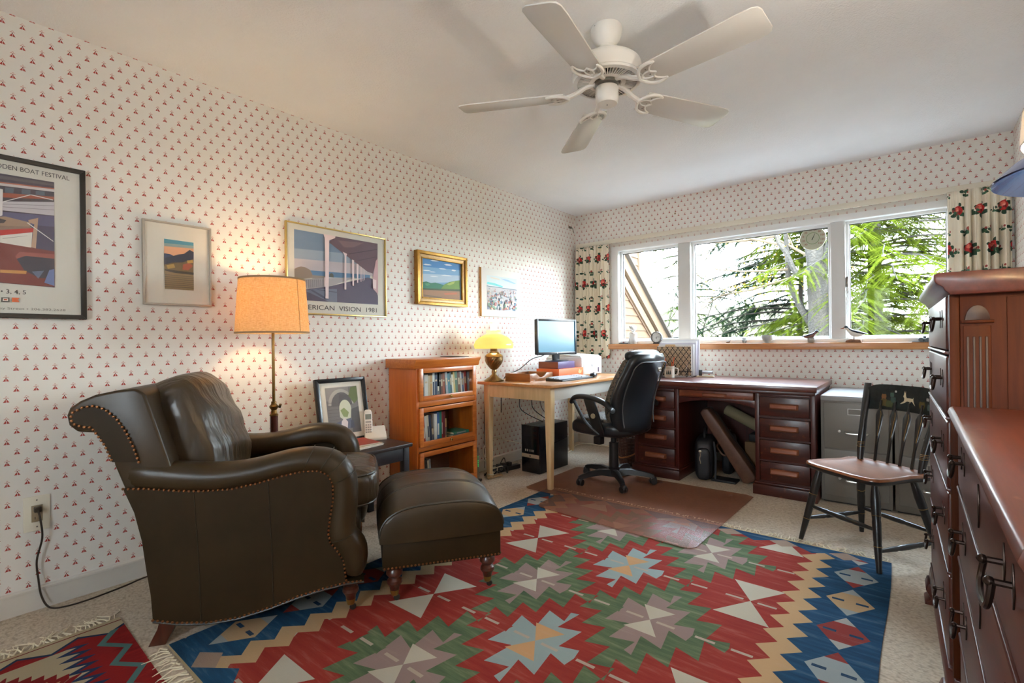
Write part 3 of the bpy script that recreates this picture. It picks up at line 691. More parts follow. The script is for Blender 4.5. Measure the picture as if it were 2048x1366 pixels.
scn = [(-.033, .679), (-.046, .726), (-.071, .789), (-.1, .837), (-.132, .869), (-.163, .882), (-.195, .878), (-.223, .862), (-.229, .84), (-.217, .821), (-.195, .812), (-.17, .809), (-.152, .779), (-.13, .74), (-.111, .685)]
def nails(mb, path, sp, y, r=.0052):
    """domed nail heads every sp along a path in the x-z plane"""
    p = [Vector((q[0], y if len(q) == 2 else q[2], q[1])) for q in path]; acc = 0; k = 0
    for a, b_ in zip(p, p[1:]):
        L_ = (b_ - a).length
        while acc <= L_:
            c_ = a + (b_ - a) * (acc / L_); mb.lathe([(0, .0032), (r * .6, .0026), (r, 0)], 7, Matrix.Translation(c_) @ Matrix.Rotation(R(90), 4, 'X')); acc += sp
        acc -= L_
AW = .715
ch = thing('leather_armchair', 'dark olive leather armchair with rolled arms, brass nail trim and turned legs', 'armchair', (.74, .546, 0), R(55.5))
def arm_loft(far):
    sec = []
    for st_i, ((nx_, nz_), (tx, tz)) in enumerate(zip(nail, atop)):
        bu = min(1, .12 + st_i * .3)
        n_ = Vector((nx_, 0, nz_)); tp = Vector((tx, 0, tz)); o_ = tp - n_; ln = o_.length; rg = []
        for fy, ft in ((.004, -.06), (-.013, .12), (-.024, .38), (-.020, .68), (.002, .90), (.040, 1.0), (.080, .97), (.108, .80), (.118, .5), (.116, .1), (.10, -.15), (.05, -.2)):
            fy = fy * bu if fy < 0 else fy; q = n_ + o_ * ft; rg.append((q.x, (AW - fy) if far else fy, q.z))
        sec.append(rg)
    return MB().loft(sec)
arm1 = arm_loft(False).build('arm', LEATHER, ch, subsurf=1, smooth=60); arm2 = arm_loft(True).build('arm', LEATHER, ch, subsurf=1, smooth=60)
def seam_ring(i, par, far=False):
    n_, tp = Vector((nail[i][0], 0, nail[i][1])), Vector((atop[i][0], 0, atop[i][1])); o_ = tp - n_; pts = []
    for fy, ft in ((-.008, .05), (-.0215, .25), (-.026, .45), (-.022, .68), (-.004, .88), (.03, .985), (.07, .985)):
        q = n_ + o_ * ft; pts.append((q.x, (AW - fy) if far else fy, q.z))
    MB().tube(smoothpath(pts, 3), .0016, 5).build('seam', PIPE, par)
for i in (7, 8, 9, 10, 14): seam_ring(i, arm1)
side = [(x, z) for x, z in rear[1:]] + [(x, z) for x, z in bott[1:]] + [(x - .004, z) for x, z in nail[::-1][:-1]]
for far in (0, 1):
    y0, y1 = (-.003, .06) if not far else (AW - .06, AW + .003)
    sp_ = MB().prism(side, y0, y1).build('side_panel', LEA2, ch, smooth=30)
    if not far:
        for a_, b_ in (((.135, .565), (.155, .085)), ((.378, .58), (.393, .105))):
            MB().tube([(a_[0], -.0035, a_[1]), ((a_[0] + b_[0]) / 2 + .003, -.0035, (a_[1] + b_[1]) / 2), (b_[0], -.0035, b_[1])], .0017, 5).build('stitched_seam', PIPE, sp_)
        MB().tube([(x, -.002, z - .006) for x, z in bott], .004, 6).build('welt', PIPE, sp_)
mb = MB(); nails(mb, nail, .0155, -.004); nails(mb, bott, .0155, -.004); nails(mb, scn, .0150, -.0035)
mb.build('nail_trim', BRASSN, ch, kind='stuff')
# back with scroll: extruded profile, padded
bk = MB().prism(scrl + [(.09, .3), (.0, .2), (-.01, .3), (-.024, .4), (-.046, .5), (-.078, .585)], .003, AW - .003).build('back', LEATHER, ch, bevel=.010, bseg=3, smooth=50)
MB().prism([(x * .96 - .004, .84 + (z - .84) * .92) if z > .78 else (x, z) for x, z in scn], -.003, .004).build('scroll_facing', LEA2, bk, smooth=30)
MB().box(.05, .70, .05, AW - .05, .15, .40).build('seat_rail', LEA2, ch, bevel=.02)
mb = MB(); nails(mb, [(.701, .165, .08), (.701, .165, AW - .08)], .0155, 0); mb.build('front_nail_trim', BRASSN, ch, kind='stuff')
sc_ = MB().pillow(.66, AW - .225, .175, 5, 9, Matrix.Translation((.455, AW / 2, .465)), .10)
for vv in sc_.bm.verts:
    if vv.co.z > .49: vv.co.z += .004 * math.sin(vv.co.y * 60) * max(0, vv.co.x - .6) * 4
sc_ = sc_.build('seat_cushion', LEA3, ch, smooth=70)
for z_ in (.528, .405):
    hw, L_ = (AW - .225) / 2 * .962, .33 * .962
    pp = [(.455 + L_ * math.copysign(abs(math.cos(a_)) ** .4, math.cos(a_)), AW / 2 + hw * math.copysign(abs(math.sin(a_)) ** .4, math.sin(a_)), z_) for a_ in [R(-100 + 200 * k / 48) for k in range(49)]]
    MB().tube(pp, .005, 6).build('piping', PIPE, sc_)
tilt = Matrix.Translation((.062, AW / 2 - .005, .722)) @ Matrix.Rotation(R(-20), 4, 'Y')
bc_ = MB().pillow(.19, AW - .21, .50, 4.2, 12, None)
for vv in bc_.bm.verts:
    x_, y_, z_ = vv.co
    if x_ > .05: vv.co.x += .05 * (1 - (y_ / .27) ** 2) * (1 - (z_ / .27) ** 2) + .007 * math.sin(z_ * 46 + 9 * y_) * (1 - (y_ / .27) ** 2) - .014 * math.exp(-((y_ - .05) ** 2 + (z_ - .08) ** 2) / .004)
bc_._x(bc_.bm.verts[:], tilt); bc_ = bc_.build('back_cushion', LEA3, ch, smooth=75)
hy, hz = (AW - .21) / 2 * .88, .25 * .88
for xx in (.080, -.078):
    pp = [Vector((xx, hy * math.copysign(abs(math.cos(a_)) ** .48, math.cos(a_)), hz * math.copysign(abs(math.sin(a_)) ** .48, math.sin(a_)))) for a_ in [R(-40 + 260 * k / 60) for k in range(61)]]
    MB().tube([tilt @ q for q in pp], .0048, 6).build('piping', PIPE, bc_)
LEGP = [(0, .165), (.030, .165), (.030, .150), (.024, .146), (.033, .132), (.034, .118), (.026, .108), (.020, .102), (.030, .092), (.032, .080), (.026, .070), (.021, .062), (.019, .050), (.016, .040), (0, .040)]
def turned_leg(par, x, y, h, sc2=1.0):
    l_ = MB().lathe([(r * sc2, (z - .165) / .125 * (h - .04) + h) for r, z in LEGP], 18).build('leg', MAHOG, par, loc=(x, y, 0))
    MB().lathe([(0, .052), (.018, .052), (.019, .044), (.015, .026), (.008, .022), (0, .022)], 14).build('castor_cup', CASTB, l_)
    MB().lathe([(0, -.006), (.010, -.006), (.013, -.003), (.013, .003), (.010, .006), (0, .006)], 14, Matrix.Translation((.008, 0, .0135)) @ Matrix.Rotation(R(90), 4, 'X')).build('castor_wheel', M('castor_dark', (40, 34, 28), .4), l_)
    return l_
for y_ in (.075, AW - .075): turned_leg(ch, .665, y_, .165).location.z = .0068
for y_ in (.07, AW - .07):
    MB().loft([[(-.03, y_ - .025, 0), (.025, y_ - .025, 0), (.025, y_ + .025, 0), (-.03, y_ + .025, 0)], [(.0, y_ - .028, .06), (.055, y_ - .028, .06), (.055, y_ + .028, .06), (.0, y_ + .028, .06)], [(.02, y_ - .03, .14), (.08, y_ - .03, .14), (.08, y_ + .03, .14), (.02, y_ + .03, .14)]]).build('leg', MAHOG, ch, bevel=.003)

# ------------------------------------------------------------ ottoman
OW, OD = .50, .56
ot = thing('leather_ottoman', 'dark olive leather ottoman with three piped seams on castored turned legs', 'ottoman', (1.150, 1.222, .0068), R(55.5))
MB().box(.0, OW, .0, OD, .148, .262).build('base', LEA2, ot, bevel=.008)
def dome(u_, v_, k_=1.0):
    # u goes over the arch from one side to the other, v from the near face to the far one
    t_ = math.pi * (1 - u_); c_, s_ = math.cos(t_), math.sin(t_); e = 2 / 3.0
    tuck = .006 * sum(math.exp(-((v_ - q) / .011) ** 2) for q in (.355, .65)); h_ = .142 + .040 * math.sin(math.pi * v_) ** .8 - tuck
    bulge = .006 * math.sin(math.pi * v_)
    return (OW / 2 + (OW / 2 + .010 + bulge - tuck * .6) * k_ * math.copysign(abs(c_) ** e, c_), -.008 + (OD + .016) * v_, .262 + h_ * k_ * abs(s_) ** e)
rg = [[dome(k / 40, v_) for k in range(41)] for v_ in [0, .01] + [j_ / 48 for j_ in range(1, 48)] + [.99, 1]]
cap0 = [[(x_, y_ - b_, z_) for x_, y_, z_ in [dome(k / 40, 0, kk) for k in range(41)]] for kk, b_ in ((.05, .016), (.45, .015), (.8, .010), (.95, .004))]
cap1 = [[(x_, y_ + b_, z_) for x_, y_, z_ in [dome(k / 40, 1, kk) for k in range(41)]] for kk, b_ in ((.95, .004), (.8, .010), (.45, .015), (.05, .016))]
MB().loft(cap0 + rg + cap1).build('cushion', LEATHER, ot, smooth=60)
for vq in (.004, .355, .65, .996):
    pp = [Vector(dome(k / 40, vq)) + Vector((0, 0, .001)) for k in range(1, 40)]
    MB().tube(pp, .005 if vq in (.004, .996) else .0035, 6).build('piping', PIPE, ot)
mb = MB(); nails(mb, [(.008, .158, -.001), (OW - .008, .158, -.001)], .0155, 0)
for k in range(34):
    mb.lathe([(0, .0032), (.003, .0026), (.0052, 0)], 7, Matrix.Translation((OW + .001, .01 + k * .0163, .158)) @ Matrix.Rotation(R(90), 4, 'Y'))
mb.build('nail_trim', BRASSN, ot, kind='stuff')
for x_ in (.05, OW - .05):
    for y_ in (.05, OD - .05): turned_leg(ot, x_, y_, .16)
# ------------------------------------------------------------ pictures on the left wall
BLACKF = M('black_frame', (40, 36, 30), .4); GREYF = M('grey_frame', (178, 168, 154), .35, .3); GOLDF = M('thin_gold_frame', (214, 184, 112), .28, .7); GILT = M('gilt_frame', (176, 130, 52), .38, .6, var=(150, 108, 44), vscale=40); GILTP = M('pale_gilt', (206, 168, 112), .45, .2, var=(190, 150, 96), vscale=60)
MATB = M('mat_board', (226, 219, 204), .8); PAPERW = M('poster_paper', (222, 218, 206), .7)
m, nt, b = base_mat('picture_glass')
gl = nt.nodes.new('ShaderNodeBsdfGlossy'); gl.inputs['Roughness'].default_value = .03; tr = nt.nodes.new('ShaderNodeBsdfTransparent'); mx = nt.nodes.new('ShaderNodeMixShader')
nt.links.new(schlick(nt, .03).k, mx.inputs[0]); nt.links.new(tr.outputs[0], mx.inputs[1]); nt.links.new(gl.outputs[0], mx.inputs[2]); nt.links.new(mx.outputs[0], nt.nodes['Material Output'].inputs[0]); PGLASS = m
def frame(name, label, cat, y0, y1, z0, z1, fwid, dep, fm, board, glass=True):
    t = thing(name, label, cat, (0, y0, z0)); W_, H_ = y1 - y0, z1 - z0
    for nm, poly in (('frame_bar', [(0, 0), (W_, 0), (W_ - fwid, fwid), (fwid, fwid)]), ('frame_bar', [(0, H_), (W_, H_), (W_ - fwid, H_ - fwid), (fwid, H_ - fwid)]), ('frame_bar', [(0, 0), (fwid, fwid), (fwid, H_ - fwid), (0, H_)]), ('frame_bar', [(W_, 0), (W_ - fwid, fwid), (W_ - fwid, H_ - fwid), (W_, H_)])):
        MB().prism(poly, .001, dep, 'yz').build(nm, fm, t, bevel=.0012)
    MB().box(.001, dep - .010, fwid * .5, W_ - fwid * .5, fwid * .5, H_ - fwid * .5).build('sheet', board, t, smooth=0)
    if glass: MB().box(dep - .0045, dep - .0035, fwid, W_ - fwid, fwid, H_ - fwid).build('glazing', PGLASS, t, smooth=0)
    return t
def rel(polys, y0, z0): return [(c, [(a - y0, b_ - z0) for a, b_ in p]) for c, p in polys]
INK = M('dark_ink', (58, 52, 46), .6); INKG = M('grey_ink', (120, 112, 98), .6)
t = frame('framed_poster', 'black framed wooden boat festival poster with a photograph of moored boats', 'poster', -.20, .509, 1.205, 1.857, .019, .024, BLACKF, PAPERW)
pr_ = prints('print', rel(BOAT, -.20, 1.205) + rel(FLAGS, -.20, 1.205), t, .0145)
text('title', 'WOODEN BOAT FESTIVAL', .026, INK, t, (.015, .657, .598), align='RIGHT', width=.262)
text('dates', '• 3, 4, 5', .024, INK, t, (.015, .445, .098))
text('address', '1010 Valley Street • 206.382.2628', .0125, INKG, t, (.015, .640, .034), align='RIGHT', width=.27)
t = frame('framed_print', 'small sunset vineyard print in a wide white mat and thin grey frame', 'picture', .715, 1.009, 1.284, 1.690, .009, .020, GREYF, MATB)
prints('print', rel(FIELD, .715, 1.284), t, .0105)
t = frame('framed_poster', 'thin gold framed American Vision poster showing a seaside colonnade', 'poster', 1.401, 2.100, 1.265, 1.806, .008, .022, GOLDF, PAPERW)
prints('print', rel(PORCH, 1.401, 1.265), t, .0125)
text('title', 'AMERICAN  VISION  1981', .042, INK, t, (.013, .634, .030), align='RIGHT', width=.565)
# gilt landscape: stepped frame
t = thing('framed_painting', 'small landscape painting of green hills in a heavy gilt frame', 'painting', (0, 2.362, 1.370)); W_, H_ = .519, .397
for a_, b_, d0, d1, mm_ in ((0, .024, .001, .042, GILT), (.024, .046, .001, .032, GILTP), (.046, .054, .001, .036, GILT)):
    for poly in ([(a_, a_), (W_ - a_, a_), (W_ - b_, b_), (b_, b_)], [(a_, H_ - a_), (W_ - a_, H_ - a_), (W_ - b_, H_ - b_), (b_, H_ - b_)], [(a_, a_), (b_, b_), (b_, H_ - b_), (a_, H_ - a_)], [(W_ - a_, a_), (W_ - b_, b_), (W_ - b_, H_ - b_), (W_ - a_, H_ - a_)]):
        MB().prism(poly, d0, d1, 'yz').build('frame_bar' if a_ == 0 else 'liner', mm_, t, bevel=.002)
MB().box(.001, .018, .05, W_ - .05, .05, H_ - .05).build('canvas', M('canvas', (120, 160, 190), .7), t, smooth=0)
prints('paint', rel(HILLS, 2.362, 1.370), t, .0185, .0002)
# unframed city print on a box mount
t = thing('mounted_print', 'white bordered watercolour print of a crowded city, mounted without a frame', 'picture', (0, 3.068, 1.306)); W_, H_ = .53, .412
MB().box(.0, .022, 0, W_, 0, H_).build('mount', M('white_mount', (232, 228, 222), .7), t, bevel=.0015)
MB().box(.001, .021, -.0015, 0, 0, H_).build('mount_edge', M('gold_edge', (196, 150, 84), .5), t, smooth=0)
rr = random.Random(5); X0, X1, Y0, Y1 = .065, .478, .055, .352
q = lambda x, y: (X0 + (X1 - X0) * x, Y0 + (Y1 - Y0) * y)
L_ = [((206, 218, 220), [q(0, .66), q(1, .66), q(1, 1), q(0, 1)]), ((112, 204, 206), [q(.02, .80), q(.25, .79), q(.52, .73), q(.5, .69), q(.2, .73), q(.01, .74)]), ((150, 182, 214), [q(.45, .95), q(.7, .94), q(.97, .86), q(.9, .84), q(.6, .90)]), ((222, 206, 190), [q(.1, .96), q(.4, .94), q(.42, .90), q(.15, .92)]), ((190, 186, 190), [q(0, 0), q(1, 0), q(1, .68), q(0, .68)]), ((70, 100, 122), [q(0, .695), q(1, .67), q(1, .655), q(0, .678)])]
cl = [(176, 110, 100), (200, 140, 125), (110, 120, 140), (225, 222, 220), (90, 130, 150), (150, 80, 80), (70, 80, 100), (196, 190, 170), (120, 150, 130), (235, 205, 190), (140, 60, 70)]
for k in range(230):
    d_ = rr.random(); s_ = .018 + .05 * d_; x_, y_ = rr.random() * (1 - s_ * 1.3), (1 - d_) * .62; a_, b_ = s_ * rr.uniform(.5, 1.3), s_ * rr.uniform(.6, 1.5)
    b_ = min(b_, .66 - y_); L_.append((rr.choice(cl), [q(x_, y_), q(x_ + a_, y_), q(x_ + a_, y_ + b_), q(x_ + a_ * .5, y_ + b_ * rr.choice((1, 1.25))), q(x_, y_ + b_)]))
prints('print', L_, t, .0221, .00004)

# ------------------------------------------------------------ floor lamp
m, nt, b = base_mat('linen_shade'); v = obj_vec(nt)
n1 = S(nt, noise(nt, v, 60, 4, .6, (1, 1, 6))); n2 = S(nt, noise(nt, v, 60, 3, .6, (6, 6, .6)))
c = ramp(nt, (n1 * .6 + n2 * .4).k, (214, 178, 124), (246, 222, 180), .35, .65)
df = nt.nodes.new('ShaderNodeBsdfDiffuse'); tl = nt.nodes.new('ShaderNodeBsdfTranslucent'); mx = nt.nodes.new('ShaderNodeMixShader'); mx.inputs[0].default_value = .5
nt.links.new(c, df.inputs[0]); nt.links.new(c, tl.inputs[0]); nt.links.new(df.outputs[0], mx.inputs[1]); nt.links.new(tl.outputs[0], mx.inputs[2]); nt.links.new(mx.outputs[0], nt.nodes['Material Output'].inputs[0]); LINEN = m
BRASS = M('aged_brass', (150, 116, 62), .35, .85, var=(110, 84, 48), vscale=12); MAHP = wood('lamp_mahogany', (70, 30, 24), (96, 44, 34), .25, 'z', coat=.4)
fl = thing('floor_lamp', 'brass and mahogany floor lamp with a glowing oatmeal linen shade', 'floor lamp', (.245, 1.215, 0))
MB().lathe([(0, .001), (.135, .001), (.14, .012), (.12, .026), (.05, .034), (.026, .06), (.02, .09), (0, .09)], 32).build('base', BRASS, fl)
MB().lathe([(0, .08), (.019, .08), (.0195, .72), (0, .72)], 16).build('wooden_post', MAHP, fl)
MB().lathe([(.0, .715), (.021, .715), (.021, .722), (.015, .728), (.013, .745), (.021, .757), (.022, .765), (.013, .776), (.012, .79), (.0, .79)], 18).build('collar', BRASS, fl)
MB().lathe([(0, -.006), (.011, -.006), (.012, 0), (.011, .006), (0, .006)], 14, Matrix.Translation((.018, .024, .765)) @ Matrix.Rotation(R(70), 4, 'X') @ Matrix.Rotation(R(-30), 4, 'Y')).build('thumb_screw', M('dark_bronze', (78, 62, 44), .35, .8), fl)
MB().cyl((0, 0, .78), (0, 0, 1.24), .0075, 12).build('rod', BRASS, fl)
MB().lathe([(0, 1.22), (.014, 1.22), (.018, 1.24), (.018, 1.275), (.012, 1.285), (0, 1.285)], 14).build('socket', BRASS, fl)
MB().lathe([(0, 1.37), (.02, 1.36), (.029, 1.335), (.024, 1.305), (.013, 1.285), (0, 1.285)], 16).build('bulb', M('lit_bulb', (255, 220, 170), .4, emit=((255, 196, 120), 12.0)), fl)
sh = MB().lathe([(.177, 1.145), (.158, 1.425), (.157, 1.425), (.176, 1.145), (.177, 1.145)], 48).build('shade', LINEN, fl, smooth=60)
TAPE = M('taupe_tape', (150, 124, 92), .8)
MB().lathe([(.1785, 1.143), (.1778, 1.152), (.1765, 1.152), (.1765, 1.143), (.1785, 1.143)], 48).build('hem', TAPE, sh); MB().lathe([(.1595, 1.418), (.159, 1.427), (.157, 1.427), (.157, 1.418), (.1595, 1.418)], 48).build('hem', TAPE, sh)
a_ = R(20); MB().tube([(.178 * math.cos(a_), .178 * math.sin(a_), 1.15), (.1592 * math.cos(a_), .1592 * math.sin(a_), 1.42)], .0012, 5).build('seam', TAPE, sh)
mb = MB()
for k in range(3): a_ = k * 2.094; mb.tube([(.012 * math.cos(a_), .012 * math.sin(a_), 1.40), (.157 * math.cos(a_), .157 * math.sin(a_), 1.418)], .0015, 6)
mb.tube([(0, .014, 1.27), (0, .04, 1.31), (0, .038, 1.36), (0, .004, 1.405), (0, -.038, 1.36), (0, -.04, 1.31), (0, -.014, 1.27)], .0018, 6); mb.build('harp', BRASS, sh)
def bulb_light(name, par, loc, energy, color, r=.03):
    l = bpy.data.lights.new(name, 'POINT'); l.energy = energy; l.color = color; l.shadow_soft_size = r
    o = bpy.data.objects.new(name, l); COL.objects.link(o); o.parent = par; o.location = loc
bulb_light('floor_lamp_light', fl, (0, 0, 1.33), LAMP1, (1, .73, .40), .034)

# ------------------------------------------------------------ side table with photo, phone, papers
BLKW = M('black_painted_wood', (28, 28, 34), .38, var=(40, 38, 42), vscale=20)
ST = (.06, 1.475, 0); SZ = .485
st = thing('side_table', 'small black painted side table between the armchair and the bookcase', 'side table', ST)
MB().box(0, .43, 0, .455, SZ - .022, SZ).build('top', M('worn_black_top', (52, 38, 34), .4, var=(38, 30, 30), vscale=12), st, bevel=.004)
MB().box(.02, .41, .02, .435, SZ - .10, SZ - .022).build('apron', BLKW, st, bevel=.002)
for x_ in (.035, .395):
    for y_ in (.035, .42): MB().box(x_ - .02, x_ + .02, y_ - .02, y_ + .02, 0, SZ - .022).build('leg', BLKW, st, bevel=.003)
# leaning photograph
fp = thing('framed_photo', 'black framed photograph of a stone tunnel leaning on the side table', 'picture', (.155, 1.525, SZ)); tl_ = R(-11); fp.rotation_euler = (0, tl_, R(-1.5)); W_, H_ = .335, .395
for poly in ([(0, 0), (W_, 0), (W_ - .026, .026), (.026, .026)], [(0, H_), (W_, H_), (W_ - .026, H_ - .026), (.026, H_ - .026)], [(0, 0), (.026, .026), (.026, H_ - .026), (0, H_)], [(W_, 0), (W_ - .026, .026), (W_ - .026, H_ - .026), (W_, H_)]):
    MB().prism(poly, -.012, .016, 'yz').build('frame_bar', M('satin_black', (26, 28, 32), .25), fp, bevel=.003)
MB().box(-.010, .004, .02, W_ - .02, .02, H_ - .02).build('mat_board', MATB, fp, smooth=0)
q = lambda x, y: (.062 + .212 * x, .055 + .285 * y)
def arc(cx, cy, rx, ry, a0, a1, n=10): return [q(cx + rx * math.cos(R(a0 + (a1 - a0) * k / n)), cy + ry * math.sin(R(a0 + (a1 - a0) * k / n))) for k in range(n + 1)]
L_ = [((120, 114, 112), [q(0, 0), q(1, 0), q(1, 1), q(0, 1)]), ((72, 68, 66), [q(.72, 0), q(1, 0), q(1, .55), q(.74, .5)]), ((146, 138, 132), [q(0, .72), q(.5, .72), q(.72, .8), q(.72, 1), q(0, 1)]), ((176, 168, 158), arc(.45, .62, .40, .34, 0, 180)), ((98, 92, 92), arc(.47, .60, .33, .29, 0, 180)), ((84, 78, 78), [q(.36, .60), q(.80, .60), q(.78, .80), q(.42, .85)]), ((214, 216, 190), arc(.56, .52, .19, .20, 0, 180) + [q(.37, .36), q(.5, .28), q(.7, .30)]), ((140, 156, 92), [q(.40, .50), q(.52, .55), q(.66, .44), q(.60, .34), q(.48, .36)]), ((96, 110, 54), [q(.70, .80), q(.80, .98), q(1, 1), q(1, .70), q(.86, .62)]), ((92, 96, 118), [q(.05, .05), q(.40, .1), q(.70, .1), q(.72, .32), q(.40, .28), q(.1, .22)]), ((226, 216, 214), [q(.36, .08), q(.56, .08), q(.60, .24), q(.50, .34), q(.40, .26)]), ((50, 56, 76), [q(.66, .10), q(.80, .10), q(.78, .26), q(.70, .27)])]
for k in range(9): L_.append(((96, 90, 90), [q(.02, .08 + k * .075), q(.36, .10 + k * .07), q(.36, .106 + k * .07), q(.02, .088 + k * .075)]))
prints('photo', L_, fp, .0045, .0002)
MB().box(.010, .011, .026, W_ - .026, .026, H_ - .026).build('glazing', PGLASS, fp, smooth=0)
# cordless phone
PW = M('phone_white', (226, 218, 206), .35)
ph = thing('cordless_phone', 'white cordless phone standing in its answering machine cradle', 'telephone', (.20, 1.845, SZ), R(-28))
MB().prism([(-.055, 0), (.05, 0), (.05, .018), (-.035, .075), (-.055, .075)], -.045, .085).build('cradle', PW, ph, bevel=.005)
hs_m = Matrix.Translation((.002, -.02, .02)) @ Matrix.Rotation(R(-14), 4, 'Y')
hs = MB().pillow(.024, .05, .165, 5, 5, hs_m @ Matrix.Translation((0, 0, .085))).build('handset', PW, ph)
MB().box(.0118, .0132, -.018, .018, .105, .138, hs_m).build('screen', M('lcd_grey', (120, 126, 118), .2), hs, smooth=0)
mb = MB()
for i in range(4):
    for j in range(3): mb.box(.0118, .0135, -.018 + j * .013, -.009 + j * .013, .022 + i * .015, .030 + i * .015, hs_m)
mb.box(.0118, .0135, -.017, .017, .084, .094, hs_m); mb.build('keypad', M('key_grey', (160, 152, 146), .5), hs, smooth=0)
MB().box(-.02, .03, .030, .070, .0, .002, Matrix.Translation((.0, 0, .046)) @ Matrix.Rotation(R(40), 4, 'Y')).build('button_panel', M('key_grey', (160, 152, 146), .5), ph, smooth=0)
for nm, lab, c_, z_, dx_, dy_, rz in (('magazine', 'white magazine at the bottom of the papers on the side table', (224, 220, 212), .0, 0, 0, 8), ('paper_folder', 'beige folder between the magazine and the red book on the side table', (196, 180, 150), .0075, -.01, .0, 2), ('notebook', 'thin red notebook topping the papers on the side table', (150, 58, 44), .0150, -.03, -.005, -6)):
    o_ = thing(nm, lab, 'paper', (.315 + dx_, 1.64 + dy_, SZ + z_ + .0005), R(rz))
    MB().box(-.10, .10, -.135, .135, .0005, .0055).build('pages', M('page_white', (230, 224, 210), .8), o_, smooth=0)
    MB().box(-.103, .103, -.138, .138, .0055, .0068).build('cover', M('cover_' + nm, c_, .5), o_, smooth=0)

# ------------------------------------------------------------ oak barrister bookcase
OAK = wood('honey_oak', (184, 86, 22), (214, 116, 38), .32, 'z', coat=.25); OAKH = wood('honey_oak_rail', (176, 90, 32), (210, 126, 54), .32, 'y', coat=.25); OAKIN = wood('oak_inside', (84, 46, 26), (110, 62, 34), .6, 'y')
BY0, BY1, BXF = 2.115, 2.69, .305
bc = thing('bookcase', 'honey oak barrister bookcase with three glass-fronted shelves', 'bookcase', (0, BY0, 0)); BW = BY1 - BY0
for y_ in (0, BW - .02): MB().box(.016, BXF, y_, y_ + .02, 0, .925).build('side', OAK, bc, bevel=.002)
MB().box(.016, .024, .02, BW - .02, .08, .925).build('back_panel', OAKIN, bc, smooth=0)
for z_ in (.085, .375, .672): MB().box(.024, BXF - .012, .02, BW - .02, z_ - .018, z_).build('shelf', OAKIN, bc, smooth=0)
cp = [(.010, .915), (BXF + .004, .915), (BXF + .010, .925), (BXF + .014, .945), (BXF + .026, .960), (BXF + .028, .978), (.010, .978)]
MB().prism(cp, -.022, BW + .022).build('cornice', OAKH, bc, bevel=.003)
for za, zb in ((.0, .085), (.362, .392), (.658, .694), (.905, .925)): MB().box(BXF - .02, BXF, .02, BW - .02, za, zb).build('rail', OAKH, bc, bevel=.002)
KNOB = M('brass_knob', (190, 160, 96), .25, .9)
for za, zb in ((.694, .918), (.392, .656), (.088, .360)):
    d_ = BXF - .002
    dr = MB().box(d_, d_ + .016, .018, .052, za + .003, zb - .003).box(d_, d_ + .016, BW - .052, BW - .018, za + .003, zb - .003).box(d_, d_ + .016, .052, BW - .052, zb - .034, zb - .003).box(d_, d_ + .016, .052, BW - .052, za + .003, za + .036).build('door', OAKH, bc, bevel=.003)
    MB().box(d_ + .006, d_ + .0085, .052, BW - .052, za + .036, zb - .034).build('pane', GLASS, dr, smooth=0)
    MB().lathe([(0, 0), (.004, 0), (.004, .008), (.009, .012), (.010, .018), (.006, .022), (0, .023)], 14, Matrix.Translation((d_ + .016, BW * .50, za + .020)) @ Matrix.Rotation(R(90), 4, 'Y')).build('knob', KNOB, dr)
tag(MB().box(.10, .30, 2.52, 2.62, .979, .984).build('flat_folder', M('dark_folder', (60, 56, 50), .5), bevel=.001), 'thin dark folder lying on top of the oak bookcase', 'folder')
# books
ORD = ['first', 'second', 'third', 'fourth', 'fifth', 'sixth', 'seventh', 'eighth', 'ninth', 'tenth', 'eleventh', 'twelfth', 'thirteenth', 'fourteenth', 'fifteenth', 'sixteenth', 'seventeenth', 'eighteenth', 'nineteenth', 'twentieth', 'twenty-first', 'twenty-second', 'twenty-third', 'twenty-fourth', 'twenty-fifth', 'twenty-sixth']
BC = {'ivory': (214, 206, 186), 'cream': (200, 182, 150), 'navy': (44, 56, 84), 'slate': (74, 92, 104), 'tan': (190, 146, 92), 'white': (216, 214, 208), 'brown': (110, 62, 44), 'rust': (142, 66, 40), 'grey': (150, 156, 164), 'teal': (60, 112, 126), 'green': (78, 112, 92), 'yellow': (206, 176, 104), 'red': (160, 46, 44), 'black': (40, 40, 46), 'blue': (62, 96, 150), 'maroon': (108, 30, 40), 'emerald': (30, 128, 108)}
PAGE = M('book_pages', (224, 212, 184), .85)
def book(kind, shelf, n, th, hh, dp, y, zb, lean=0.0, lie=False, lab=None, mark=None):
    o = thing('book', lab or '%s book, %s from the telephone end of the bookcase %s shelf' % (kind, ORD[n], shelf), 'book', (BXF - .045, y, zb + .0008), group='books on the %s bookcase shelf' % shelf)
    cm = M('book_' + kind, BC[kind], .45)
    tw = Matrix.Rotation(lean, 4, 'X')
    if lie: tw = Matrix.Translation((0, 0, 0)) @ Matrix.Rotation(R(-90), 4, 'X') @ Matrix.Translation((0, -th, 0))
    MB().box(-dp, 0, 0, .0022, 0, hh, tw).box(-dp, 0, th - .0022, th, 0, hh, tw).box(-.0022, .0008, 0, th, 0, hh, tw).build('cover', cm, o, smooth=0)
    MB().box(-dp + .004, -.003, .0023, th - .0023, .003, hh - .003, tw).build('pages', PAGE, o, smooth=0)
    if mark: MB().box(.0009, .0014, th * .2, th * .8, hh * mark[1], hh * mark[2], tw).build('spine_label', M('mark_%s' % mark[0], BC[mark[0]], .5), o, smooth=0)
    return o
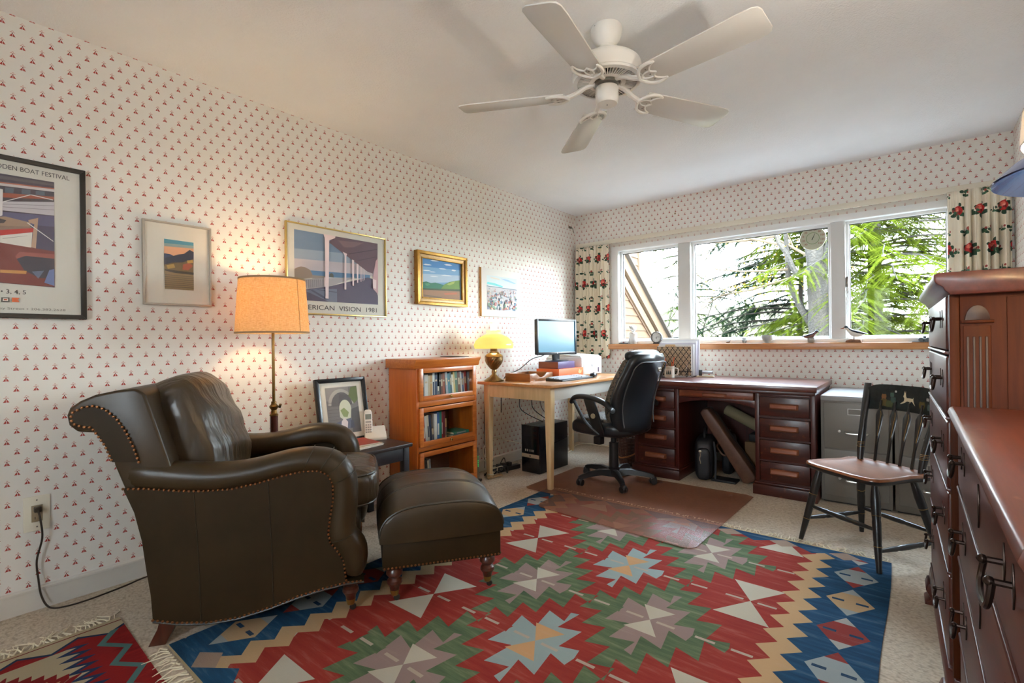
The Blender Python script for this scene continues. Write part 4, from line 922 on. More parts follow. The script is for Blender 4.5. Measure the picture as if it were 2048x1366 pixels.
top = [('ivory', .021, .205), ('cream', .017, .212), ('navy', .020, .200), ('slate', .024, .208), ('white', .034, .200), ('cream', .016, .192), ('tan', .023, .192), ('white', .021, .208), ('navy', .026, .210), ('ivory', .015, .110), ('black', .016, .204), ('brown', .018, .198), ('rust', .020, .202), ('grey', .023, .206), ('teal', .022, .196), ('slate', .016, .204), ('ivory', .017, .186), ('yellow', .016, .206), ('green', .026, .206), ('brown', .028, .198), ('white', .016, .202), ('blue', .014, .188), ('white', .010, .194), ('red', .024, .204), ('grey', .018, .198)]
y = BY0 + .026; lean = 0
rr = random.Random(9)
for n, (k, th, hh) in enumerate(top):
    lean = 0 if n < 13 else R(4.5) if n < 24 else 0
    book(k, 'top', n, th * .985, hh * .98, .14 + rr.uniform(-.01, .02), y + (.0155 if lean else .018 if n == 24 else 0), .672, lean, mark=(('navy', .2, .7) if k in ('white', 'ivory') else ('cream', .55, .8)) if n % 2 else ('cream', .7, .76)); y += th * (1.0 if not lean else 1.004)
mid = [('navy', .020, .215), ('black', .022, .214), ('cream', .013, .214), ('red', .018, .208), ('white', .022, .212), ('ivory', .016, .216), ('navy', .022, .214), ('cream', .016, .120), ('white', .026, .216), ('blue', .024, .226), ('emerald', .020, .228), ('red', .008, .228), ('maroon', .024, .226), ('tan', .014, .172)]
y = BY0 + .028
for n, (k, th, hh) in enumerate(mid):
    book(k, 'middle', n, th * .98, hh, .15, y + (.017 if 2 <= n <= 7 else 0), .375, R(4.2) if 2 <= n <= 7 else 0, mark=('white' if k not in ('white', 'ivory', 'cream', 'tan') else 'navy', .3, .65) if n % 2 else None); y += th + (.0166 if n == 7 else 0)
for n, (k, th, lab, mk) in enumerate((('green', .026, 'green book lying lowest in the stack on the middle bookcase shelf', 'white'), ('slate', .018, 'dark teal book lying between two others in the middle shelf stack', 'white'), ('emerald', .016, 'shiny blue-green book lying on top of the middle shelf stack', 'grey'))):
    o = book(k, 'middle', 0, th, .170 - .008 * n, .14, BY0 + .372 + .004 * n, .375 + sum((.026, .018, .016)[:n]) + .0008 * n, lie=True, lab=lab, mark=(mk, .2, .8))
low = [('rust', .020, .150), ('black', .022, .155), ('ivory', .016, .170), ('brown', .016, .180), ('black', .024, .185), ('cream', .014, .178), ('grey', .016, .184)]
y = BY0 + .028
for n, (k, th, hh) in enumerate(low):
    book(k, 'bottom', n, th * .96, hh + .02, .14, y + (.013 if n > 1 else 0), .085, R(3.6) if n > 1 else 0); y += th
# ------------------------------------------------------------ pine work table
TZ = .772; TX0, TX1, TY0, TY1 = .13, .85, 2.885, 4.24
PINE = wood('pale_pine', (206, 172, 124), (226, 196, 150), .4, 'z'); PINET = wood('table_top_pine', (176, 116, 62), (204, 148, 92), .3, 'y', coat=.3); EDGEW = wood('bare_edge', (196, 166, 128), (216, 190, 154), .6, 'y')
tb = thing('work_table', 'pale pine work table with tapered legs along the left wall', 'table')
MB().box(TX0, TX1, TY0, TY1, TZ - .022, TZ).build('top', PINET, tb, bevel=.003)
MB().box(TX0 + .045, TX1 - .045, TY0 + .045, TY0 + .063, TZ - .120, TZ - .022).build('apron', PINE, tb, bevel=.002); MB().box(TX0 + .045, TX1 - .045, TY1 - .063, TY1 - .045, TZ - .120, TZ - .022).build('apron', PINE, tb, bevel=.002)
GREYP = M('grey_apron', (196, 188, 176), .5)
MB().box(TX1 - .063, TX1 - .045, TY0 + .08, TY1 - .08, TZ - .120, TZ - .022).build('apron', GREYP, tb, bevel=.002); MB().box(TX0 + .045, TX0 + .063, TY0 + .08, TY1 - .08, TZ - .120, TZ - .022).build('apron', PINE, tb, bevel=.002)
for x_ in (TX0 + .065, TX1 - .065):
    for y_ in (TY0 + .065, TY1 - .065):
        a_, c_ = .027, .017; zf = .0126 if (x_ > .5 and y_ < 3.2) else 0
        MB().loft([[(x_ - c_, y_ - c_, zf), (x_ + c_, y_ - c_, zf), (x_ + c_, y_ + c_, zf), (x_ - c_, y_ + c_, zf)], [(x_ - a_, y_ - a_, TZ - .14), (x_ + a_, y_ - a_, TZ - .14), (x_ + a_, y_ + a_, TZ - .14), (x_ - a_, y_ + a_, TZ - .14)], [(x_ - a_, y_ - a_, TZ - .022), (x_ + a_, y_ - a_, TZ - .022), (x_ + a_, y_ + a_, TZ - .022), (x_ - a_, y_ + a_, TZ - .022)]]).build('leg', PINE, tb, bevel=.002)
# oil-style table lamp
PEWTER = M('antique_pewter', (150, 118, 72), .32, .85, var=(110, 88, 60), vscale=18)
m, nt, b = base_mat('butter_glass_shade')
df = nt.nodes.new('ShaderNodeBsdfDiffuse'); tl = nt.nodes.new('ShaderNodeBsdfTranslucent'); mx = nt.nodes.new('ShaderNodeMixShader'); mx.inputs[0].default_value = .7; gl = nt.nodes.new('ShaderNodeBsdfGlossy'); gl.inputs['Roughness'].default_value = .15; m2 = nt.nodes.new('ShaderNodeMixShader'); m2.inputs[0].default_value = .06
df.inputs[0].default_value = lin((250, 232, 168)); tl.inputs[0].default_value = lin((255, 234, 150))
nt.links.new(df.outputs[0], mx.inputs[1]); nt.links.new(tl.outputs[0], mx.inputs[2]); nt.links.new(mx.outputs[0], m2.inputs[1]); nt.links.new(gl.outputs[0], m2.inputs[2]); nt.links.new(m2.outputs[0], nt.nodes['Material Output'].inputs[0]); BUTTER = m
tl_ = thing('table_lamp', 'antique metal oil-style lamp with a lit butter yellow glass shade on the pine table', 'table lamp', (.235, 2.972, TZ))
MB().lathe([(0, .0), (.078, .0), (.080, .006), (.074, .012), (.062, .022), (.040, .036), (.022, .052), (.017, .066), (.0, .066)], 28).build('foot', PEWTER, tl_)
mb = MB()
for k in range(22): a_ = k * math.pi / 11; mb.ball((.071 * math.cos(a_), .071 * math.sin(a_), .010), .0045, .0045, .0045, 6)
mb.build('beaded_rim', M('dark_pewter', (76, 62, 44), .4, .8), tl_, kind='stuff')
MB().lathe([(0, .06), (.017, .06), (.020, .078), (.016, .092), (.030, .102), (.0, .102)], 20).build('stem', PEWTER, tl_)
def font(u_, v_):
    z_ = .10 + .092 * v_; r_ = .030 + .042 * math.sin(min(1, v_ * 1.15) * math.pi / 2); a_ = 2 * math.pi * u_ + v_ * .9
    r_ *= 1 + .035 * math.sin(20 * 2 * math.pi * u_) * math.sin(math.pi * min(1, v_ * 1.1)); return (r_ * math.cos(a_), r_ * math.sin(a_), z_)
MB().grid(font, 120, 10).build('fluted_font', PEWTER, tl_)
MB().lathe([(.072, .190), (.074, .198), (.066, .210), (.050, .222), (.034, .228), (.034, .236), (.028, .240), (.030, .252), (.026, .256), (.030, .262), (.028, .274), (.024, .276), (.0, .276)], 24).build('burner', PEWTER, tl_)
MB().tube([(.03, 0, .232), (.052, -.006, .228)], .003, 6).ball((.055, -.006, .228), .003, .008, .008, 8).build('wick_knob', PEWTER, tl_)
def mel(u_, v_):
    a_ = 2 * math.pi * u_; prof = [(.152, .262), (.160, .290), (.146, .322), (.116, .350), (.078, .368), (.060, .376), (.054, .390), (.060, .406)]
    f_ = v_ * (len(prof) - 1); i = min(int(f_), len(prof) - 2); t_ = f_ - i; r_ = prof[i][0] * (1 - t_) + prof[i + 1][0] * t_; z_ = prof[i][1] * (1 - t_) + prof[i + 1][1] * t_
    r_ *= 1 + .028 * (abs(math.sin(8 * a_ / 2 * 1.25)) - .6) * max(0, 1 - v_ * 1.6); return (r_ * math.cos(a_), r_ * math.sin(a_), z_)
MB().grid(mel, 80, 28).build('glass_shade', BUTTER, tl_, smooth=80)
MB().lathe([(.030, .276), (.038, .30), (.034, .34), (.026, .40), (.026, .448), (.030, .466), (.036, .474), (.030, .476), (0, .470)], 24).build('chimney', leafmat('chimney_glass', (244, 236, 230), (250, 242, 236)), tl_, smooth=60)
bulb_light('table_lamp_light', tl_, (0, 0, .325), LAMP2, (1, .84, .52), .028)
# wooden letter tray
TRAYW = wood('tray_walnut', (120, 72, 34), (160, 104, 54), .35, 'x', coat=.3)
tr_ = thing('letter_tray', 'wooden desk tray with a scooped end in front of the table lamp', 'tray', (.285, 3.05, TZ))
MB().box(0, .25, 0, .31, .0, .006).build('bottom', TRAYW, tr_, smooth=0)
MB().box(0, .25, 0, .010, .006, .062).build('side', TRAYW, tr_, bevel=.002); MB().box(0, .25, .30, .31, .006, .062).build('side', TRAYW, tr_, bevel=.002); MB().box(0, .010, .010, .30, .006, .062).build('end', TRAYW, tr_, bevel=.002)
sc_p = [(.010, .006), (.30, .006), (.30, .062)] + [(.225 - .14 * k / 8, .062 - .034 * math.sin(math.pi * k / 8)) for k in range(9)] + [(.010, .062)]
MB().prism(sc_p, .240, .25, 'yz').build('scooped_end', TRAYW, tr_, bevel=.001)
# boxes, monitor
MB_or = thing('storage_box', 'flat orange box under the purple box on the pine table', 'box', (.34, 3.40, TZ))
MB().box(0, .23, 0, .385, 0, .082).build('body', M('orange_card', (224, 108, 52), .5), MB_or, bevel=.002)
prints('printed_leaf', [((238, 176, 128), [(.30, .045), (.325, .072), (.345, .052), (.37, .07), (.35, .035), (.32, .03)])], MB_or, .2305)
MB_pu = thing('storage_box', 'purple and brown box holding up the computer monitor', 'box', (.335, 3.44, TZ + .083))
MB().box(0, .20, 0, .26, 0, .058).build('body', M('purple_card', (84, 70, 112), .45), MB_pu, bevel=.0015); MB().box(.0, .2, -.001, -.0001, 0.001, .057).build('brown_face', M('brown_card', (120, 64, 44), .5), MB_pu, smooth=0)
MON = M('monitor_black', (40, 40, 44), .3); MONG = M('monitor_back', (96, 84, 60), .4)
mo = thing('computer_monitor', 'widescreen black monitor with a plain blue-grey screen', 'monitor', (.425, 3.585, TZ + .1415), R(-13))
MB().lathe([(0, 0), (.10, 0), (.105, .004), (.09, .010), (.0, .012)], 32).build('stand_base', MON, mo)
MB().box(-.024, -.002, -.038, .038, .008, .10).build('stand_neck', MON, mo, bevel=.004)
MB().box(-.028, .004, -.232, .232, .058, .362).build('housing', MON, mo, bevel=.008, bseg=3)
MB().box(-.05, -.028, -.16, .16, .10, .32).build('back_shell', MONG, mo, bevel=.010)
for a_, b_, z0_, z1_ in ((-.234, -.216, .056, .364), (.216, .234, .056, .364), (-.216, .216, .346, .364), (-.216, .216, .056, .080)): MB().box(.003, .012, a_, b_, z0_, z1_).build('bezel', MON, mo, bevel=.002)
MB().box(.004, .0045, -.216, .216, .080, .346).build('screen', M('screen_blue', (40, 60, 72), .25, emit=((86, 138, 162), .55)), mo, smooth=0)
MB().lathe([(0, 0), (.004, 0), (.004, .0006), (0, .0006)], 12, Matrix.Translation((.012, 0, .068)) @ Matrix.Rotation(R(90), 4, 'Y')).build('badge', M('badge_silver', (190, 190, 190), .3, .8), mo)
tag(MB().tube(smoothpath([(.392, 3.50, TZ + .22), (.36, 3.46, TZ + .19), (.28, 3.41, TZ + .16), (.20, 3.34, TZ + .075), (.10, 3.28, TZ + .02), (.06, 3.27, TZ - .1), (.05, 3.27, TZ - .3)]), .004, 6).build('monitor_cable', M('black_rubber', (26, 26, 28), .5)), 'black cable looping from the monitor down behind the pine table', 'cable')
# laser printer
PRW = M('printer_white', (226, 224, 220), .35); PRB = M('printer_side', (214, 196, 168), .4)
pn = thing('laser_printer', 'white laser printer with a round emblem at the far end of the pine table', 'printer', (.16, 3.80, TZ))
MB().box(0, .385, 0, .37, .004, .17).build('body', PRW, pn, bevel=.014, bseg=3)
MB().prism([(.02, .165), (.375, .165), (.36, .182), (.06, .196), (.02, .19)], .012, .358).build('lid', PRW, pn, bevel=.006)
MB().box(.383, .388, .035, .335, .012, .128).build('paper_door', M('printer_panel', (218, 216, 212), .4), pn, bevel=.002)
MB().box(.384, .3855, .03, .34, .1285, .1298).build('door_gap', M('gap_dark', (150, 148, 146), .6), pn, smooth=0)
e_ = MB().lathe([(0, 0), (.0145, 0), (.0145, .001), (0, .001)], 24, Matrix.Translation((.388, .185, .09)) @ Matrix.Rotation(R(90), 4, 'Y')).build('emblem', M('emblem_grey', (96, 96, 98), .4), pn)
MB().lathe([(0, 0), (.0115, 0), (.0115, .0006), (0, .0006)], 24, Matrix.Translation((.389, .185, .09)) @ Matrix.Rotation(R(90), 4, 'Y')).build('emblem_disc', PRW, e_)
text('emblem_letters', 'hp', .021, M('emblem_grey', (96, 96, 98), .4), e_, (.3898, .174, .085))
MB().box(.3878, .389, .285, .305, .025, .068).build('label', M('label_plum', (76, 60, 86), .5), pn, smooth=0)
MB().box(.10, .22, .11, .26, .196, .198).build('output_slot', M('slot_shadow', (150, 146, 140), .6), pn, smooth=0)
# keyboard and mouse
kb = thing('keyboard', 'black computer keyboard with pale keys along the table edge', 'keyboard', (.655, 3.20, TZ), R(-1))
MB().prism([(-.08, 0), (.08, 0), (.08, .012), (-.075, .026), (-.08, .022)], 0, .46).build('case', M('keyboard_black', (34, 34, 36), .4), kb, bevel=.003)
mb = MB()
for i in range(5):
    for j in range(21):
        if j in (15,): continue
        x_ = -.062 + i * .0245; y_ = .012 + j * .0208; z_ = .0255 - (x_ + .075) * .0903
        mb.box(x_ - .009, x_ + .009, y_, y_ + .0172, z_ - .002, z_ + .006)
mb.build('keys', M('key_white', (196, 200, 206), .4), kb, kind='stuff', smooth=0)
ms = thing('computer_mouse', 'black computer mouse beside the keyboard', 'mouse', (.70, 3.735, TZ), R(-160))
MB().pillow(.062, .11, .042, 2.6, 6, Matrix.Translation((0, 0, .019))).build('shell', M('mouse_black', (28, 30, 34), .25), ms)
MB().lathe([(0, -.004), (.008, -.004), (.008, .004), (0, .004)], 12, Matrix.Translation((0, -.026, .037)) @ Matrix.Rotation(R(90), 4, 'Y')).build('scroll_wheel', M('wheel_grey', (120, 120, 124), .4), ms)
# ------------------------------------------------------------ under the table: tower, router, cables
PCB = M('tower_black', (18, 18, 22), .3)
tw = thing('computer_tower', 'black computer tower with a silver band on the carpet under the pine table', 'computer', (.285, 3.262, 0), R(-2))
MB().box(0, .185, .006, .40, .004, .392).build('case', PCB, tw, bevel=.004)
MB().box(-.001, .186, -.008, .006, .004, .394).build('bezel', M('tower_gloss', (14, 14, 18), .15), tw, bevel=.004)
MB().box(.0, .185, -.010, -.007, .128, .158).build('silver_band', M('champagne_plastic', (176, 158, 132), .35, .3), tw, bevel=.001)
MB().lathe([(0, 0), (.008, 0), (.008, .0008), (0, .0008)], 16, Matrix.Translation((.092, -.010, .143)) @ Matrix.Rotation(R(90), 4, 'X')).build('badge', M('badge_dark', (90, 76, 60), .4), tw)
for z_ in (.345, .305): MB().box(.02, .165, -.0088, -.0078, z_, z_ + .032).build('drive_door', M('tower_gloss2', (26, 26, 30), .2), tw, bevel=.001)
mb = MB()
for x_ in (.045, .065, .09, .11, .125): mb.box(x_ - .006, x_ + .006, -.0092, -.0078, .178, .196)
mb.build('front_ports', M('port_metal', (150, 140, 126), .4, .5), tw, smooth=0)
MB().prism([(.012, .20), (.39, .25), (.385, .255), (.012, .208)], .1852, .1862, 'yz').build('side_crease', M('tower_gloss2', (26, 26, 30), .2), tw, smooth=0)
rt_ = thing('router', 'slim grey upright router with green status lights beside the bookcase', 'router', (.16, 2.755, 0), R(20))
MB().box(-.02, .075, -.045, .075, 0, .018).build('foot', M('router_black', (22, 22, 24), .4), rt_, bevel=.004)
MB().box(0, .055, -.035, .065, .018, .268).build('body', M('router_grey', (74, 72, 66), .4), rt_, bevel=.008)
for z_ in (.118, .132, .146, .160, .190): MB().box(.0552, .0558, .040, .046, z_, z_ + .006).build('status_light', M('green_led', (40, 140, 70), .4, emit=((60, 230, 110), 1.0)), rt_, smooth=0)
rr = random.Random(21)
def tangle(name, label, mat, n, c, rad, r, zmax):
    mb = MB(); pts = []
    for k in range(n): a_ = rr.uniform(0, 6.28) + k * 1.9; pts.append((c[0] + rad * rr.uniform(.4, 1) * math.cos(a_) * .7, c[1] + rad * rr.uniform(.4, 1) * math.sin(a_), r + abs(rr.gauss(0, 1)) * zmax * .5))
    mb.tube(smoothpath(pts, 7), r, 6); tag(mb.build(name, mat), label, 'cable')
BLK = MATS['black_rubber']; WHC = M('white_cable', (216, 204, 178), .5); TANC = M('tan_cable', (176, 138, 92), .5)
tangle('cable', 'tangled black cables heaped on the carpet under the pine table', BLK, 16, (.17, 3.07), .13, .0045, .12)
tangle('cable', 'tangled white cables heaped on the carpet beside the table leg', WHC, 11, (.19, 2.99), .10, .004, .07)
tangle('cable', 'tan cable coiled on the carpet near the router', TANC, 9, (.22, 3.0), .11, .004, .02)
tag(MB().tube(smoothpath([(.21, 2.98, .02), (.09, 3.0, .16), (.04, 3.08, .235), (.03, 3.2, .26), (.06, 3.32, .225), (.20, 3.45, .18), (.278, 3.5, .17)]), .004, 6).build('cable', WHC), 'white cable arching up the wall from the table leg to the tower', 'cable')
tag(MB().tube([(.012, 3.09, .02), (.010, 3.095, .40), (.012, 3.10, .76)], .003, 6).build('cable', BLK), 'thin straight black cord running up the wallpaper under the table', 'cable')
for k, (ya, yb) in enumerate(((3.42, 3.47), (3.60, 3.58), (3.72, 3.66), (3.88, 3.62))):
    tag(MB().tube(smoothpath([(.10, ya, TZ - .03), (.12, ya + .02, .60), (.14 + .02 * k, (ya + yb) / 2, .48), (.36 - .03 * k, yb, .39)]), .0038 if k != 2 else .0025, 6).build('cable', BLK), ['thick black cable slanting from the table to the top of the tower, nearest the lamp', 'black cable hanging to the tower beside the slanting one', 'thin black wire hanging between the cables behind the tower', 'black cable hanging to the tower nearest the curtain'][k], 'cable')
ps = thing('power_strip', 'black power strip with plugs behind the table leg', 'power strip', (.16, 3.20, 0), R(80))
MB().box(-.14, .14, -.025, .025, 0, .035).build('body', BLK, ps, bevel=.005)
for x_ in (-.08, -.03, .03): MB().box(x_ - .018, x_ + .018, -.02, .02, .035, .068).build('plug', M('adapter_black', (30, 28, 28), .45), ps, bevel=.004)
tag(MB().tube(smoothpath([(.30, 3.67, .006), (.22, 4.1, .006), (.12, 4.38, .006), (.18, 4.50, .006), (.40, 4.52, .006), (.66, 4.44, .006), (.80, 4.40, .006)]), .005, 6).build('cable', WHC), 'cream cable lying on the carpet along the back baseboard', 'cable')
tag(MB().box(.001, .007, 3.86, 3.93, .30, .415).build('wall_outlet', M('outlet_cream', (232, 224, 204), .35), bevel=.003), 'cream wall outlet low on the wallpaper under the pine table', 'outlet')
# ------------------------------------------------------------ office chair
BLEA = M('black_leather', (24, 26, 30), .3, spec=.5, bmp=.15, bscale=180, bdist=.002); BPLA = M('black_plastic', (26, 26, 28), .33)
m, nt, b = base_mat('woven_mesh'); v = obj_vec(nt); wv = nt.nodes.new('ShaderNodeTexVoronoi'); wv.inputs['Scale'].default_value = 70; nt.links.new(v, wv.inputs['Vector'])
nt.links.new(ramp(nt, wv.outputs['Distance'], (22, 20, 18), (98, 84, 70), .25, .6), b.inputs['Base Color']); b.inputs['Roughness'].default_value = .7; bump(nt, b, wv.outputs['Distance'], .5, .004); MESHF = m
OC = (1.06, 3.40, .0126)
oc = thing('office_chair', 'black leather swivel office chair with padded arms on five castors', 'office chair', OC, R(172))
# local x = the way the sitter faces
for k in range(5):
    a_ = R(-50 + 72 * k - 172); ca, sa = math.cos(a_), math.sin(a_)
    secs = []
    for r_, w_, h_, z_ in ((.03, .030, .028, .075), (.12, .024, .022, .088), (.22, .019, .017, .078), (.275, .018, .016, .066), (.295, .016, .012, .060)):
        cx, cy = r_ * ca, r_ * sa; secs.append([(cx - w_ * sa, cy + w_ * ca, z_ - h_), (cx - w_ * .7 * sa, cy + w_ * .7 * ca, z_ + h_ * .8), (cx, cy, z_ + h_), (cx + w_ * .7 * sa, cy - w_ * .7 * ca, z_ + h_ * .8), (cx + w_ * sa, cy - w_ * ca, z_ - h_)])
    g = MB().loft(secs).build('base_arm', BPLA, oc, smooth=50)
    cs = MB().cyl((.283 * ca, .283 * sa, .062), (.283 * ca, .283 * sa, .036), .007, 8)
    Mx = Matrix.Translation((.283 * ca, .283 * sa, 0)) @ Matrix.Rotation(a_ + .5, 4, 'Z')
    cs.pillow(.05, .036, .036, 3, 3, Mx @ Matrix.Translation((.004, 0, .042))); cs = cs.build('castor', BPLA, oc)
    for s_ in (-1, 1): MB().lathe([(0, -.008), (.022, -.008), (.025, -.004), (.025, .004), (.022, .008), (0, .008)], 18, Mx @ Matrix.Translation((.004, s_ * .014, .0255)) @ Matrix.Rotation(R(90), 4, 'X')).build('castor_wheel', M('wheel_black', (30, 28, 28), .4), cs)
MB().lathe([(0, .06), (.046, .06), (.046, .105), (.036, .115), (.034, .30), (.022, .305), (.022, .365), (0, .365)], 20).build('gas_post', BPLA, oc)
MB().box(-.11, .12, -.10, .10, .36, .385).build('tilt_mechanism', BPLA, oc, bevel=.006); MB().box(.01, .07, .10, .16, .30, .36).build('tension_knob', BPLA, oc, bevel=.008)
s1 = MB().pillow(.50, .50, .12, 4, 9, Matrix.Translation((.02, 0, .43)), .12)
for vv in s1.bm.verts:
    if vv.co.x > .16: vv.co.z -= (vv.co.x - .16) ** 2 * 1.1
s1.build('seat', BLEA, oc, smooth=80)
s2 = MB().pillow(.46, .42, .05, 4, 8, Matrix.Translation((.02, 0, .482)), .2)
for vv in s2.bm.verts:
    if vv.co.x > .16: vv.co.z -= (vv.co.x - .16) ** 2 * 1.1
s2.build('seat_pad', MESHF, oc, smooth=80)
def prof_back(t_):
    # lean of the back: returns x centre and z for t 0..1
    z_ = .40 + .575 * t_; x_ = -.205 - .03 * t_ - .07 * t_ ** 2 + .035 * math.sin(t_ * math.pi * 1.35); return x_, z_
def shell(off0, off1, wscale, t0, t1, p=4.0):
    secs = []
    N = 16
    for k in range(N + 1):
        t_ = t0 + (t1 - t0) * k / N; x_, z_ = prof_back(t_); e = 1 - abs(2 * k / N - 1) ** 7
        wd = wscale * (.215 + .035 * math.sin(min(1, t_ * 1.2) * math.pi)) * (.80 + .20 * e ** .5); ring = []
        for j in range(16):
            a_ = 2 * math.pi * j / 16; cy = math.copysign(abs(math.cos(a_)) ** (2 / p), math.cos(a_)); cx = math.copysign(abs(math.sin(a_)) ** (2 / p), math.sin(a_))
            xo = (off0 + off1) / 2 + (off1 - off0) / 2 * cx * (.45 + .55 * e ** .5) + .035 * cy * cy; ring.append((x_ + xo, wd * cy, z_))
        secs.append(ring)
    return MB().loft(secs)
bk_ = shell(-.055, .035, 1.0, .0, 1.0).build('backrest', BLEA, oc, smooth=80)
shell(.0, .085, .94, .10, .97).build('back_pad', MESHF, oc, smooth=80)
hr = MB().pillow(.10, .40, .085, 3, 7, Matrix.Translation((-.262, 0, .962))); hr.build('head_roll', BLEA, oc, smooth=80)
pts = []
for k in range(13):
    t_ = .10 + .74 * k / 12; x_, z_ = prof_back(t_); pts.append((x_ - .034, .185 + .02 * math.sin(t_ * 3), z_))
top_ = [(prof_back(.9)[0] - (.040 if y_ else .054), y_, prof_back(.9)[1]) for y_ in (.15, 0, -.15)]
pts2 = [(p_[0], -p_[1], p_[2]) for p_ in pts[::-1]]
MB().tube(smoothpath(pts + top_ + pts2, 3), .005, 6).build('back_piping', M('worn_piping', (60, 60, 62), .4), bk_)
x_, z_ = prof_back(.80); MB().box(x_ - .062, x_ - .054, -.115, -.07, z_ - .015, z_ + .015).build('logo_plate', M('chrome_badge', (150, 140, 128), .25, .8), bk_, bevel=.003)
for s_ in (1, -1):
    ap = smoothpath([(-.20, s_ * .285, .585), (-.13, s_ * .287, .635), (-.03, s_ * .288, .662), (.07, s_ * .288, .668), (.14, s_ * .287, .655), (.165, s_ * .286, .625)], 4)
    am = MB().loft([[(q.x + a2 * .0, q.y + .030 * math.cos(a_), q.z + .019 * math.sin(a_)) for a_ in [2 * math.pi * j / 12 for j in range(12)] for a2 in (0,)] for q in ap]).build('armrest', BPLA, oc, smooth=70)
    MB().loft([[(c_[0] - .045, s_ * (.27 + d_), c_[1]), (c_[0] + .045, s_ * (.27 + d_), c_[1]), (c_[0] + .045, s_ * (.292 + d_), c_[1]), (c_[0] - .045, s_ * (.292 + d_), c_[1])] for c_, d_ in (((-.06, .40), -.03), ((-.05, .48), -.005), ((-.025, .56), .0), ((.01, .65), .0))]).build('arm_bracket', BPLA, oc, bevel=.005)
    MB().tube(smoothpath([(-.06, s_ * .255, .40), (.03, s_ * .282, .47), (.10, s_ * .285, .56), (.15, s_ * .286, .64)], 4), .013, 8).build('arm_strut', BPLA, oc)
    MB().lathe([(0, -.006), (.018, -.006), (.018, .006), (0, .006)], 18, Matrix.Translation((-.035, s_ * .293, .535)) @ Matrix.Rotation(R(90), 4, 'X')).build('pivot_cap', M('pivot_tan', (150, 138, 112), .4), oc)
# ------------------------------------------------------------ mahogany pedestal desk
DKW = wood('dark_mahogany', (54, 19, 13), (78, 30, 20), .36, 'x', coat=.12, wear=(150, 82, 44)); DKV = wood('dark_mahogany_upright', (58, 20, 16), (82, 30, 22), .35, 'z'); DKT = wood('desk_top_mahogany', (78, 38, 28), (108, 56, 42), .3, 'x', coat=.3); PULL = wood('pull_wood', (116, 60, 38), (150, 86, 54), .45, 'x', wear=(190, 120, 70))
DX0, DX1, DY0, DY1 = 1.03, 2.345, 3.752, 4.54
de = thing('pedestal_desk', 'dark mahogany double pedestal desk with worn drawers under the window', 'desk')
MB().box(DX0, DX1, DY0, DY1, .727, .765).build('top', DKT, de, bevel=.005)
MB().box(DX0 + .012, DX1 - .012, DY0 + .012, DY1 - .012, .705, .727).build('top_moulding', DKW, de, bevel=.003)
def peds(x0, x1):
    pd = MB().box(x0, x0 + .028, DY0 + .036, DY1 - .03, .085, .705).box(x1 - .028, x1, DY0 + .036, DY1 - .03, .085, .705).box(x0 + .028, x1 - .028, DY1 - .05, DY1 - .03, .085, .705).build('pedestal', DKV, de, bevel=.002)
    fm_ = [(.685, .705), (.534, .549), (.384, .396), (.233, .243), (.085, .098)]
    for za, zb in fm_: MB().box(x0 + .028, x1 - .028, DY0 + .038, DY0 + .07, za, zb).build('rail', DKW, de, smooth=0)
    MB().box(x0 + .03, x1 - .03, DY0 + .045, DY0 + .08, .549, .705).build('inner_front', DKV, de, smooth=0)
    MB().box(x0 + .032, x1 - .03, DY0 + .030, DY0 + .045, .688, .702).build('writing_slide', DKW, de, bevel=.002)
    for za, zb in ((.551, .682), (.398, .532), (.245, .382), (.100, .231)):
        dr = MB().box(x0 + .032, x1 - .032, DY0 + .028, DY0 + .30, za, zb).build('drawer', DKW, de, bevel=.004)
        cx = (x0 + x1) / 2; zc = (za + zb) / 2 + .004
        pp = [(-.018, .010), (.006, .014), (.012, .0), (.004, -.012), (-.016, -.015)]
        MB().loft([[(cx + sx_ * w_, DY0 + .028 - max(.0005, (d_ + .018) * sc3), zc + z_) for d_, z_ in ((-.018, .020), (.008, .014), (.016, -.008), (.008, -.018), (-.018, -.014))] for sx_, w_, sc3 in ((-1, .088, .3), (-1, .078, 1), (1, .078, 1), (1, .088, .3))]).build('pull', PULL, dr, bevel=.0015)
    MB().box(x0 - .012, x1 + .012, DY0 + .006, DY1 - .02, 0, .072).build('plinth', DKW, de, bevel=.003)
    MB().box(x0 - .006, x1 + .006, DY0 + .016, DY1 - .026, .072, .088).build('plinth_moulding', DKW, de, bevel=.006)
peds(1.050, 1.417); peds(1.963, 2.330)
cd = MB().box(1.425, 1.955, DY0 + .030, DY0 + .40, .650, .702).build('centre_drawer', wood('worn_mahogany', (96, 44, 28), (134, 70, 42), .35, 'x', wear=(186, 116, 66)), de, bevel=.003)
MB().loft([[(1.69 + sx_ * w_, DY0 + .030 - max(.0005, (d_ + .018) * sc3), .672 + z_) for d_, z_ in ((-.018, .014), (.006, .010), (.012, -.006), (.006, -.012), (-.018, -.010))] for sx_, w_, sc3 in ((-1, .086, .3), (-1, .078, 1), (1, .078, 1), (1, .086, .3))]).build('pull', PULL, cd, bevel=.0015)
MB().cyl((1.69, DY0 + .0295, .694), (1.69, DY0 + .029, .694), .004, 10).build('keyhole', M('slot_black', (30, 26, 22), .6), cd)
ap = [(1.417, .650), (1.963, .650), (1.963, .592)] + [(1.963 - .546 * k / 14, .592 + .040 * math.sin(math.pi * k / 14) ** .7) for k in range(1, 14)] + [(1.417, .592)]
MB().prism(ap, DY0 + .040, DY0 + .062).build('arched_apron', DKV, de, bevel=.002)
MB().box(1.417, 1.963, DY1 - .06, DY1 - .04, .10, .65).build('modesty_panel', DKV, de, smooth=0)
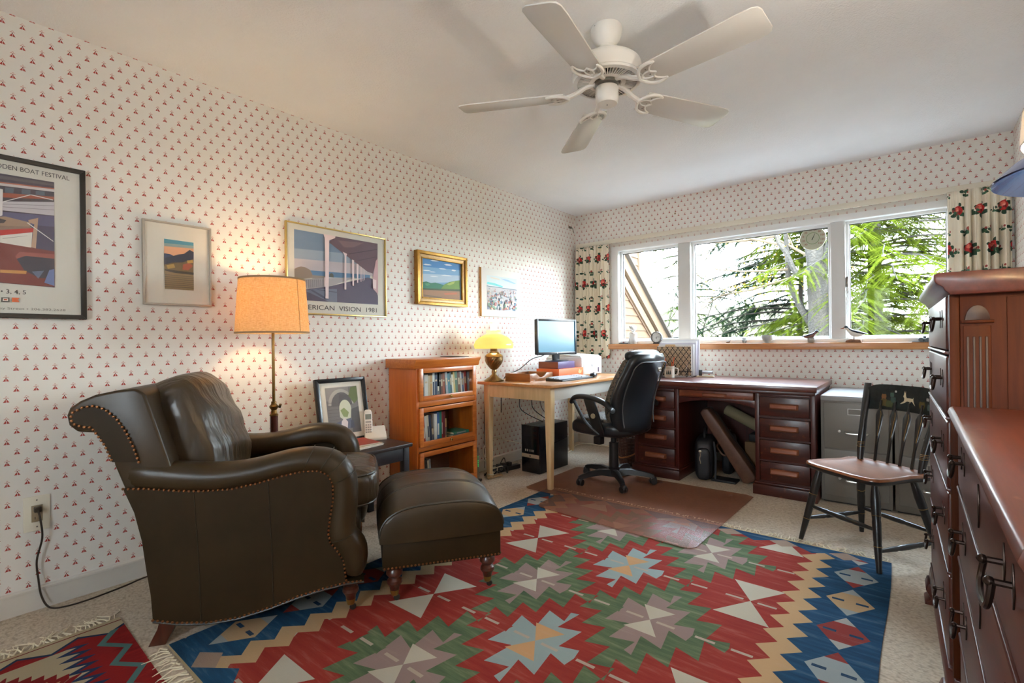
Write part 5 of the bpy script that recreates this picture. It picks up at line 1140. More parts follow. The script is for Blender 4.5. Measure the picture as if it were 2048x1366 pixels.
# things stored in the knee hole
CASEB = M('case_brown', (104, 70, 52), .5, var=(84, 54, 40), vscale=20); CASED = M('case_dark', (52, 40, 36), .5)
gc = thing('instrument_case', 'long brown instrument case leaning diagonally in the desk knee hole', 'case', (1.885, 4.00, .012)); gc.rotation_euler = (0, R(-33), R(4))
out = [(-.052, 0.02), (-.03, 0.0), (.03, 0.0), (.052, .02), (.05, .20), (.043, .34), (.042, .52), (.034, .612), (.0, .628), (-.034, .612), (-.042, .52), (-.043, .34), (-.05, .20)]
MB().prism(out, -.02, .10).build('shell', CASEB, gc, bevel=.010, bseg=3)
MB().prism([(x_ * .99, z_ * .995 + .002) for x_, z_ in out], .100, .145).build('lid', CASED, gc, bevel=.012, bseg=3)
MB().prism([(x_ * 1.02, z_ * 1.004) for x_, z_ in out], .096, .103).build('lid_seam', M('seam_black', (20, 18, 18), .5), gc)
MB().tube(smoothpath([(-.054, .04, .24), (-.082, .04, .26), (-.084, .04, .33), (-.054, .04, .35)], 4), .008, 8).build('handle', CASEB, gc)
for z_ in (.20, .40): MB().box(-.056, -.046, .02, .065, z_, z_ + .035).build('latch', M('latch_black', (22, 20, 20), .4), gc, bevel=.002)
bg_ = thing('briefcase', 'black nylon briefcase with a hanging metal key chain under the desk', 'bag', (1.545, 4.02, 0), R(12))
BNY = M('black_nylon', (20, 20, 26), .55, bmp=.2, bscale=300)
MB().pillow(.14, .34, .32, 5, 7, Matrix.Translation((0, 0, .162))).build('body', BNY, bg_, smooth=70)
MB().pillow(.10, .05, .24, 4, 6, Matrix.Translation((0, -.175, .135))).build('front_pocket', BNY, bg_, smooth=70)
MB().tube(smoothpath([(0, -.08, .315), (0, -.06, .37), (0, .06, .37), (0, .08, .315)], 4), .009, 8).build('handle', BNY, bg_)
MB().tube(smoothpath([(.072, -.12, .30), (.085, -.14, .18), (.08, -.13, .02)], 5), .008, 6).build('strap', M('grey_strap', (52, 54, 62), .6), bg_)
kc = MB()
for k in range(9): kc.ball((-.02 + .003 * math.sin(k), -.203, .225 - k * .010), .0045, .003, .005, 6)
kc.ball((-.02, -.203, .235), .012, .003, .009, 8).build('key_chain', M('silver_chain', (206, 196, 176), .3, .8), bg_)
b2 = thing('laptop_bag', 'slim black laptop bag standing behind the briefcase in the knee hole', 'bag', (1.66, 4.26, 0), R(6))
MB().pillow(.08, .32, .30, 5, 6, Matrix.Translation((0, 0, .152))).build('body', BNY, b2, smooth=70)
MB().tube(smoothpath([(0, -.07, .295), (0, -.05, .335), (0, .05, .335), (0, .07, .295)], 4), .008, 8).build('handle', BNY, b2)
tag(MB().box(1.62, 1.80, 3.90, 4.02, .0, .018).build('flat_case', BNY, bevel=.006), 'flat black pouch lying on the carpet in front of the laptop bag', 'pouch')
ym = thing('rolled_mat', 'rolled beige foam mat lying across the back of the knee hole', 'rolled mat', (1.64, 4.30, .50))
dirv = Vector((.30, -.03, -.14)).normalized(); qm = dirv.to_track_quat('Z', 'Y').to_matrix().to_4x4()
MB().lathe([(0, -.02), (.03, -.02), (.042, -.012), (.044, 0), (.044, .30), (0, .30)], 22, qm).build('roll', M('foam_beige', (150, 136, 104), .8), ym)
MB().lathe([(.018, -.021), (.020, -.0215), (.022, -.021)], 18, qm).build('spiral', M('foam_dark', (96, 84, 62), .8), ym)
cb_ = thing('cardboard_box', 'low cardboard box behind the brown instrument case', 'box', (1.79, 4.21, 0))
MB().box(0, .15, 0, .20, 0, .27).build('body', M('cardboard', (120, 88, 58), .8), cb_, bevel=.002)
MB().box(.02, .12, .03, .17, .271, .33).build('contents', M('dark_contents', (36, 34, 36), .6), cb_, bevel=.01)
# wicker basket behind the chair
wb = thing('wicker_basket', 'dark wicker wastebasket with a bentwood handle beside the desk pedestal', 'basket', (.895, 4.02, 0))
WICK = M('wicker_brown', (92, 48, 26), .5, var=(60, 28, 16), vscale=60); mb = MB()
for k in range(18): mb.lathe([(.088 + .0024 * k + .004 * math.cos(a_), .012 + .0135 * k + .006 * math.sin(a_)) for a_ in [j * math.pi / 3 for j in range(7)]], 28)
mb.build('weave', WICK, wb, kind='stuff'); mb = MB()
for k in range(24): a_ = k * math.pi / 12; mb.tube([(.087 * math.cos(a_), .087 * math.sin(a_), 0), (.131 * math.cos(a_), .131 * math.sin(a_), .25)], .004, 5)
mb.build('stakes', WICK, wb, kind='stuff')
MB().lathe([(0, 0), (.088, 0), (.088, .008), (0, .008)], 24).build('floor', WICK, wb)
MB().tube(smoothpath([(-.10, -.086, .10), (-.03, -.128, .075), (.06, -.118, .10), (.118, -.05, .14)], 5), .007, 8).build('handle', M('bentwood', (166, 100, 52), .4), wb)
# ------------------------------------------------------------ desk-top things
DZ = .765
fr_ = thing('file_sorter', 'standing file sorter holding a black and cream patterned folder on the desk', 'file sorter', (1.075, 4.20, DZ), R(5))
m, nt, b = base_mat('lattice_folder'); p = xyz(nt, obj_vec(nt)); a1 = (p[0] / .046 + p[2] / .062); a2 = (p[0] / .046 - p[2] / .062)
d1, d2 = (a1 - a1.rnd()).abs(), (a2 - a2.rnd()).abs(); c = col_node(nt, (206, 186, 156)); inn = (d1.min(d2))
c = over(nt, c, between(inn, .20, .27), (120, 92, 72)); c = over(nt, c, between(d1.max(d2), .40, .47) * .6, (110, 84, 66)); c = over(nt, c, inn < .085, (26, 22, 20)); nt.links.new(c, b.inputs['Base Color']); b.inputs['Roughness'].default_value = .6
mb = MB()
for y_ in (-.005, .055, .11, .165): mb.tube([(.0, y_, .006), (.0, y_, .05), (.30, y_, .05), (.30, y_, .006)], .003, 6)
mb.tube([(0, -.01, .004), (0, .17, .004)], .004, 6).tube([(.30, -.01, .004), (.30, .17, .004)], .004, 6).build('wire_frame', M('black_wire', (34, 32, 32), .4), fr_)
MB().box(.002, .292, .001, .0035, .012, .262).build('patterned_folder', m, fr_, smooth=0)
MB().prism([(.07, .262), (.165, .262), (.158, .282), (.077, .282)], .002, .0034).build('folder_tab', M('tab_cream', (206, 180, 140), .6), fr_, smooth=0)
fl_c = [(222, 220, 216), (206, 204, 204), (228, 226, 222), (196, 190, 200), (224, 218, 180), (226, 224, 222), (204, 198, 210), (206, 202, 200), (232, 230, 226), (216, 208, 196)]
for k in range(10):
    y_ = .010 + k * .0155; MB().box(.006 + .004 * (k % 3), .296 + .006 * (k % 4) + .003 * k, y_, y_ + .004, .012, .268 + .006 * k + .008 * (k % 2)).build('folder', M('folder_%d' % k, fl_c[k], .6), fr_, smooth=0)
MUGW = M('mug_white', (228, 222, 208), .25)
def pencils(par, n, r, h, seed):
    r2 = random.Random(seed); cs = [(206, 90, 40), (60, 60, 66), (220, 216, 206), (190, 150, 60), (90, 110, 70), (40, 60, 90), (176, 60, 44)]
    for k in range(n):
        a_ = k * 2.4; b0 = Vector((r * .45 * math.cos(a_), r * .45 * math.sin(a_), .012)); tp = Vector((r * 1.1 * math.cos(a_ + .5), r * 1.1 * math.sin(a_ + .5), h * r2.uniform(.85, 1.15)))
        c_ = r2.choice(cs); g = MB().tube([b0, tp], .0038, 6).build('pencil', M('pencil_%d_%d_%d' % c_, c_, .45), par)
mg = thing('pencil_mug', 'white mug with a printed tree emblem holding pens and pencils', 'mug', (1.215, 4.13, DZ), R(20))
MB().lathe([(0, .0), (.040, .0), (.042, .004), (.042, .096), (.039, .096), (.039, .006), (0, .006)], 28).build('cup', MUGW, mg)
MB().tube(smoothpath([(.041, 0, .078), (.066, 0, .076), (.070, 0, .050), (.062, 0, .026), (.041, 0, .022)], 5), .0055, 8).build('handle', MUGW, mg)
for z_, c_ in ((.080, (150, 150, 110)), (.016, (216, 206, 180))): MB().lathe([(.0423, z_), (.0424, z_ + .006)], 28).build('printed_band', M('band_%d' % c_[0], c_, .4), mg)
for a0 in (-100, -80, -60):
    a_ = R(a0 - 20); MB().loft([[(.0424 * math.cos(a_ + q_), .0424 * math.sin(a_ + q_), z_) for q_, z_ in ((-w_, .028 + h_), (w_, .028 + h_))] for w_, h_ in ((.16, 0), (.11, .018), (.02, .036))], closed=False).build('printed_tree', M('print_green', (54, 84, 84), .5), mg)
pencils(mg, 7, .036, .15, 4)
jr = thing('pencil_jar', 'clear jar crowded with orange and green pencils beside the file sorter', 'jar', (1.105, 4.14, DZ), 0)
MB().lathe([(0, 0), (.040, 0), (.043, .006), (.043, .10), (.041, .10), (.041, .008), (0, .008)], 26).build('glass', M('jar_glass', (214, 220, 206), .08, trans=.85), jr, smooth=60); pencils(jr, 12, .036, .19, 8)
sp_ = thing('stapler', 'silver and black stapler standing on the desk beside the file sorter', 'stapler', (1.43, 4.30, DZ), R(8))
MB().box(-.04, .10, -.02, .02, 0, .012).build('base', M('stapler_tan', (206, 190, 160), .4), sp_, bevel=.003); MB().box(.0, .09, -.013, .013, .030, .050).build('arm', M('stapler_steel', (150, 150, 156), .3, .7), sp_, bevel=.003); MB().box(-.022, .004, -.016, .016, .012, .062).build('head', M('stapler_black', (28, 28, 30), .4), sp_, bevel=.004)
sc2 = thing('scissors', 'black handled scissors hanging from the front of the file sorter', 'scissors', (1.345, 4.165, DZ), R(10))
MB().tube(smoothpath([(0, 0, .075), (.012, 0, .06), (.004, 0, .03), (0, 0, .004)], 4), .0035, 6).tube(smoothpath([(.022, 0, .08), (.008, 0, .06), (.014, 0, .03), (.006, 0, .006)], 4), .003, 6).build('loops', M('black_wire', (34, 32, 32), .4), sc2)
MB().tube([(.004, .0, .075), (.012, 0, .120)], .003, 6).build('blade', M('steel', (170, 170, 176), .25, .9), sc2)
# ------------------------------------------------------------ filing cabinets
FG = M('cabinet_grey', (122, 116, 108), .45, bmp=.05, bscale=300); FGT = M('cabinet_top_grey', (150, 148, 146), .38); CHR = M('brushed_handle', (206, 204, 198), .28, .8)
def cabinet(label, x0):
    t = thing('filing_cabinet', label, 'filing cabinet', (x0, 3.852, 0), group='two-drawer filing cabinets')
    MB().box(0, .378, .006, .70, 0.012, .672).build('body', FG, t, bevel=.003); MB().box(0, .378, .0, .70, .672, .706).build('top', FGT, t, bevel=.004)
    MB().box(.01, .368, .03, .69, 0, .012).build('kick_base', M('cabinet_dark', (60, 56, 52), .6), t, smooth=0)
    for za, zb in ((.365, .662), (.052, .355)):
        d_ = MB().box(.018, .36, -.004, .02, za, zb).build('drawer', FG, t, bevel=.003)
        zc = zb - .055; h_ = MB()
        for (a_, b_, c_, e_) in ((.150, .232, zc - .020, zc - .0165), (.150, .232, zc + .0165, zc + .020), (.150, .1535, zc - .0165, zc + .0165), (.2285, .232, zc - .0165, zc + .0165)): h_.box(a_, b_, -.0075, -.003, c_, e_)
        h_.build('label_holder', CHR, d_); MB().box(.153, .229, -.0052, -.0042, zc - .017, zc + .017).build('label_card', M('cabinet_shade', (112, 106, 98), .6), d_, smooth=0)
        MB().tube(smoothpath([(.135, -.004, zc - .135), (.140, -.026, zc - .137), (.155, -.030, zc - .138), (.235, -.030, zc - .138), (.250, -.026, zc - .137), (.255, -.004, zc - .135)], 4), .0065, 8).build('handle', CHR, d_)
        MB().lathe([(0, 0), (.009, 0), (.008, .012), (0, .013)], 14, Matrix.Translation((.105, -.004, zc - .130)) @ Matrix.Rotation(R(90), 4, 'X')).build('lock', CHR, d_)
cabinet('grey steel filing cabinet next to the mahogany desk', 2.352); cabinet('grey steel filing cabinet between the other cabinet and the tall chest', 2.742)
# ------------------------------------------------------------ windsor chair
BLKP = M('worn_black_paint', (26, 26, 28), .3, var=(40, 36, 32), vscale=26); SEATW = wood('seat_pine', (124, 72, 42), (160, 100, 62), .3, 'y', coat=.3); GOLDS = M('gold_stripe', (176, 138, 74), .45, .3)
wc = thing('windsor_chair', 'black painted side chair with arrow spindles, wooden seat and a leaping deer stencil', 'chair', (2.643, 3.088, 0), R(-127.2))
SH = .428
hw = [(.205, .0), (.207, .09), (.195, .17), (.165, .208), (.10, .214), (.02, .205), (-.05, .198), (-.10, .210), (-.15, .205), (-.175, .17), (-.190, .08), (-.193, 0)]
ol = hw + [(x_, -y_) for x_, y_ in hw[-2:0:-1]]
st_ = MB()
rings = [[(x_ * k_, y_ * k_, z_) for x_, y_ in ol] for k_, z_ in ((.90, SH - .036), (.97, SH - .030), (1.0, SH - .018), (.985, SH - .004), (.95, SH + .0), (.80, SH - .006), (.45, SH - .010), (.05, SH - .011))]
st_.loft(rings); st_.build('seat', SEATW, wc, smooth=60)
MB().loft([[(x_ * k_, y_ * k_, z_) for x_, y_ in ol] for k_, z_ in ((.895, SH - .0362), (.972, SH - .031), (1.004, SH - .018), (1.004, SH - .012))], cap=False).build('seat_rim', BLKP, wc, smooth=60)
LP = [(0, 0), (.011, 0), (.0135, .06), (.0165, .12), (.0158, .13), (.0170, .14), (.0185, .22), (.0170, .235), (.0190, .25), (.0205, .31), (.0175, .35), (.0135, .385), (.0115, .41), (0, .41)]
def turned(a, b_, prof, n=14):
    a, b_ = Vector(a), Vector(b_); L_ = (b_ - a).length; mx_ = prof[-1][1]
    return MB().lathe([(r_, z_ / mx_ * L_) for r_, z_ in prof], n, Matrix.Translation(a) @ (b_ - a).to_track_quat('Z', 'Y').to_matrix().to_4x4())
ft = {}
for nm, fx, fy, tx, ty in (('FL', .20, -.212, .125, -.15), ('FR', .19, .222, .125, .15), ('BL', -.205, -.207, -.12, -.135), ('BR', -.20, .215, -.12, .135)):
    zf = .0075 if nm == 'FR' else 0.0
    l_ = turned((fx, fy, zf), (tx, ty, SH - .02), LP).build('leg', BLKP, wc); ft[nm] = (Vector((fx, fy, 0)), Vector((tx, ty, SH - .02)))
    for h_ in (.29, .62): c_ = ft[nm][0].lerp(ft[nm][1], h_); d_ = ft[nm][1] - ft[nm][0]; MB().lathe([(.0172 + .003 * h_, -.0012), (.0182 + .0034 * h_, 0), (.0172 + .003 * h_, .0012)], 14, Matrix.Translation(c_) @ d_.to_track_quat('Z', 'Y').to_matrix().to_4x4()).build('gold_ring', GOLDS, l_)
SPR = [(.007, 0), (.009, .1), (.0125, .30), (.0105, .33), (.0125, .36), (.0135, .5), (.0125, .64), (.0105, .67), (.0125, .70), (.009, .9), (.007, 1)]
for a_, b_, h_ in (('FL', 'FR', .46), ('BL', 'BR', .36), ('FL', 'BL', .29), ('FR', 'BR', .24)): turned(ft[a_][0].lerp(ft[a_][1], h_), ft[b_][0].lerp(ft[b_][1], h_), SPR, 12).build('stretcher', BLKP, wc)
for s_ in (-1, 1):
    pts = [(-.145, s_ * .160, SH - .012), (-.160, s_ * .166, SH + .07), (-.190, s_ * .176, SH + .19), (-.225, s_ * .188, SH + .32), (-.250, s_ * .196, SH + .405)]
    ps_ = MB(); rg = []
    for q, (a_, b_) in zip([Vector(k) for k in pts], ((.013, .013), (.019, .019), (.018, .016), (.021, .012), (.020, .010))):
        rg.append([(q.x + b_ * math.sin(t_), q.y + a_ * math.cos(t_), q.z) for t_ in [2 * math.pi * j / 12 for j in range(12)]])
    ps_.loft(rg); ps_ = ps_.build('post', BLKP, wc, smooth=60)
    for k in range(4): MB().lathe([(.0178, -.0015), (.0192, 0), (.0178, .0015)], 14, Matrix.Translation((-.1585 - .0016 * k, s_ * (.1655 + .0006 * k), SH + .063 + k * .008))).build('gold_ring', GOLDS, ps_)
for k, y_ in enumerate((-.096, -.032, .032, .096)):
    x0_, x1_ = -.170 - .006 * (1 - (y_ / .1) ** 2), -.232 - .012 * (1 - (y_ / .1) ** 2); rg = []
    for t_, a_, b_ in ((0, .0065, .0065), (.30, .0075, .0065), (.55, .0150, .0055), (.76, .0215, .0050), (.82, .0150, .0050), (.88, .0055, .0050), (1, .0055, .0050)):
        cx, cy, cz = x0_ + (x1_ - x0_) * t_, y_ * (1 + .12 * t_), SH - .008 + .325 * t_; rg.append([(cx + b_ * s2_, cy + a_ * c2_, cz) for c2_, s2_ in ((1, 0), (.6, .9), (-.6, .9), (-1, 0), (-.6, -.9), (.6, -.9))])
    sp_ = MB().loft(rg).build('spindle', BLKP, wc, smooth=40)
    MB().tube([(x0_ + (x1_ - x0_) * t_ + .0065, y_ * (1 + .12 * t_) + o_, SH - .008 + .325 * t_) for t_, o_ in ((.42, .004), (.62, .008), (.78, .0125), (.83, .009))], .0010, 5).build('gold_stripe', GOLDS, sp_)
def crest(u_, v_, off):
    y_ = (u_ - .5) * .375; zt = .375 + .030 * (1 - (abs(2 * u_ - 1)) ** 6) ; zb = .262 + .010 * math.sin(u_ * math.pi); z_ = zb + (zt - zb) * v_
    return (-.205 - z_ * .09 - .018 * (1 - (2 * u_ - 1) ** 2) + off, y_, SH + z_)
mb = MB(); f0 = lambda u_, v_: crest(u_, v_, .007); mb.grid(f0, 24, 6); bmesh.ops.solidify(mb.bm, geom=mb.bm.faces[:], thickness=.014)
cr = mb.build('crest_rail', M('stencil_black', (34, 38, 38), .35, var=(50, 58, 56), vscale=34), wc, smooth=50)
def deco(name, pts, c_):
    mb = MB(); vs_ = [mb.bm.verts.new(Vector(crest(p_[0], p_[1], .0085 + .0004 * p_[0]))) for p_ in pts]; f_ = mb.bm.faces.new(vs_)
    mb.build(name, M('stencil_%d' % sum(c_), c_, .5), cr, smooth=0)
deco('deer_stencil', [(.462, .27), (.485, .33), (.515, .39), (.522, .50), (.505, .58), (.516, .66), (.517, .80), (.528, .70), (.538, .80), (.540, .66), (.546, .58), (.556, .53), (.60, .53), (.635, .52), (.648, .57), (.646, .47), (.655, .37), (.676, .26), (.648, .34), (.63, .41), (.608, .39), (.588, .25), (.597, .39), (.56, .40), (.53, .34), (.49, .28)], (206, 192, 160))
for cu_, cv_, rr_, c_ in ((.24, .52, .035, (124, 84, 44)), (.24, .28, .05, (92, 80, 40)), (.35, .60, .03, (56, 84, 74)), (.37, .40, .04, (52, 76, 70)), (.40, .74, .014, (180, 176, 166)), (.845, .58, .02, (150, 146, 140)), (.77, .34, .045, (56, 78, 78)), (.88, .30, .04, (66, 88, 88)), (.32, .24, .05, (70, 78, 46))):
    deco('painted_leaf', [(cu_ + rr_ * math.cos(k * .785), cv_ + rr_ * 4.2 * math.sin(k * .785) * (1 if k % 2 else .6)) for k in range(8)], c_)
# ------------------------------------------------------------ tall chest and dresser
CH1 = wood('chest_mahogany', (66, 28, 20), (88, 40, 28), .34, 'y', coat=.06, spec=.35); CH2 = wood('chest_side_mahogany', (56, 24, 9), (78, 36, 14), .5, 'z', spec=.1); CHD = M('chest_shadow', (40, 16, 12), .5); IRON = M('dark_bronze_pull', (58, 44, 38), .3, .85)
def pull(par, x, y, z):
    """bail pull: two posts, shaped backplates and a hanging bail; the front faces -x"""
    for s_ in (-1, 1):
        MB().prism([(y + s_ * .038 - .009, z - .004), (y + s_ * .038, z - .024), (y + s_ * .038 + .009, z - .004), (y + s_ * .038 + .007, z + .010), (y + s_ * .038, z + .030), (y + s_ * .038 - .007, z + .010)], x - .002, x, 'yz').build('back_plate', IRON, par, bevel=.0006)
        MB().cyl((x, y + s_ * .038, z + .004), (x - .020, y + s_ * .038, z + .004), .0042, 8).ball((x - .021, y + s_ * .038, z + .004), .0062, n=8).build('post', IRON, par)
    MB().tube(smoothpath([(x - .019, y - .040, z + .002), (x - .022, y - .042, z - .018), (x - .024, y - .030, z - .030), (x - .025, y, z - .033), (x - .024, y + .030, z - .030), (x - .022, y + .042, z - .018), (x - .019, y + .040, z + .002)], 3), .0038, 8).build('bail', IRON, par)
def drawer_front(par, y0, y1, z0, z1, ys):
    d_ = MB().box(-.008, .02, y0, y1, z0, z1).build('drawer', CH1, par, bevel=.005, bseg=3)
    for y_ in ys: pull(d_, -.008, y_, (z0 + z1) / 2 + .012)
tc_ = thing('chest_of_drawers', 'tall mahogany chest of drawers with fluted corners and bracket feet', 'chest of drawers', (2.915, 1.83, 0), R(1.45)); CW, CD = .87, .415
MB().box(.02, CD, .0, CW, .135, 1.205).build('carcase', CH2, tc_, bevel=.003)
MB().box(.008, .02, .02, CW - .02, .14, 1.20).build('front_frame', CHD, tc_, smooth=0)
for y_ in (0, CW - .022): MB().box(-.002, .02, y_, y_ + .022, .135, 1.205).build('stile', CH2, tc_, bevel=.004)
for z0, z1 in ((1.048, 1.20), (.862, 1.030), (.660, .846), (.425, .644), (.155, .408)):
    drawer_front(tc_, .026, CW - .026, z0, z1, (.17, CW - .17))
    MB().prism([(-.004, z0 - .014), (.016, z0 - .014), (.016, z0 - .003), (-.010, z0 - .003), (-.012, z0 - .008)], .022, CW - .022).build('rail_moulding', CH1, tc_, bevel=.001)
cpf = [(.0, 1.200), (-.012, 1.212), (-.016, 1.222), (-.030, 1.232), (-.034, 1.240), (-.036, 1.256), (-.026, 1.262), (CD, 1.262), (CD, 1.200)]
MB().prism(cpf, -.030, CW + .030).build('cornice', CH1, tc_, bevel=.003)
for y_ in (-.004,):
    pil = MB().box(.026, .082, y_, .001, .17, 1.115).build('pilaster', CH2, tc_, bevel=.002)
    for k in range(4): MB().box(.033 + k * .0125, .038 + k * .0125, y_ - .0025, y_ + .001, .20, 1.085).build('flute_rib', CHD, pil, bevel=.001)
    MB().prism([(.022, 1.122), (.088, 1.122), (.088, 1.130), (.022, 1.130)], -.008, .001).build('capital_band', CH2, pil, bevel=.002)
    MB().prism([(.030, 1.130)] + [(.055 - .025 * math.cos(math.pi * k / 10), 1.130 + .040 * math.sin(math.pi * k / 10)) for k in range(11)] , -.006, .001).build('capital_fan', CHD, pil, bevel=.001)
MB().box(.112, CD - .004, -.004, .001, .15, 1.19).build('side_panel', CH2, tc_, bevel=.002)
MB().prism([(-.016, .085), (CD, .085), (CD, .14), (.0, .14), (-.006, .128), (-.012, .118)], -.012, CW + .012).build('base_moulding', CH1, tc_, bevel=.003)
def foot(par, x, y, sgn):
    pf = [(.0, .09), (-.022, .085), (-.030, .06), (-.018, .035), (-.012, .022), (-.030, .010), (-.034, 0), (.03, 0), (.03, .09)]
    MB().prism([(x + a_, b_) for a_, b_ in pf], y, y + sgn * .10).build('bracket_foot', CH1, par, bevel=.004)
foot(tc_, 0, -.008, 1); foot(tc_, 0, CW + .008, -1); foot(tc_, CD - .06, -.008, 1); foot(tc_, CD - .06, CW + .008, -1)
dr_ = thing('dresser', 'low mahogany dresser with four bail-handled drawers against the right wall', 'dresser', (2.930, .640, 0)); DW, DD = 1.10, .40
DTOP = wood('dresser_top_mahogany', (74, 32, 20), (108, 52, 32), .34, 'y', coat=.12, wear=(150, 96, 70))
MB().box(.02, DD, 0, DW, .10, .868).build('carcase', CH2, dr_, bevel=.003); MB().box(.008, .02, .02, DW - .02, .11, .866).build('front_frame', CHD, dr_, smooth=0)
tp_ = [(-.012, .868), (-.022, .876), (-.026, .884), (-.022, .896), (-.016, .900), (DD, .900), (DD, .868)]
MB().prism(tp_, -.016, DW + .022).build('top', DTOP, dr_, bevel=.002)
for z0, z1 in ((.702, .862), (.520, .688), (.322, .506), (.118, .308)):
    drawer_front(dr_, .024, DW - .024, z0, z1, (.20, DW - .20))
    yk = DW / 2; MB().prism([(yk - .012, (z0 + z1) / 2 - .004), (yk, (z0 + z1) / 2 - .034), (yk + .012, (z0 + z1) / 2 - .004), (yk + .010, (z0 + z1) / 2 + .02), (yk, (z0 + z1) / 2 + .044), (yk - .010, (z0 + z1) / 2 + .02)], -.0105, -.008, 'yz').build('escutcheon', IRON, dr_, bevel=.0006)
    MB().prism([(-.004, z0 - .013), (.016, z0 - .013), (.016, z0 - .002), (-.010, z0 - .002), (-.012, z0 - .007)], .02, DW - .02).build('rail_moulding', CH1, dr_, bevel=.001)
MB().prism([(-.014, .06), (DD, .06), (DD, .105), (.0, .105), (-.006, .095)], -.010, DW + .010).build('base_moulding', CH1, dr_, bevel=.003)
foot(dr_, 0, -.006, 1); foot(dr_, 0, DW + .006, -1)
# lamp on the dresser (its shade enters the frame at the right edge)
bl_ = thing('blue_lamp', 'lamp with a dark blue saucer shade under a white bell shade on the dresser', 'table lamp', (3.115, 1.19, .9005))
MB().lathe([(0, 0), (.075, 0), (.08, .01), (.05, .03), (.02, .05), (.014, .10), (.012, .40), (.016, .42), (0, .42)], 24).build('stand', BRASS, bl_)
m, nt, b = base_mat('blue_enamel'); b.inputs['Base Color'].default_value = lin((18, 38, 78)); b.inputs['Roughness'].default_value = .2; b.inputs['Coat Weight'].default_value = .5
MB().lathe([(.175, .445), (.150, .470), (.10, .500), (.055, .522), (.030, .530), (.030, .527), (.055, .518), (.10, .495), (.149, .466), (.173, .443), (.175, .445)], 40).build('saucer_shade', m, bl_, smooth=50)
MB().lathe([(.138, .505), (.134, .56), (.112, .62), (.082, .66), (.080, .66), (.110, .62), (.132, .56), (.136, .505), (.138, .505)], 36).build('bell_shade', leafmat('white_linen', (236, 228, 214), (244, 236, 222)), bl_, smooth=60)
MB().tube([(0, 0, .42), (0, 0, .60)], .008, 8).build('rod', BRASS, bl_); MB().ball((0, 0, .635), .028, n=12).build('bulb', MATS['lit_bulb'], bl_)
bulb_light('dresser_lamp_light', bl_, (0, 0, .635), LAMP3, (1, .92, .80), .03); bulb_light('dresser_lamp_reflector_light', bl_, (0, 0, .455), LAMP4, (1, .68, .34), .02)
# ------------------------------------------------------------ ceiling fan
FW = M('fan_white', (232, 228, 220), .28); FWB = M('fan_blade_white', (212, 208, 200), .26); FGR = M('fan_shadow', (120, 112, 102), .5); FST = M('fan_steel', (150, 146, 138), .35, .4)
fa = thing('ceiling_fan', 'white five-blade ceiling fan with scrolled blade irons', 'ceiling fan', (1.815, 1.93, H))
MB().lathe([(0, -.001), (.066, -.001), (.068, -.008), (.068, -.022), (.066, -.032), (.058, -.052), (.044, -.070), (.034, -.080), (.034, -.092), (0, -.092)], 32).build('canopy', FW, fa)
for k in range(2): MB().ball((.062 * math.cos(2.2 + k * 2.2), .062 * math.sin(2.2 + k * 2.2) - .0, -.012), .007, .007, .004, 8).build('canopy_screw', FST, fa)
MB().lathe([(0, -.085), (.018, -.085), (.018, -.15), (0, -.15)], 16).build('neck', FW, fa)
MB().lathe([(0, -.128), (.040, -.130), (.085, -.136), (.125, -.148), (.143, -.164), (.147, -.180), (.148, -.215), (.147, -.226), (.138, -.232), (.134, -.2335), (.134, -.228), (0, -.228)], 48).build('motor_housing', FW, fa)
mb = MB()
for k in range(60):
    a_ = k * 2 * math.pi / 60; mb.box(.078, .128, -.0017, .0017, -.2395, -.2285, Matrix.Rotation(a_, 4, 'Z'))
mb.build('vent_grille', FW, fa, kind='stuff', smooth=0)
MB().lathe([(.076, -.228), (.130, -.228), (.130, -.2285), (.076, -.2285)], 40).build('vent_shadow', M('vent_dark', (40, 36, 33), .6), fa)
MB().lathe([(.060, -.228), (.078, -.230), (.080, -.240), (.062, -.242), (.056, -.236)], 36).build('inner_ring', FW, fa); MB().lathe([(.126, -.2285), (.146, -.228), (.145, -.238), (.128, -.241)], 44).build('outer_ring', FW, fa)
MB().lathe([(0, -.226), (.050, -.226), (.050, -.248), (.030, -.252), (.030, -.262), (0, -.262)], 24).build('hub', FST, fa)
MB().lathe([(0, -.258), (.046, -.258), (.049, -.262), (.050, -.310), (.048, -.322), (.042, -.330), (.0, -.332)], 28).build('switch_housing', FW, fa); MB().ball((0, 0, -.332), .004, n=8).build('switch_cap', FST, fa)
bp = []
for t_, w_ in ((0, .056), (.04, .060), (.3, .064), (.6, .069), (.85, .073), (.95, .071), (.985, .062), (1.0, .046)): bp.append((.185 + .475 * t_, w_))
bl2 = bp + [(x_, -w_) for x_, w_ in bp[::-1]]
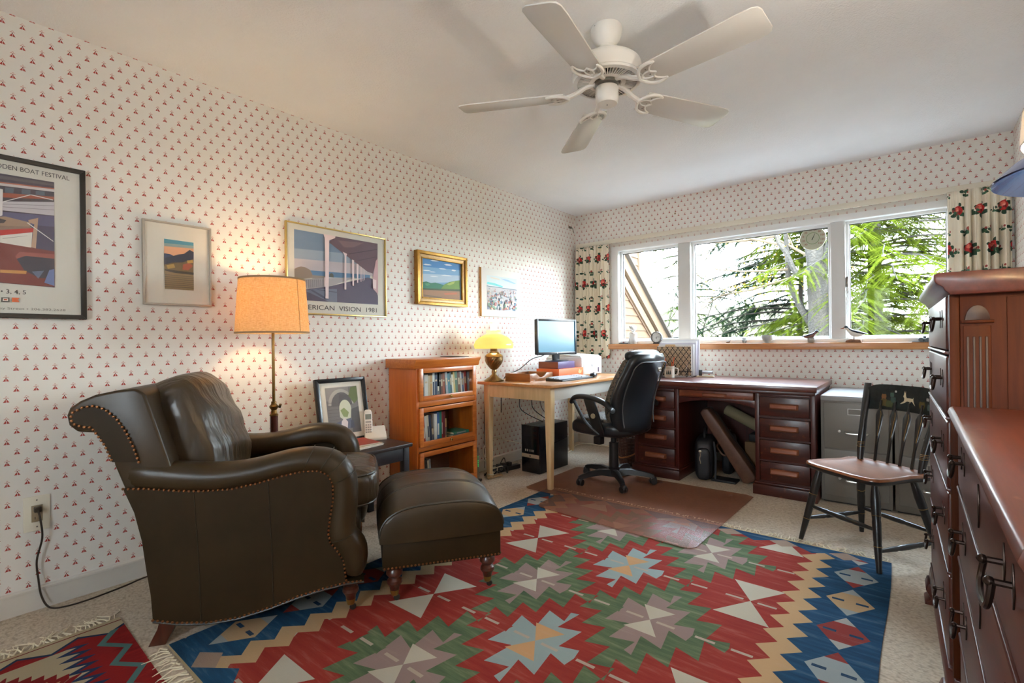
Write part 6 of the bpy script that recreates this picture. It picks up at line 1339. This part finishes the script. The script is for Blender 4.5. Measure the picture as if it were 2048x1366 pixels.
for k in range(5):
    rot = Matrix.Rotation(R(-81 + 72 * k), 4, 'Z') @ Matrix.Translation((0, 0, -.284)) @ Matrix.Rotation(R(-12), 4, 'X')
    bld = MB().prism(bl2, 0, .006, 'xy', rot).build('blade', FWB, fa, bevel=.0015)
    ir = MB(); flat = Matrix.Rotation(R(-81 + 72 * k), 4, 'Z')
    ir.tube(smoothpath([(.045, 0, -.236), (.09, 0, -.245), (.135, 0, -.270), (.175, 0, -.284)], 4), [.011] * 13, 8, flat)
    for s_ in (-1, 1):
        ir.tube(smoothpath([(.165, 0, -.004), (.178, s_ * .030, -.004), (.200, s_ * .052, -.004), (.235, s_ * .060, -.004), (.262, s_ * .052, -.003)], 4), [.007] * 13 + [.006] * 3 + [.004], 8, rot)
        ir.tube(smoothpath([(.262, s_ * .052, -.003), (.236, s_ * .040, -.003), (.222, s_ * .018, -.003), (.240, 0, -.003)], 4), .0035, 6, rot)
        ir.tube(smoothpath([(.172, 0, -.003), (.196, s_ * .016, -.003), (.222, s_ * .018, -.003)], 4), .0035, 6, rot)
    ir.build('blade_iron', FW, bld)
    for s_ in (-.034, 0, .034): MB().ball((.214, s_, -.004), .004, .004, .0025, 6, rot).build('blade_screw', FST, bld)
# ------------------------------------------------------------ things on the window sill
SY, SZ1 = D - .012, 1.0505
MG = M('milky_glass', (226, 220, 214), .2, trans=.4)
f1 = thing('glass_figurine', 'milky glass bust figurine on the sill in front of the clapboard wall', 'figurine', (.665, SY, SZ1))
MB().lathe([(0, 0), (.045, 0), (.048, .02), (.043, .05), (.036, .075), (.040, .10), (.034, .112), (.014, .120), (.014, .126), (.030, .140), (.036, .160), (.028, .178), (.010, .186), (0, .186)], 20).build('body', MG, f1); MB().ball((.01, -.03, .155), .018, n=10).ball((-.022, -.014, .17), .014, n=8).build('curls', MG, f1)
c1 = thing('desk_clock', 'round grey alarm clock on the window sill', 'clock', (.915, SY - .01, SZ1))
mt = Matrix.Translation((0, 0, .062)) @ Matrix.Rotation(R(90), 4, 'X'); CG = M('clock_grey', (110, 108, 106), .35, .5)
MB().lathe([(0, -.02), (.050, -.02), (.055, -.012), (.055, .018), (.050, .022), (.047, .022), (.047, .014), (0, .014)], 32, mt).build('case', CG, c1); MB().lathe([(0, .0142), (.047, .0142)], 32, mt).build('dial', M('dial_silver', (196, 196, 192), .4), c1)
MB().box(-.030, .030, -.022, .018, 0, .012).build('foot', M('clock_black', (40, 38, 36), .5), c1, bevel=.003)
MB().box(-.003, .034, -.0162, -.0152, .0635, .0665).box(-.0025, .0025, -.0162, -.0152, .045, .066).build('hands', M('clock_black', (40, 38, 36), .5), c1, smooth=0)
mb = MB()
for k in range(12): a_ = k * math.pi / 6; mb.box(.0375, .0435, -.0012, .0012, .0143, .0152, mt @ Matrix.Rotation(a_, 4, 'Z'))
mb.build('hour_marks', CG, c1, smooth=0)
t0 = thing('small_tray', 'small dark dish of trinkets at the curtain end of the sill', 'dish', (.565, SY - .01, SZ1)); MB().box(-.045, .045, -.02, .02, 0, .010).build('dish', M('dish_dark', (84, 78, 72), .4), t0, bevel=.004); MB().ball((.0, 0, .016), .014, .010, .008, 8).build('trinket', M('trinket_red', (120, 60, 50), .4), t0); MB().ball((-.025, 0, .014), .010, .010, .006, 8).build('trinket', M('trinket_grey', (150, 148, 142), .4), t0)
s1_ = thing('shell', 'tiny grey shell on the sill between the file sorter and the bowl', 'shell', (1.565, SY, SZ1)); MB().ball((0, 0, .010), .018, .010, .010, 8).build('body', M('shell_grey', (120, 116, 112), .4), s1_); MB().tube([(.01, 0, .012), (.022, 0, .026)], [.005, .001], 6).build('spike', MATS['shell_grey'], s1_)
s2_ = thing('glass_votive', 'small clear glass votive on the window sill beside the grey shell', 'glass', (1.70, SY, SZ1)); MB().lathe([(0, 0), (.016, 0), (.020, .045), (.018, .045), (.014, .004), (0, .004)], 18).build('cup', M('clear_glass', (224, 222, 216), .1, trans=.7), s2_)
b1 = thing('china_bowl', 'pale blue-grey china bowl on the window sill', 'bowl', (1.885, SY - .01, SZ1)); MB().lathe([(0, .0), (.020, .0), (.021, .006), (.036, .022), (.046, .046), (.049, .066), (.0465, .066), (.043, .046), (.032, .024), (0, .012)], 30).build('bowl', M('china_grey', (176, 184, 184), .3), b1)
def bird(name, label, loc, rz, cb, cw, cbk, sc_, base):
    t = thing(name, label, 'bird carving', loc, rz); z0 = .045 * sc_
    bd = MB(); rg = []
    for t_, r_, z_ in ((-.060, .003, .012), (-.045, .010, .012), (-.025, .020, .014), (0, .026, .020), (.022, .024, .030), (.036, .017, .044), (.046, .015, .056), (.056, .012, .060), (.062, .004, .058)):
        rg.append([(t_ * sc_, r_ * .85 * math.cos(a_) * sc_, z0 + (z_ + r_ * math.sin(a_)) * sc_) for a_ in [2 * math.pi * j / 12 for j in range(12)]])
    bd.loft(rg).build('body', M(name + '_white', cw, .4), t, smooth=70)
    MB().loft([[(x_ * sc_, w_ * math.cos(a_) * sc_, z0 + (z_ + w_ * .5 * math.sin(a_)) * sc_) for a_ in [2 * math.pi * j / 10 for j in range(10)]] for x_, w_, z_ in ((-.082, .003, .014), (-.06, .012, .020), (-.02, .0235, .030), (.012, .0225, .040), (.030, .016, .054), (.038, .004, .062))]).build('wing', M(name + '_back', cb, .35), t, smooth=70)
    MB().ball((.048 * sc_, 0, z0 + .064 * sc_), .0155 * sc_, .013 * sc_, .0145 * sc_, 10).build('head', M(name + '_back', cb, .35), t)
    MB().tube([(.058 * sc_, 0, z0 + .062 * sc_), (.084 * sc_, 0, z0 + .054 * sc_)], [.006 * sc_, .0015], 8).build('beak', M(name + '_beak', cbk, .4), t)
    if base:
        for s_ in (-.008, .008): MB().cyl((.002, s_, .020), (.002, s_, z0 + .004), .002, 6).build('leg', M('bird_leg', (90, 70, 50), .5), t)
        MB().prism([(-.05, 0), (.055, 0), (.050, .016), (.02, .024), (-.045, .020)], -.022, .022).build('driftwood', M('driftwood', (150, 104, 76), .7, var=(110, 76, 54), vscale=40), t, bevel=.004)
    else: MB().pillow(.05, .04, .05, 3, 4, Matrix.Translation((.0, 0, .022))).build('stand', M('stand_stone', (150, 144, 136), .5), t)
bird('puffin_carving', 'black and white carved shorebird on a driftwood base by the right pane', (2.487, SY - .015, SZ1), R(172), (30, 36, 46), (222, 214, 200), (150, 80, 50), 1.06, True)
bird('duck_carving', 'small blue and rust carved duck on the sill below the maple trunk', (2.20, SY - .01, SZ1), R(8), (58, 60, 76), (120, 84, 70), (60, 70, 90), .82, False)
bn = thing('small_binoculars', 'dark little binoculars lying on the sill beside the tall chest', 'binoculars', (2.90, SY - .015, SZ1))
for s_ in (-.02, .02): MB().cyl((s_, -.03, .016), (s_, .03, .016), .015, 14).build('barrel', M('bino_dark', (52, 56, 60), .35), bn)
MB().box(-.02, .02, -.012, .012, .012, .020).build('bridge', MATS['bino_dark'], bn); MB().lathe([(0, 0), (.008, 0), (.008, .012), (0, .012)], 12, Matrix.Translation((0, 0, .028))).build('focus_wheel', MATS['bino_dark'], bn); MB().box(-.07, .07, -.035, .035, 0, .003).build('case_flap', MATS['bino_dark'], bn)
# round thermometer outside the middle pane
th = thing('window_thermometer', 'round white outdoor thermometer stuck to the middle pane', 'thermometer', (2.205, D + .10, 1.905))
MB().lathe([(0, -.004), (.092, -.004), (.094, 0), (.092, .004), (0, .004)], 40, Matrix.Rotation(R(90), 4, 'X')).build('disc', M('thermo_white', (226, 218, 194), .5), th)
MB().lathe([(.044, .0045), (.048, .0045)], 36, Matrix.Rotation(R(90), 4, 'X')).build('dial_ring', M('thermo_green', (150, 170, 120), .5), th)
NRED = M('thermo_red', (168, 54, 40), .5)
for k, s_ in enumerate(('-40', '-20', '0', '20', '40', '60', '80', '100', '120', '140')):
    a_ = R(222 - k * 29.3); text('numeral', s_, .0215, NRED, th, (.070 * math.cos(a_), -.0056, .070 * math.sin(a_) - .006), (R(90), 0, 0), 'CENTER')
MB().prism([(-.003, -.014), (.003, -.014), (.0012, .040), (-.0012, .040)], -.0075, -.0062, 'xz', Matrix.Rotation(R(24), 4, 'Y')).build('needle', M('needle_dark', (54, 48, 40), .4), th)
# ------------------------------------------------------------ outside
m, nt, b = base_mat('spring_hillside'); v = pos_vec(nt)
c = ramp(nt, noise(nt, v, .55, 8, .75), (78, 68, 50), (92, 88, 56)); c = over(nt, c, (S(nt, noise(nt, v, 2.2, 6, .8)) - .5).max(0.0) * 2.4, (76, 70, 49)); nt.links.new(c, b.inputs['Base Color']); b.inputs['Roughness'].default_value = 1
def hz(x, y):
    d_ = max(0, y - 22) ; h_ = -3.2 + d_ * .115 * (1 / (1 + math.exp((x - 2) / 14))) + .020 * d_
    return min(h_, 9) + .5 * math.sin(x * .31 + y * .17) + .25 * math.sin(x * .9 - y * .6)
mb = MB(); mb.grid(lambda u_, v_: ((u_ - .55) * 170, 5.2 + v_ * 115, hz((u_ - .55) * 170, 5.2 + v_ * 115) if v_ > .06 else -3.0), 70, 60)
struct('hillside', mb, m, smooth=60)
struct('bounce_patio', MB().box(-30, 30, -40, YF - .12, -.35, -.12), M('bounce_paving', (200, 200, 200), .9, var=(186, 186, 184), vscale=2), smooth=0)  # unseen paving added to bounce daylight up to the ceiling
struct('bounce_deck', MB().box(-.5, 7, D + .16, 8.3, -.40, -.30), M('bounce_decking', (92, 90, 86), .9, var=(78, 76, 72), vscale=3, stretch=(.2, 3, 1)), smooth=0)  # unseen platform added below the back window to bounce light onto the ceiling
# clapboard wing of the house
CLAP = M('cedar_clapboard', (69, 50, 33), .7, var=(79, 56, 36), vscale=6, stretch=(1, .2, 4)); CLT = M('pale_trim_board', (79, 62, 45), .7)
hw_ = thing('house_wing', 'cedar clapboard wing with a slanting rake board outside the left pane', 'building', (-.6, 6.0, 0)); yo_ = lambda z_: 6.856 + (2.382 - z_) / .7466 - 6.0
MB().prism([(-.6, -3), (yo_(-3), -3), (yo_(1.88) , 1.88), (1.53, 1.88), (1.53, 4.2), (-.6, 4.2)], -2.5, -.03, 'yz').build('wall', CLT, hw_, smooth=0)
z_ = .20
while z_ < 4.1:
    ye = 1.50 if z_ > 1.80 else yo_(z_ + .11) - .02
    MB().loft([[(-.03, y_, z_), (.016, y_, z_), (.002, y_, z_ + .128), (-.03, y_, z_ + .128)] for y_ in (-.6, ye)]).build('clapboard', CLAP, hw_, smooth=0); z_ += .116
MB().box(-.03, .035, 1.46, 1.55, 1.82, 4.2).build('corner_board', CLT, hw_, bevel=.003)
dn = Vector((0, 1, -.7466)).normalized(); nn = Vector((0, .7466, 1)).normalized(); A0 = Vector((0, -.6, 2.382 + .7466 * 1.456 - 0.0))
def rake(off0, off1, d0, d1, nm, mt):
    a_ = Vector((0, -.6, 0)); a_.z = 2.382 - .7466 * (a_.y + 6.0 - 6.856); b_ = a_ + dn * 6.2
    MB().loft([[p_ + nn * off0 + Vector((d0, 0, 0)), p_ + nn * off0 + Vector((d1, 0, 0)), p_ + nn * off1 + Vector((d1, 0, 0)), p_ + nn * off1 + Vector((d0, 0, 0))] for p_ in (a_, b_)]).build(nm, mt, hw_, smooth=0)
rake(-.035, .0, .0, .16, 'roof_edge', M('dark_shingle', (56, 48, 41), .9)); rake(-.20, -.036, .0, .10, 'rake_board', CLT); rake(-.36, -.235, .0, .06, 'rake_board', CLT); rake(-.236, -.199, .0, .02, 'rake_gap', M('gap_brown', (77, 56, 40), .9)); rake(-.385, -.36, .0, .03, 'rake_gap', MATS['gap_brown'])
# trees
BARK = M('grey_bark', (52, 46, 39), .9, var=(28, 25, 20), vscale=14, stretch=(1, 1, .2), bmp=.8, bscale=30, bdist=.03); BARKD = M('brown_bark', (49, 40, 32), .9, var=(33, 27, 21), vscale=14, stretch=(1, 1, .2)); TWIG = M('pale_twig', (80, 68, 52), .9)
def sprays(rnd, pts, n_side, ln, verts, faces, droop=.5, leaf=.045):
    """flat drooping hemlock sprays along a branch path"""
    for i in range(1, len(pts)):
        a, b_ = pts[i - 1], pts[i]; ax = (b_ - a).normalized()
        for k in range(n_side):
            p = a.lerp(b_, rnd.random()); sd = ax.cross(Vector((0, 0, 1))).normalized() * rnd.choice((-1, 1)); d_ = (sd * rnd.uniform(.5, 1) + ax * rnd.uniform(.2, .9) + Vector((0, 0, -rnd.uniform(0, droop)))).normalized()
            L_ = ln * rnd.uniform(.5, 1.15); n_l = max(3, int(L_ / (leaf * .42))); w_ = d_.cross(Vector((rnd.uniform(-.4, .4), rnd.uniform(-.4, .4), 1))).normalized()
            for j in range(n_l):
                t_ = j / n_l; c_ = p + d_ * L_ * t_ + Vector((0, 0, -.22 * L_ * t_ * t_)); l2 = leaf * (1.15 - .6 * t_) * rnd.uniform(.7, 1.3)
                for s_ in (-1, 1):
                    e_ = c_ + (w_ * s_ * .8 + d_ * .6 + Vector((0, 0, -.25))).normalized() * l2; q_ = d_ * (leaf * .17); nb = len(verts); verts += [c_ - q_, e_ - q_ * .3, e_ + q_ * .3, c_ + q_]; faces.append((nb, nb + 1, nb + 2, nb + 3))
def conifer(name, label, loc, h0, h1, n_br, rad, lm, seed, trunk_r, lean=0, az=None, ln=.5, nside=7, leaf=.045, bark=BARKD):
    rnd = random.Random(seed); t = thing(name, label, 'tree', loc); wd = MB()
    wd.tube(smoothpath([(0, 0, -3.4), (.02, 0, -1), (lean * .3, 0, 1.2), (lean, 0.02, h1 + .4)], 4), [trunk_r * (1 - .055 * k) for k in range(13)], 10)
    verts, faces = [], []
    for k in range(n_br):
        z_ = h0 + (h1 - h0) * (k + rnd.random()) / n_br; a_ = rnd.uniform(*az) if az else rnd.uniform(0, 6.28); L_ = rad * rnd.uniform(.6, 1.1) * (1 - .30 * (z_ - h0) / (h1 - h0)); d_ = Vector((math.cos(a_), math.sin(a_), 0)); b0 = Vector((lean * max(0, z_ / h1), 0, z_)); pts = []
        for j in range(7): u_ = j / 6; pts.append(b0 + d_ * L_ * u_ + Vector((rnd.uniform(-.06, .06), rnd.uniform(-.06, .06), .18 * L_ * u_ - .34 * L_ * u_ * u_)))
        wd.tube(pts, [.022 * (1 - .13 * j) for j in range(7)], 5); sprays(rnd, pts, nside, ln, verts, faces, .6, leaf)
    wd.build('trunk', bark, t)
    me = bpy.data.meshes.new('foliage'); me.from_pydata([tuple(v_) for v_ in verts], [], faces); me.materials.append(lm); o = bpy.data.objects.new('foliage', me); COL.objects.link(o); o.parent = t; o['kind'] = 'stuff'
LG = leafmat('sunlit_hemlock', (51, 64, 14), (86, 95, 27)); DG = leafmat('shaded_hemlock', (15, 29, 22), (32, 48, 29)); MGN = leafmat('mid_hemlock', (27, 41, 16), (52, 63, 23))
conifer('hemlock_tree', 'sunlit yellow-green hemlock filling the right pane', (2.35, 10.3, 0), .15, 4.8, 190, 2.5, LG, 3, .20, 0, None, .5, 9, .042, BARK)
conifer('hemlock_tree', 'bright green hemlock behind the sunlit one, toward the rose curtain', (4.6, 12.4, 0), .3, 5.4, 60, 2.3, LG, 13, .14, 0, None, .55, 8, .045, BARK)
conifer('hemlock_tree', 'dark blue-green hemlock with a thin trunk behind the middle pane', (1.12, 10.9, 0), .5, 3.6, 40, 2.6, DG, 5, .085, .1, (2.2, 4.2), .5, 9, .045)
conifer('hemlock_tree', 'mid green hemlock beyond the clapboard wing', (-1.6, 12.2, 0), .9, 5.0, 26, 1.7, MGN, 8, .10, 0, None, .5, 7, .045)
def limbs(rnd, mb, p, d_, L_, r_, depth, spread=.5):
    """recursive bare branch"""
    pts = [p]; q = p
    for j in range(4): d_ = (d_ + Vector((rnd.uniform(-.22, .22), rnd.uniform(-.22, .22), rnd.uniform(-.14, .18)))).normalized(); q = q + d_ * L_ / 4; pts.append(q)
    mb.tube(pts, [r_ * (1 - .14 * j) for j in range(5)], 6 if r_ > .02 else 4)
    if depth:
        for k in range(3 if depth > 1 else 4):
            b0 = pts[rnd.randint(1, 4)]; s_ = (d_ + Vector((rnd.uniform(-1, 1), rnd.uniform(-1, 1), rnd.uniform(-.6, .8))) * spread * 1.5).normalized(); limbs(rnd, mb, b0, s_, L_ * rnd.uniform(.5, .75), r_ * .55, depth - 1, spread)
rnd = random.Random(17); mp_ = thing('maple_tree', 'stout grey-barked bare tree standing before the middle pane', 'tree', (1.70, 9.0, 0)); mb = MB()
mb.tube(smoothpath([(.10, 0, -3.4), (.06, 0, -.5), (.02, 0, .8), (.0, 0, 1.5), (-.02, 0, 2.1), (-.06, 0, 2.6), (-.18, .02, 3.4), (-.3, .05, 4.4)], 4), [.17] * 8 + [.150] * 4 + [.142] * 5 + [.13] * 4 + [.11] * 4 + [.09] * 4, 14)
mb.tube(smoothpath([(0, 0, 1.95), (.16, 0, 2.5), (.30, 0, 3.2), (.36, 0, 4.2)], 4), [.09 - .004 * k for k in range(13)], 10)
mb.tube(smoothpath([(.02, -.08, 1.98), (-.16, -.1, 2.12), (-.28, -.1, 2.10), (-.42, -.12, 2.45), (-.52, -.12, 2.62), (-.62, -.12, 3.0)], 4), [.055 - .0016 * k for k in range(21)], 8)
mb.tube(smoothpath([(-.02, .04, 1.15), (-.26, .06, 1.60), (-.42, .08, 2.05), (-.44, .08, 2.5), (-.50, .1, 3.3)], 4), [.06 - .002 * k for k in range(17)], 8)
mb.build('trunk', BARK, mp_); mb = MB()
for p, d_, L_, r_ in (((-.5, -.1, 2.6), (-1, -.1, .18), 1.3, .03), ((-.55, -.1, 2.75), (-1, .2, .05), 1.5, .03), ((-.4, .0, 2.05), (-1, .05, -.12), 1.25, .026), ((-.42, 0, 2.2), (-1, -.1, -.05), 1.4, .022), ((-.3, .05, 3.2), (-.9, 0, .3), 1.4, .03), ((.0, 0, 2.9), (-.6, .1, .5), 1.2, .03), ((.3, 0, 3.0), (.7, 0, .5), 1.1, .03), ((-.15, 0, 2.4), (-.8, 0, .5), 1.0, .025)):
    limbs(rnd, mb, Vector(p), Vector(d_).normalized(), L_, r_, 3, .5)
mb.build('branches', TWIG, mp_, kind='stuff', smooth=0)
verts, faces = [], []
bd_ = leafmat('maple_bud', (157, 120, 48), (177, 144, 72))
for k in range(420):
    c_ = Vector((rnd.gauss(-.9, .6), rnd.uniform(-.3, .4), rnd.choice((rnd.gauss(2.85, .22), rnd.gauss(2.05, .16))))); a_ = Vector((rnd.uniform(-1, 1), rnd.uniform(-1, 1), rnd.uniform(-1, 1))).normalized() * .022; e_ = a_.cross(Vector((.3, .5, .8))).normalized() * .012; nb = len(verts); verts += [c_ - a_, c_ - e_, c_ + a_, c_ + e_]; faces.append((nb, nb + 1, nb + 2, nb + 3))
me = bpy.data.meshes.new('buds'); me.from_pydata([tuple(v_) for v_ in verts], [], faces); me.materials.append(bd_); o = bpy.data.objects.new('buds', me); COL.objects.link(o); o.parent = mp_; o['kind'] = 'stuff'
# bare saplings and scrub on the slope
mb = MB()
for k in range(9):
    x_ = (-3.0, -2.0, -1.1, -.5, .2, .8, 1.9, 3.0, 4.0)[k]; y_ = 12.5 + 1.7 * (k % 3); limbs(rnd, mb, Vector((x_, y_, -2.6)), Vector((rnd.uniform(-.2, .2), 0, 1)).normalized(), 3.2, .045, 3, .42)
tag(mb.build('sapling_thicket', BARKD, smooth=0), 'thicket of thin bare saplings on the slope behind the window', 'thicket'); bpy.data.objects['sapling_thicket']['kind'] = 'stuff'
mb = MB()
for k in range(150):
    x_ = rnd.uniform(-34, 16); y_ = rnd.uniform(18, 58); limbs(rnd, mb, Vector((x_, y_, hz(x_, y_) - .1)), Vector((rnd.uniform(-.2, .2), 0, 1)).normalized(), rnd.uniform(1.2, 2.4), .05, 2, .6)
tag(mb.build('hillside_scrub', M('scrub_twig', (120, 101, 74), 1), smooth=0), 'leafless tan scrub covering the far hillside', 'scrub'); bpy.data.objects['hillside_scrub']['kind'] = 'stuff'
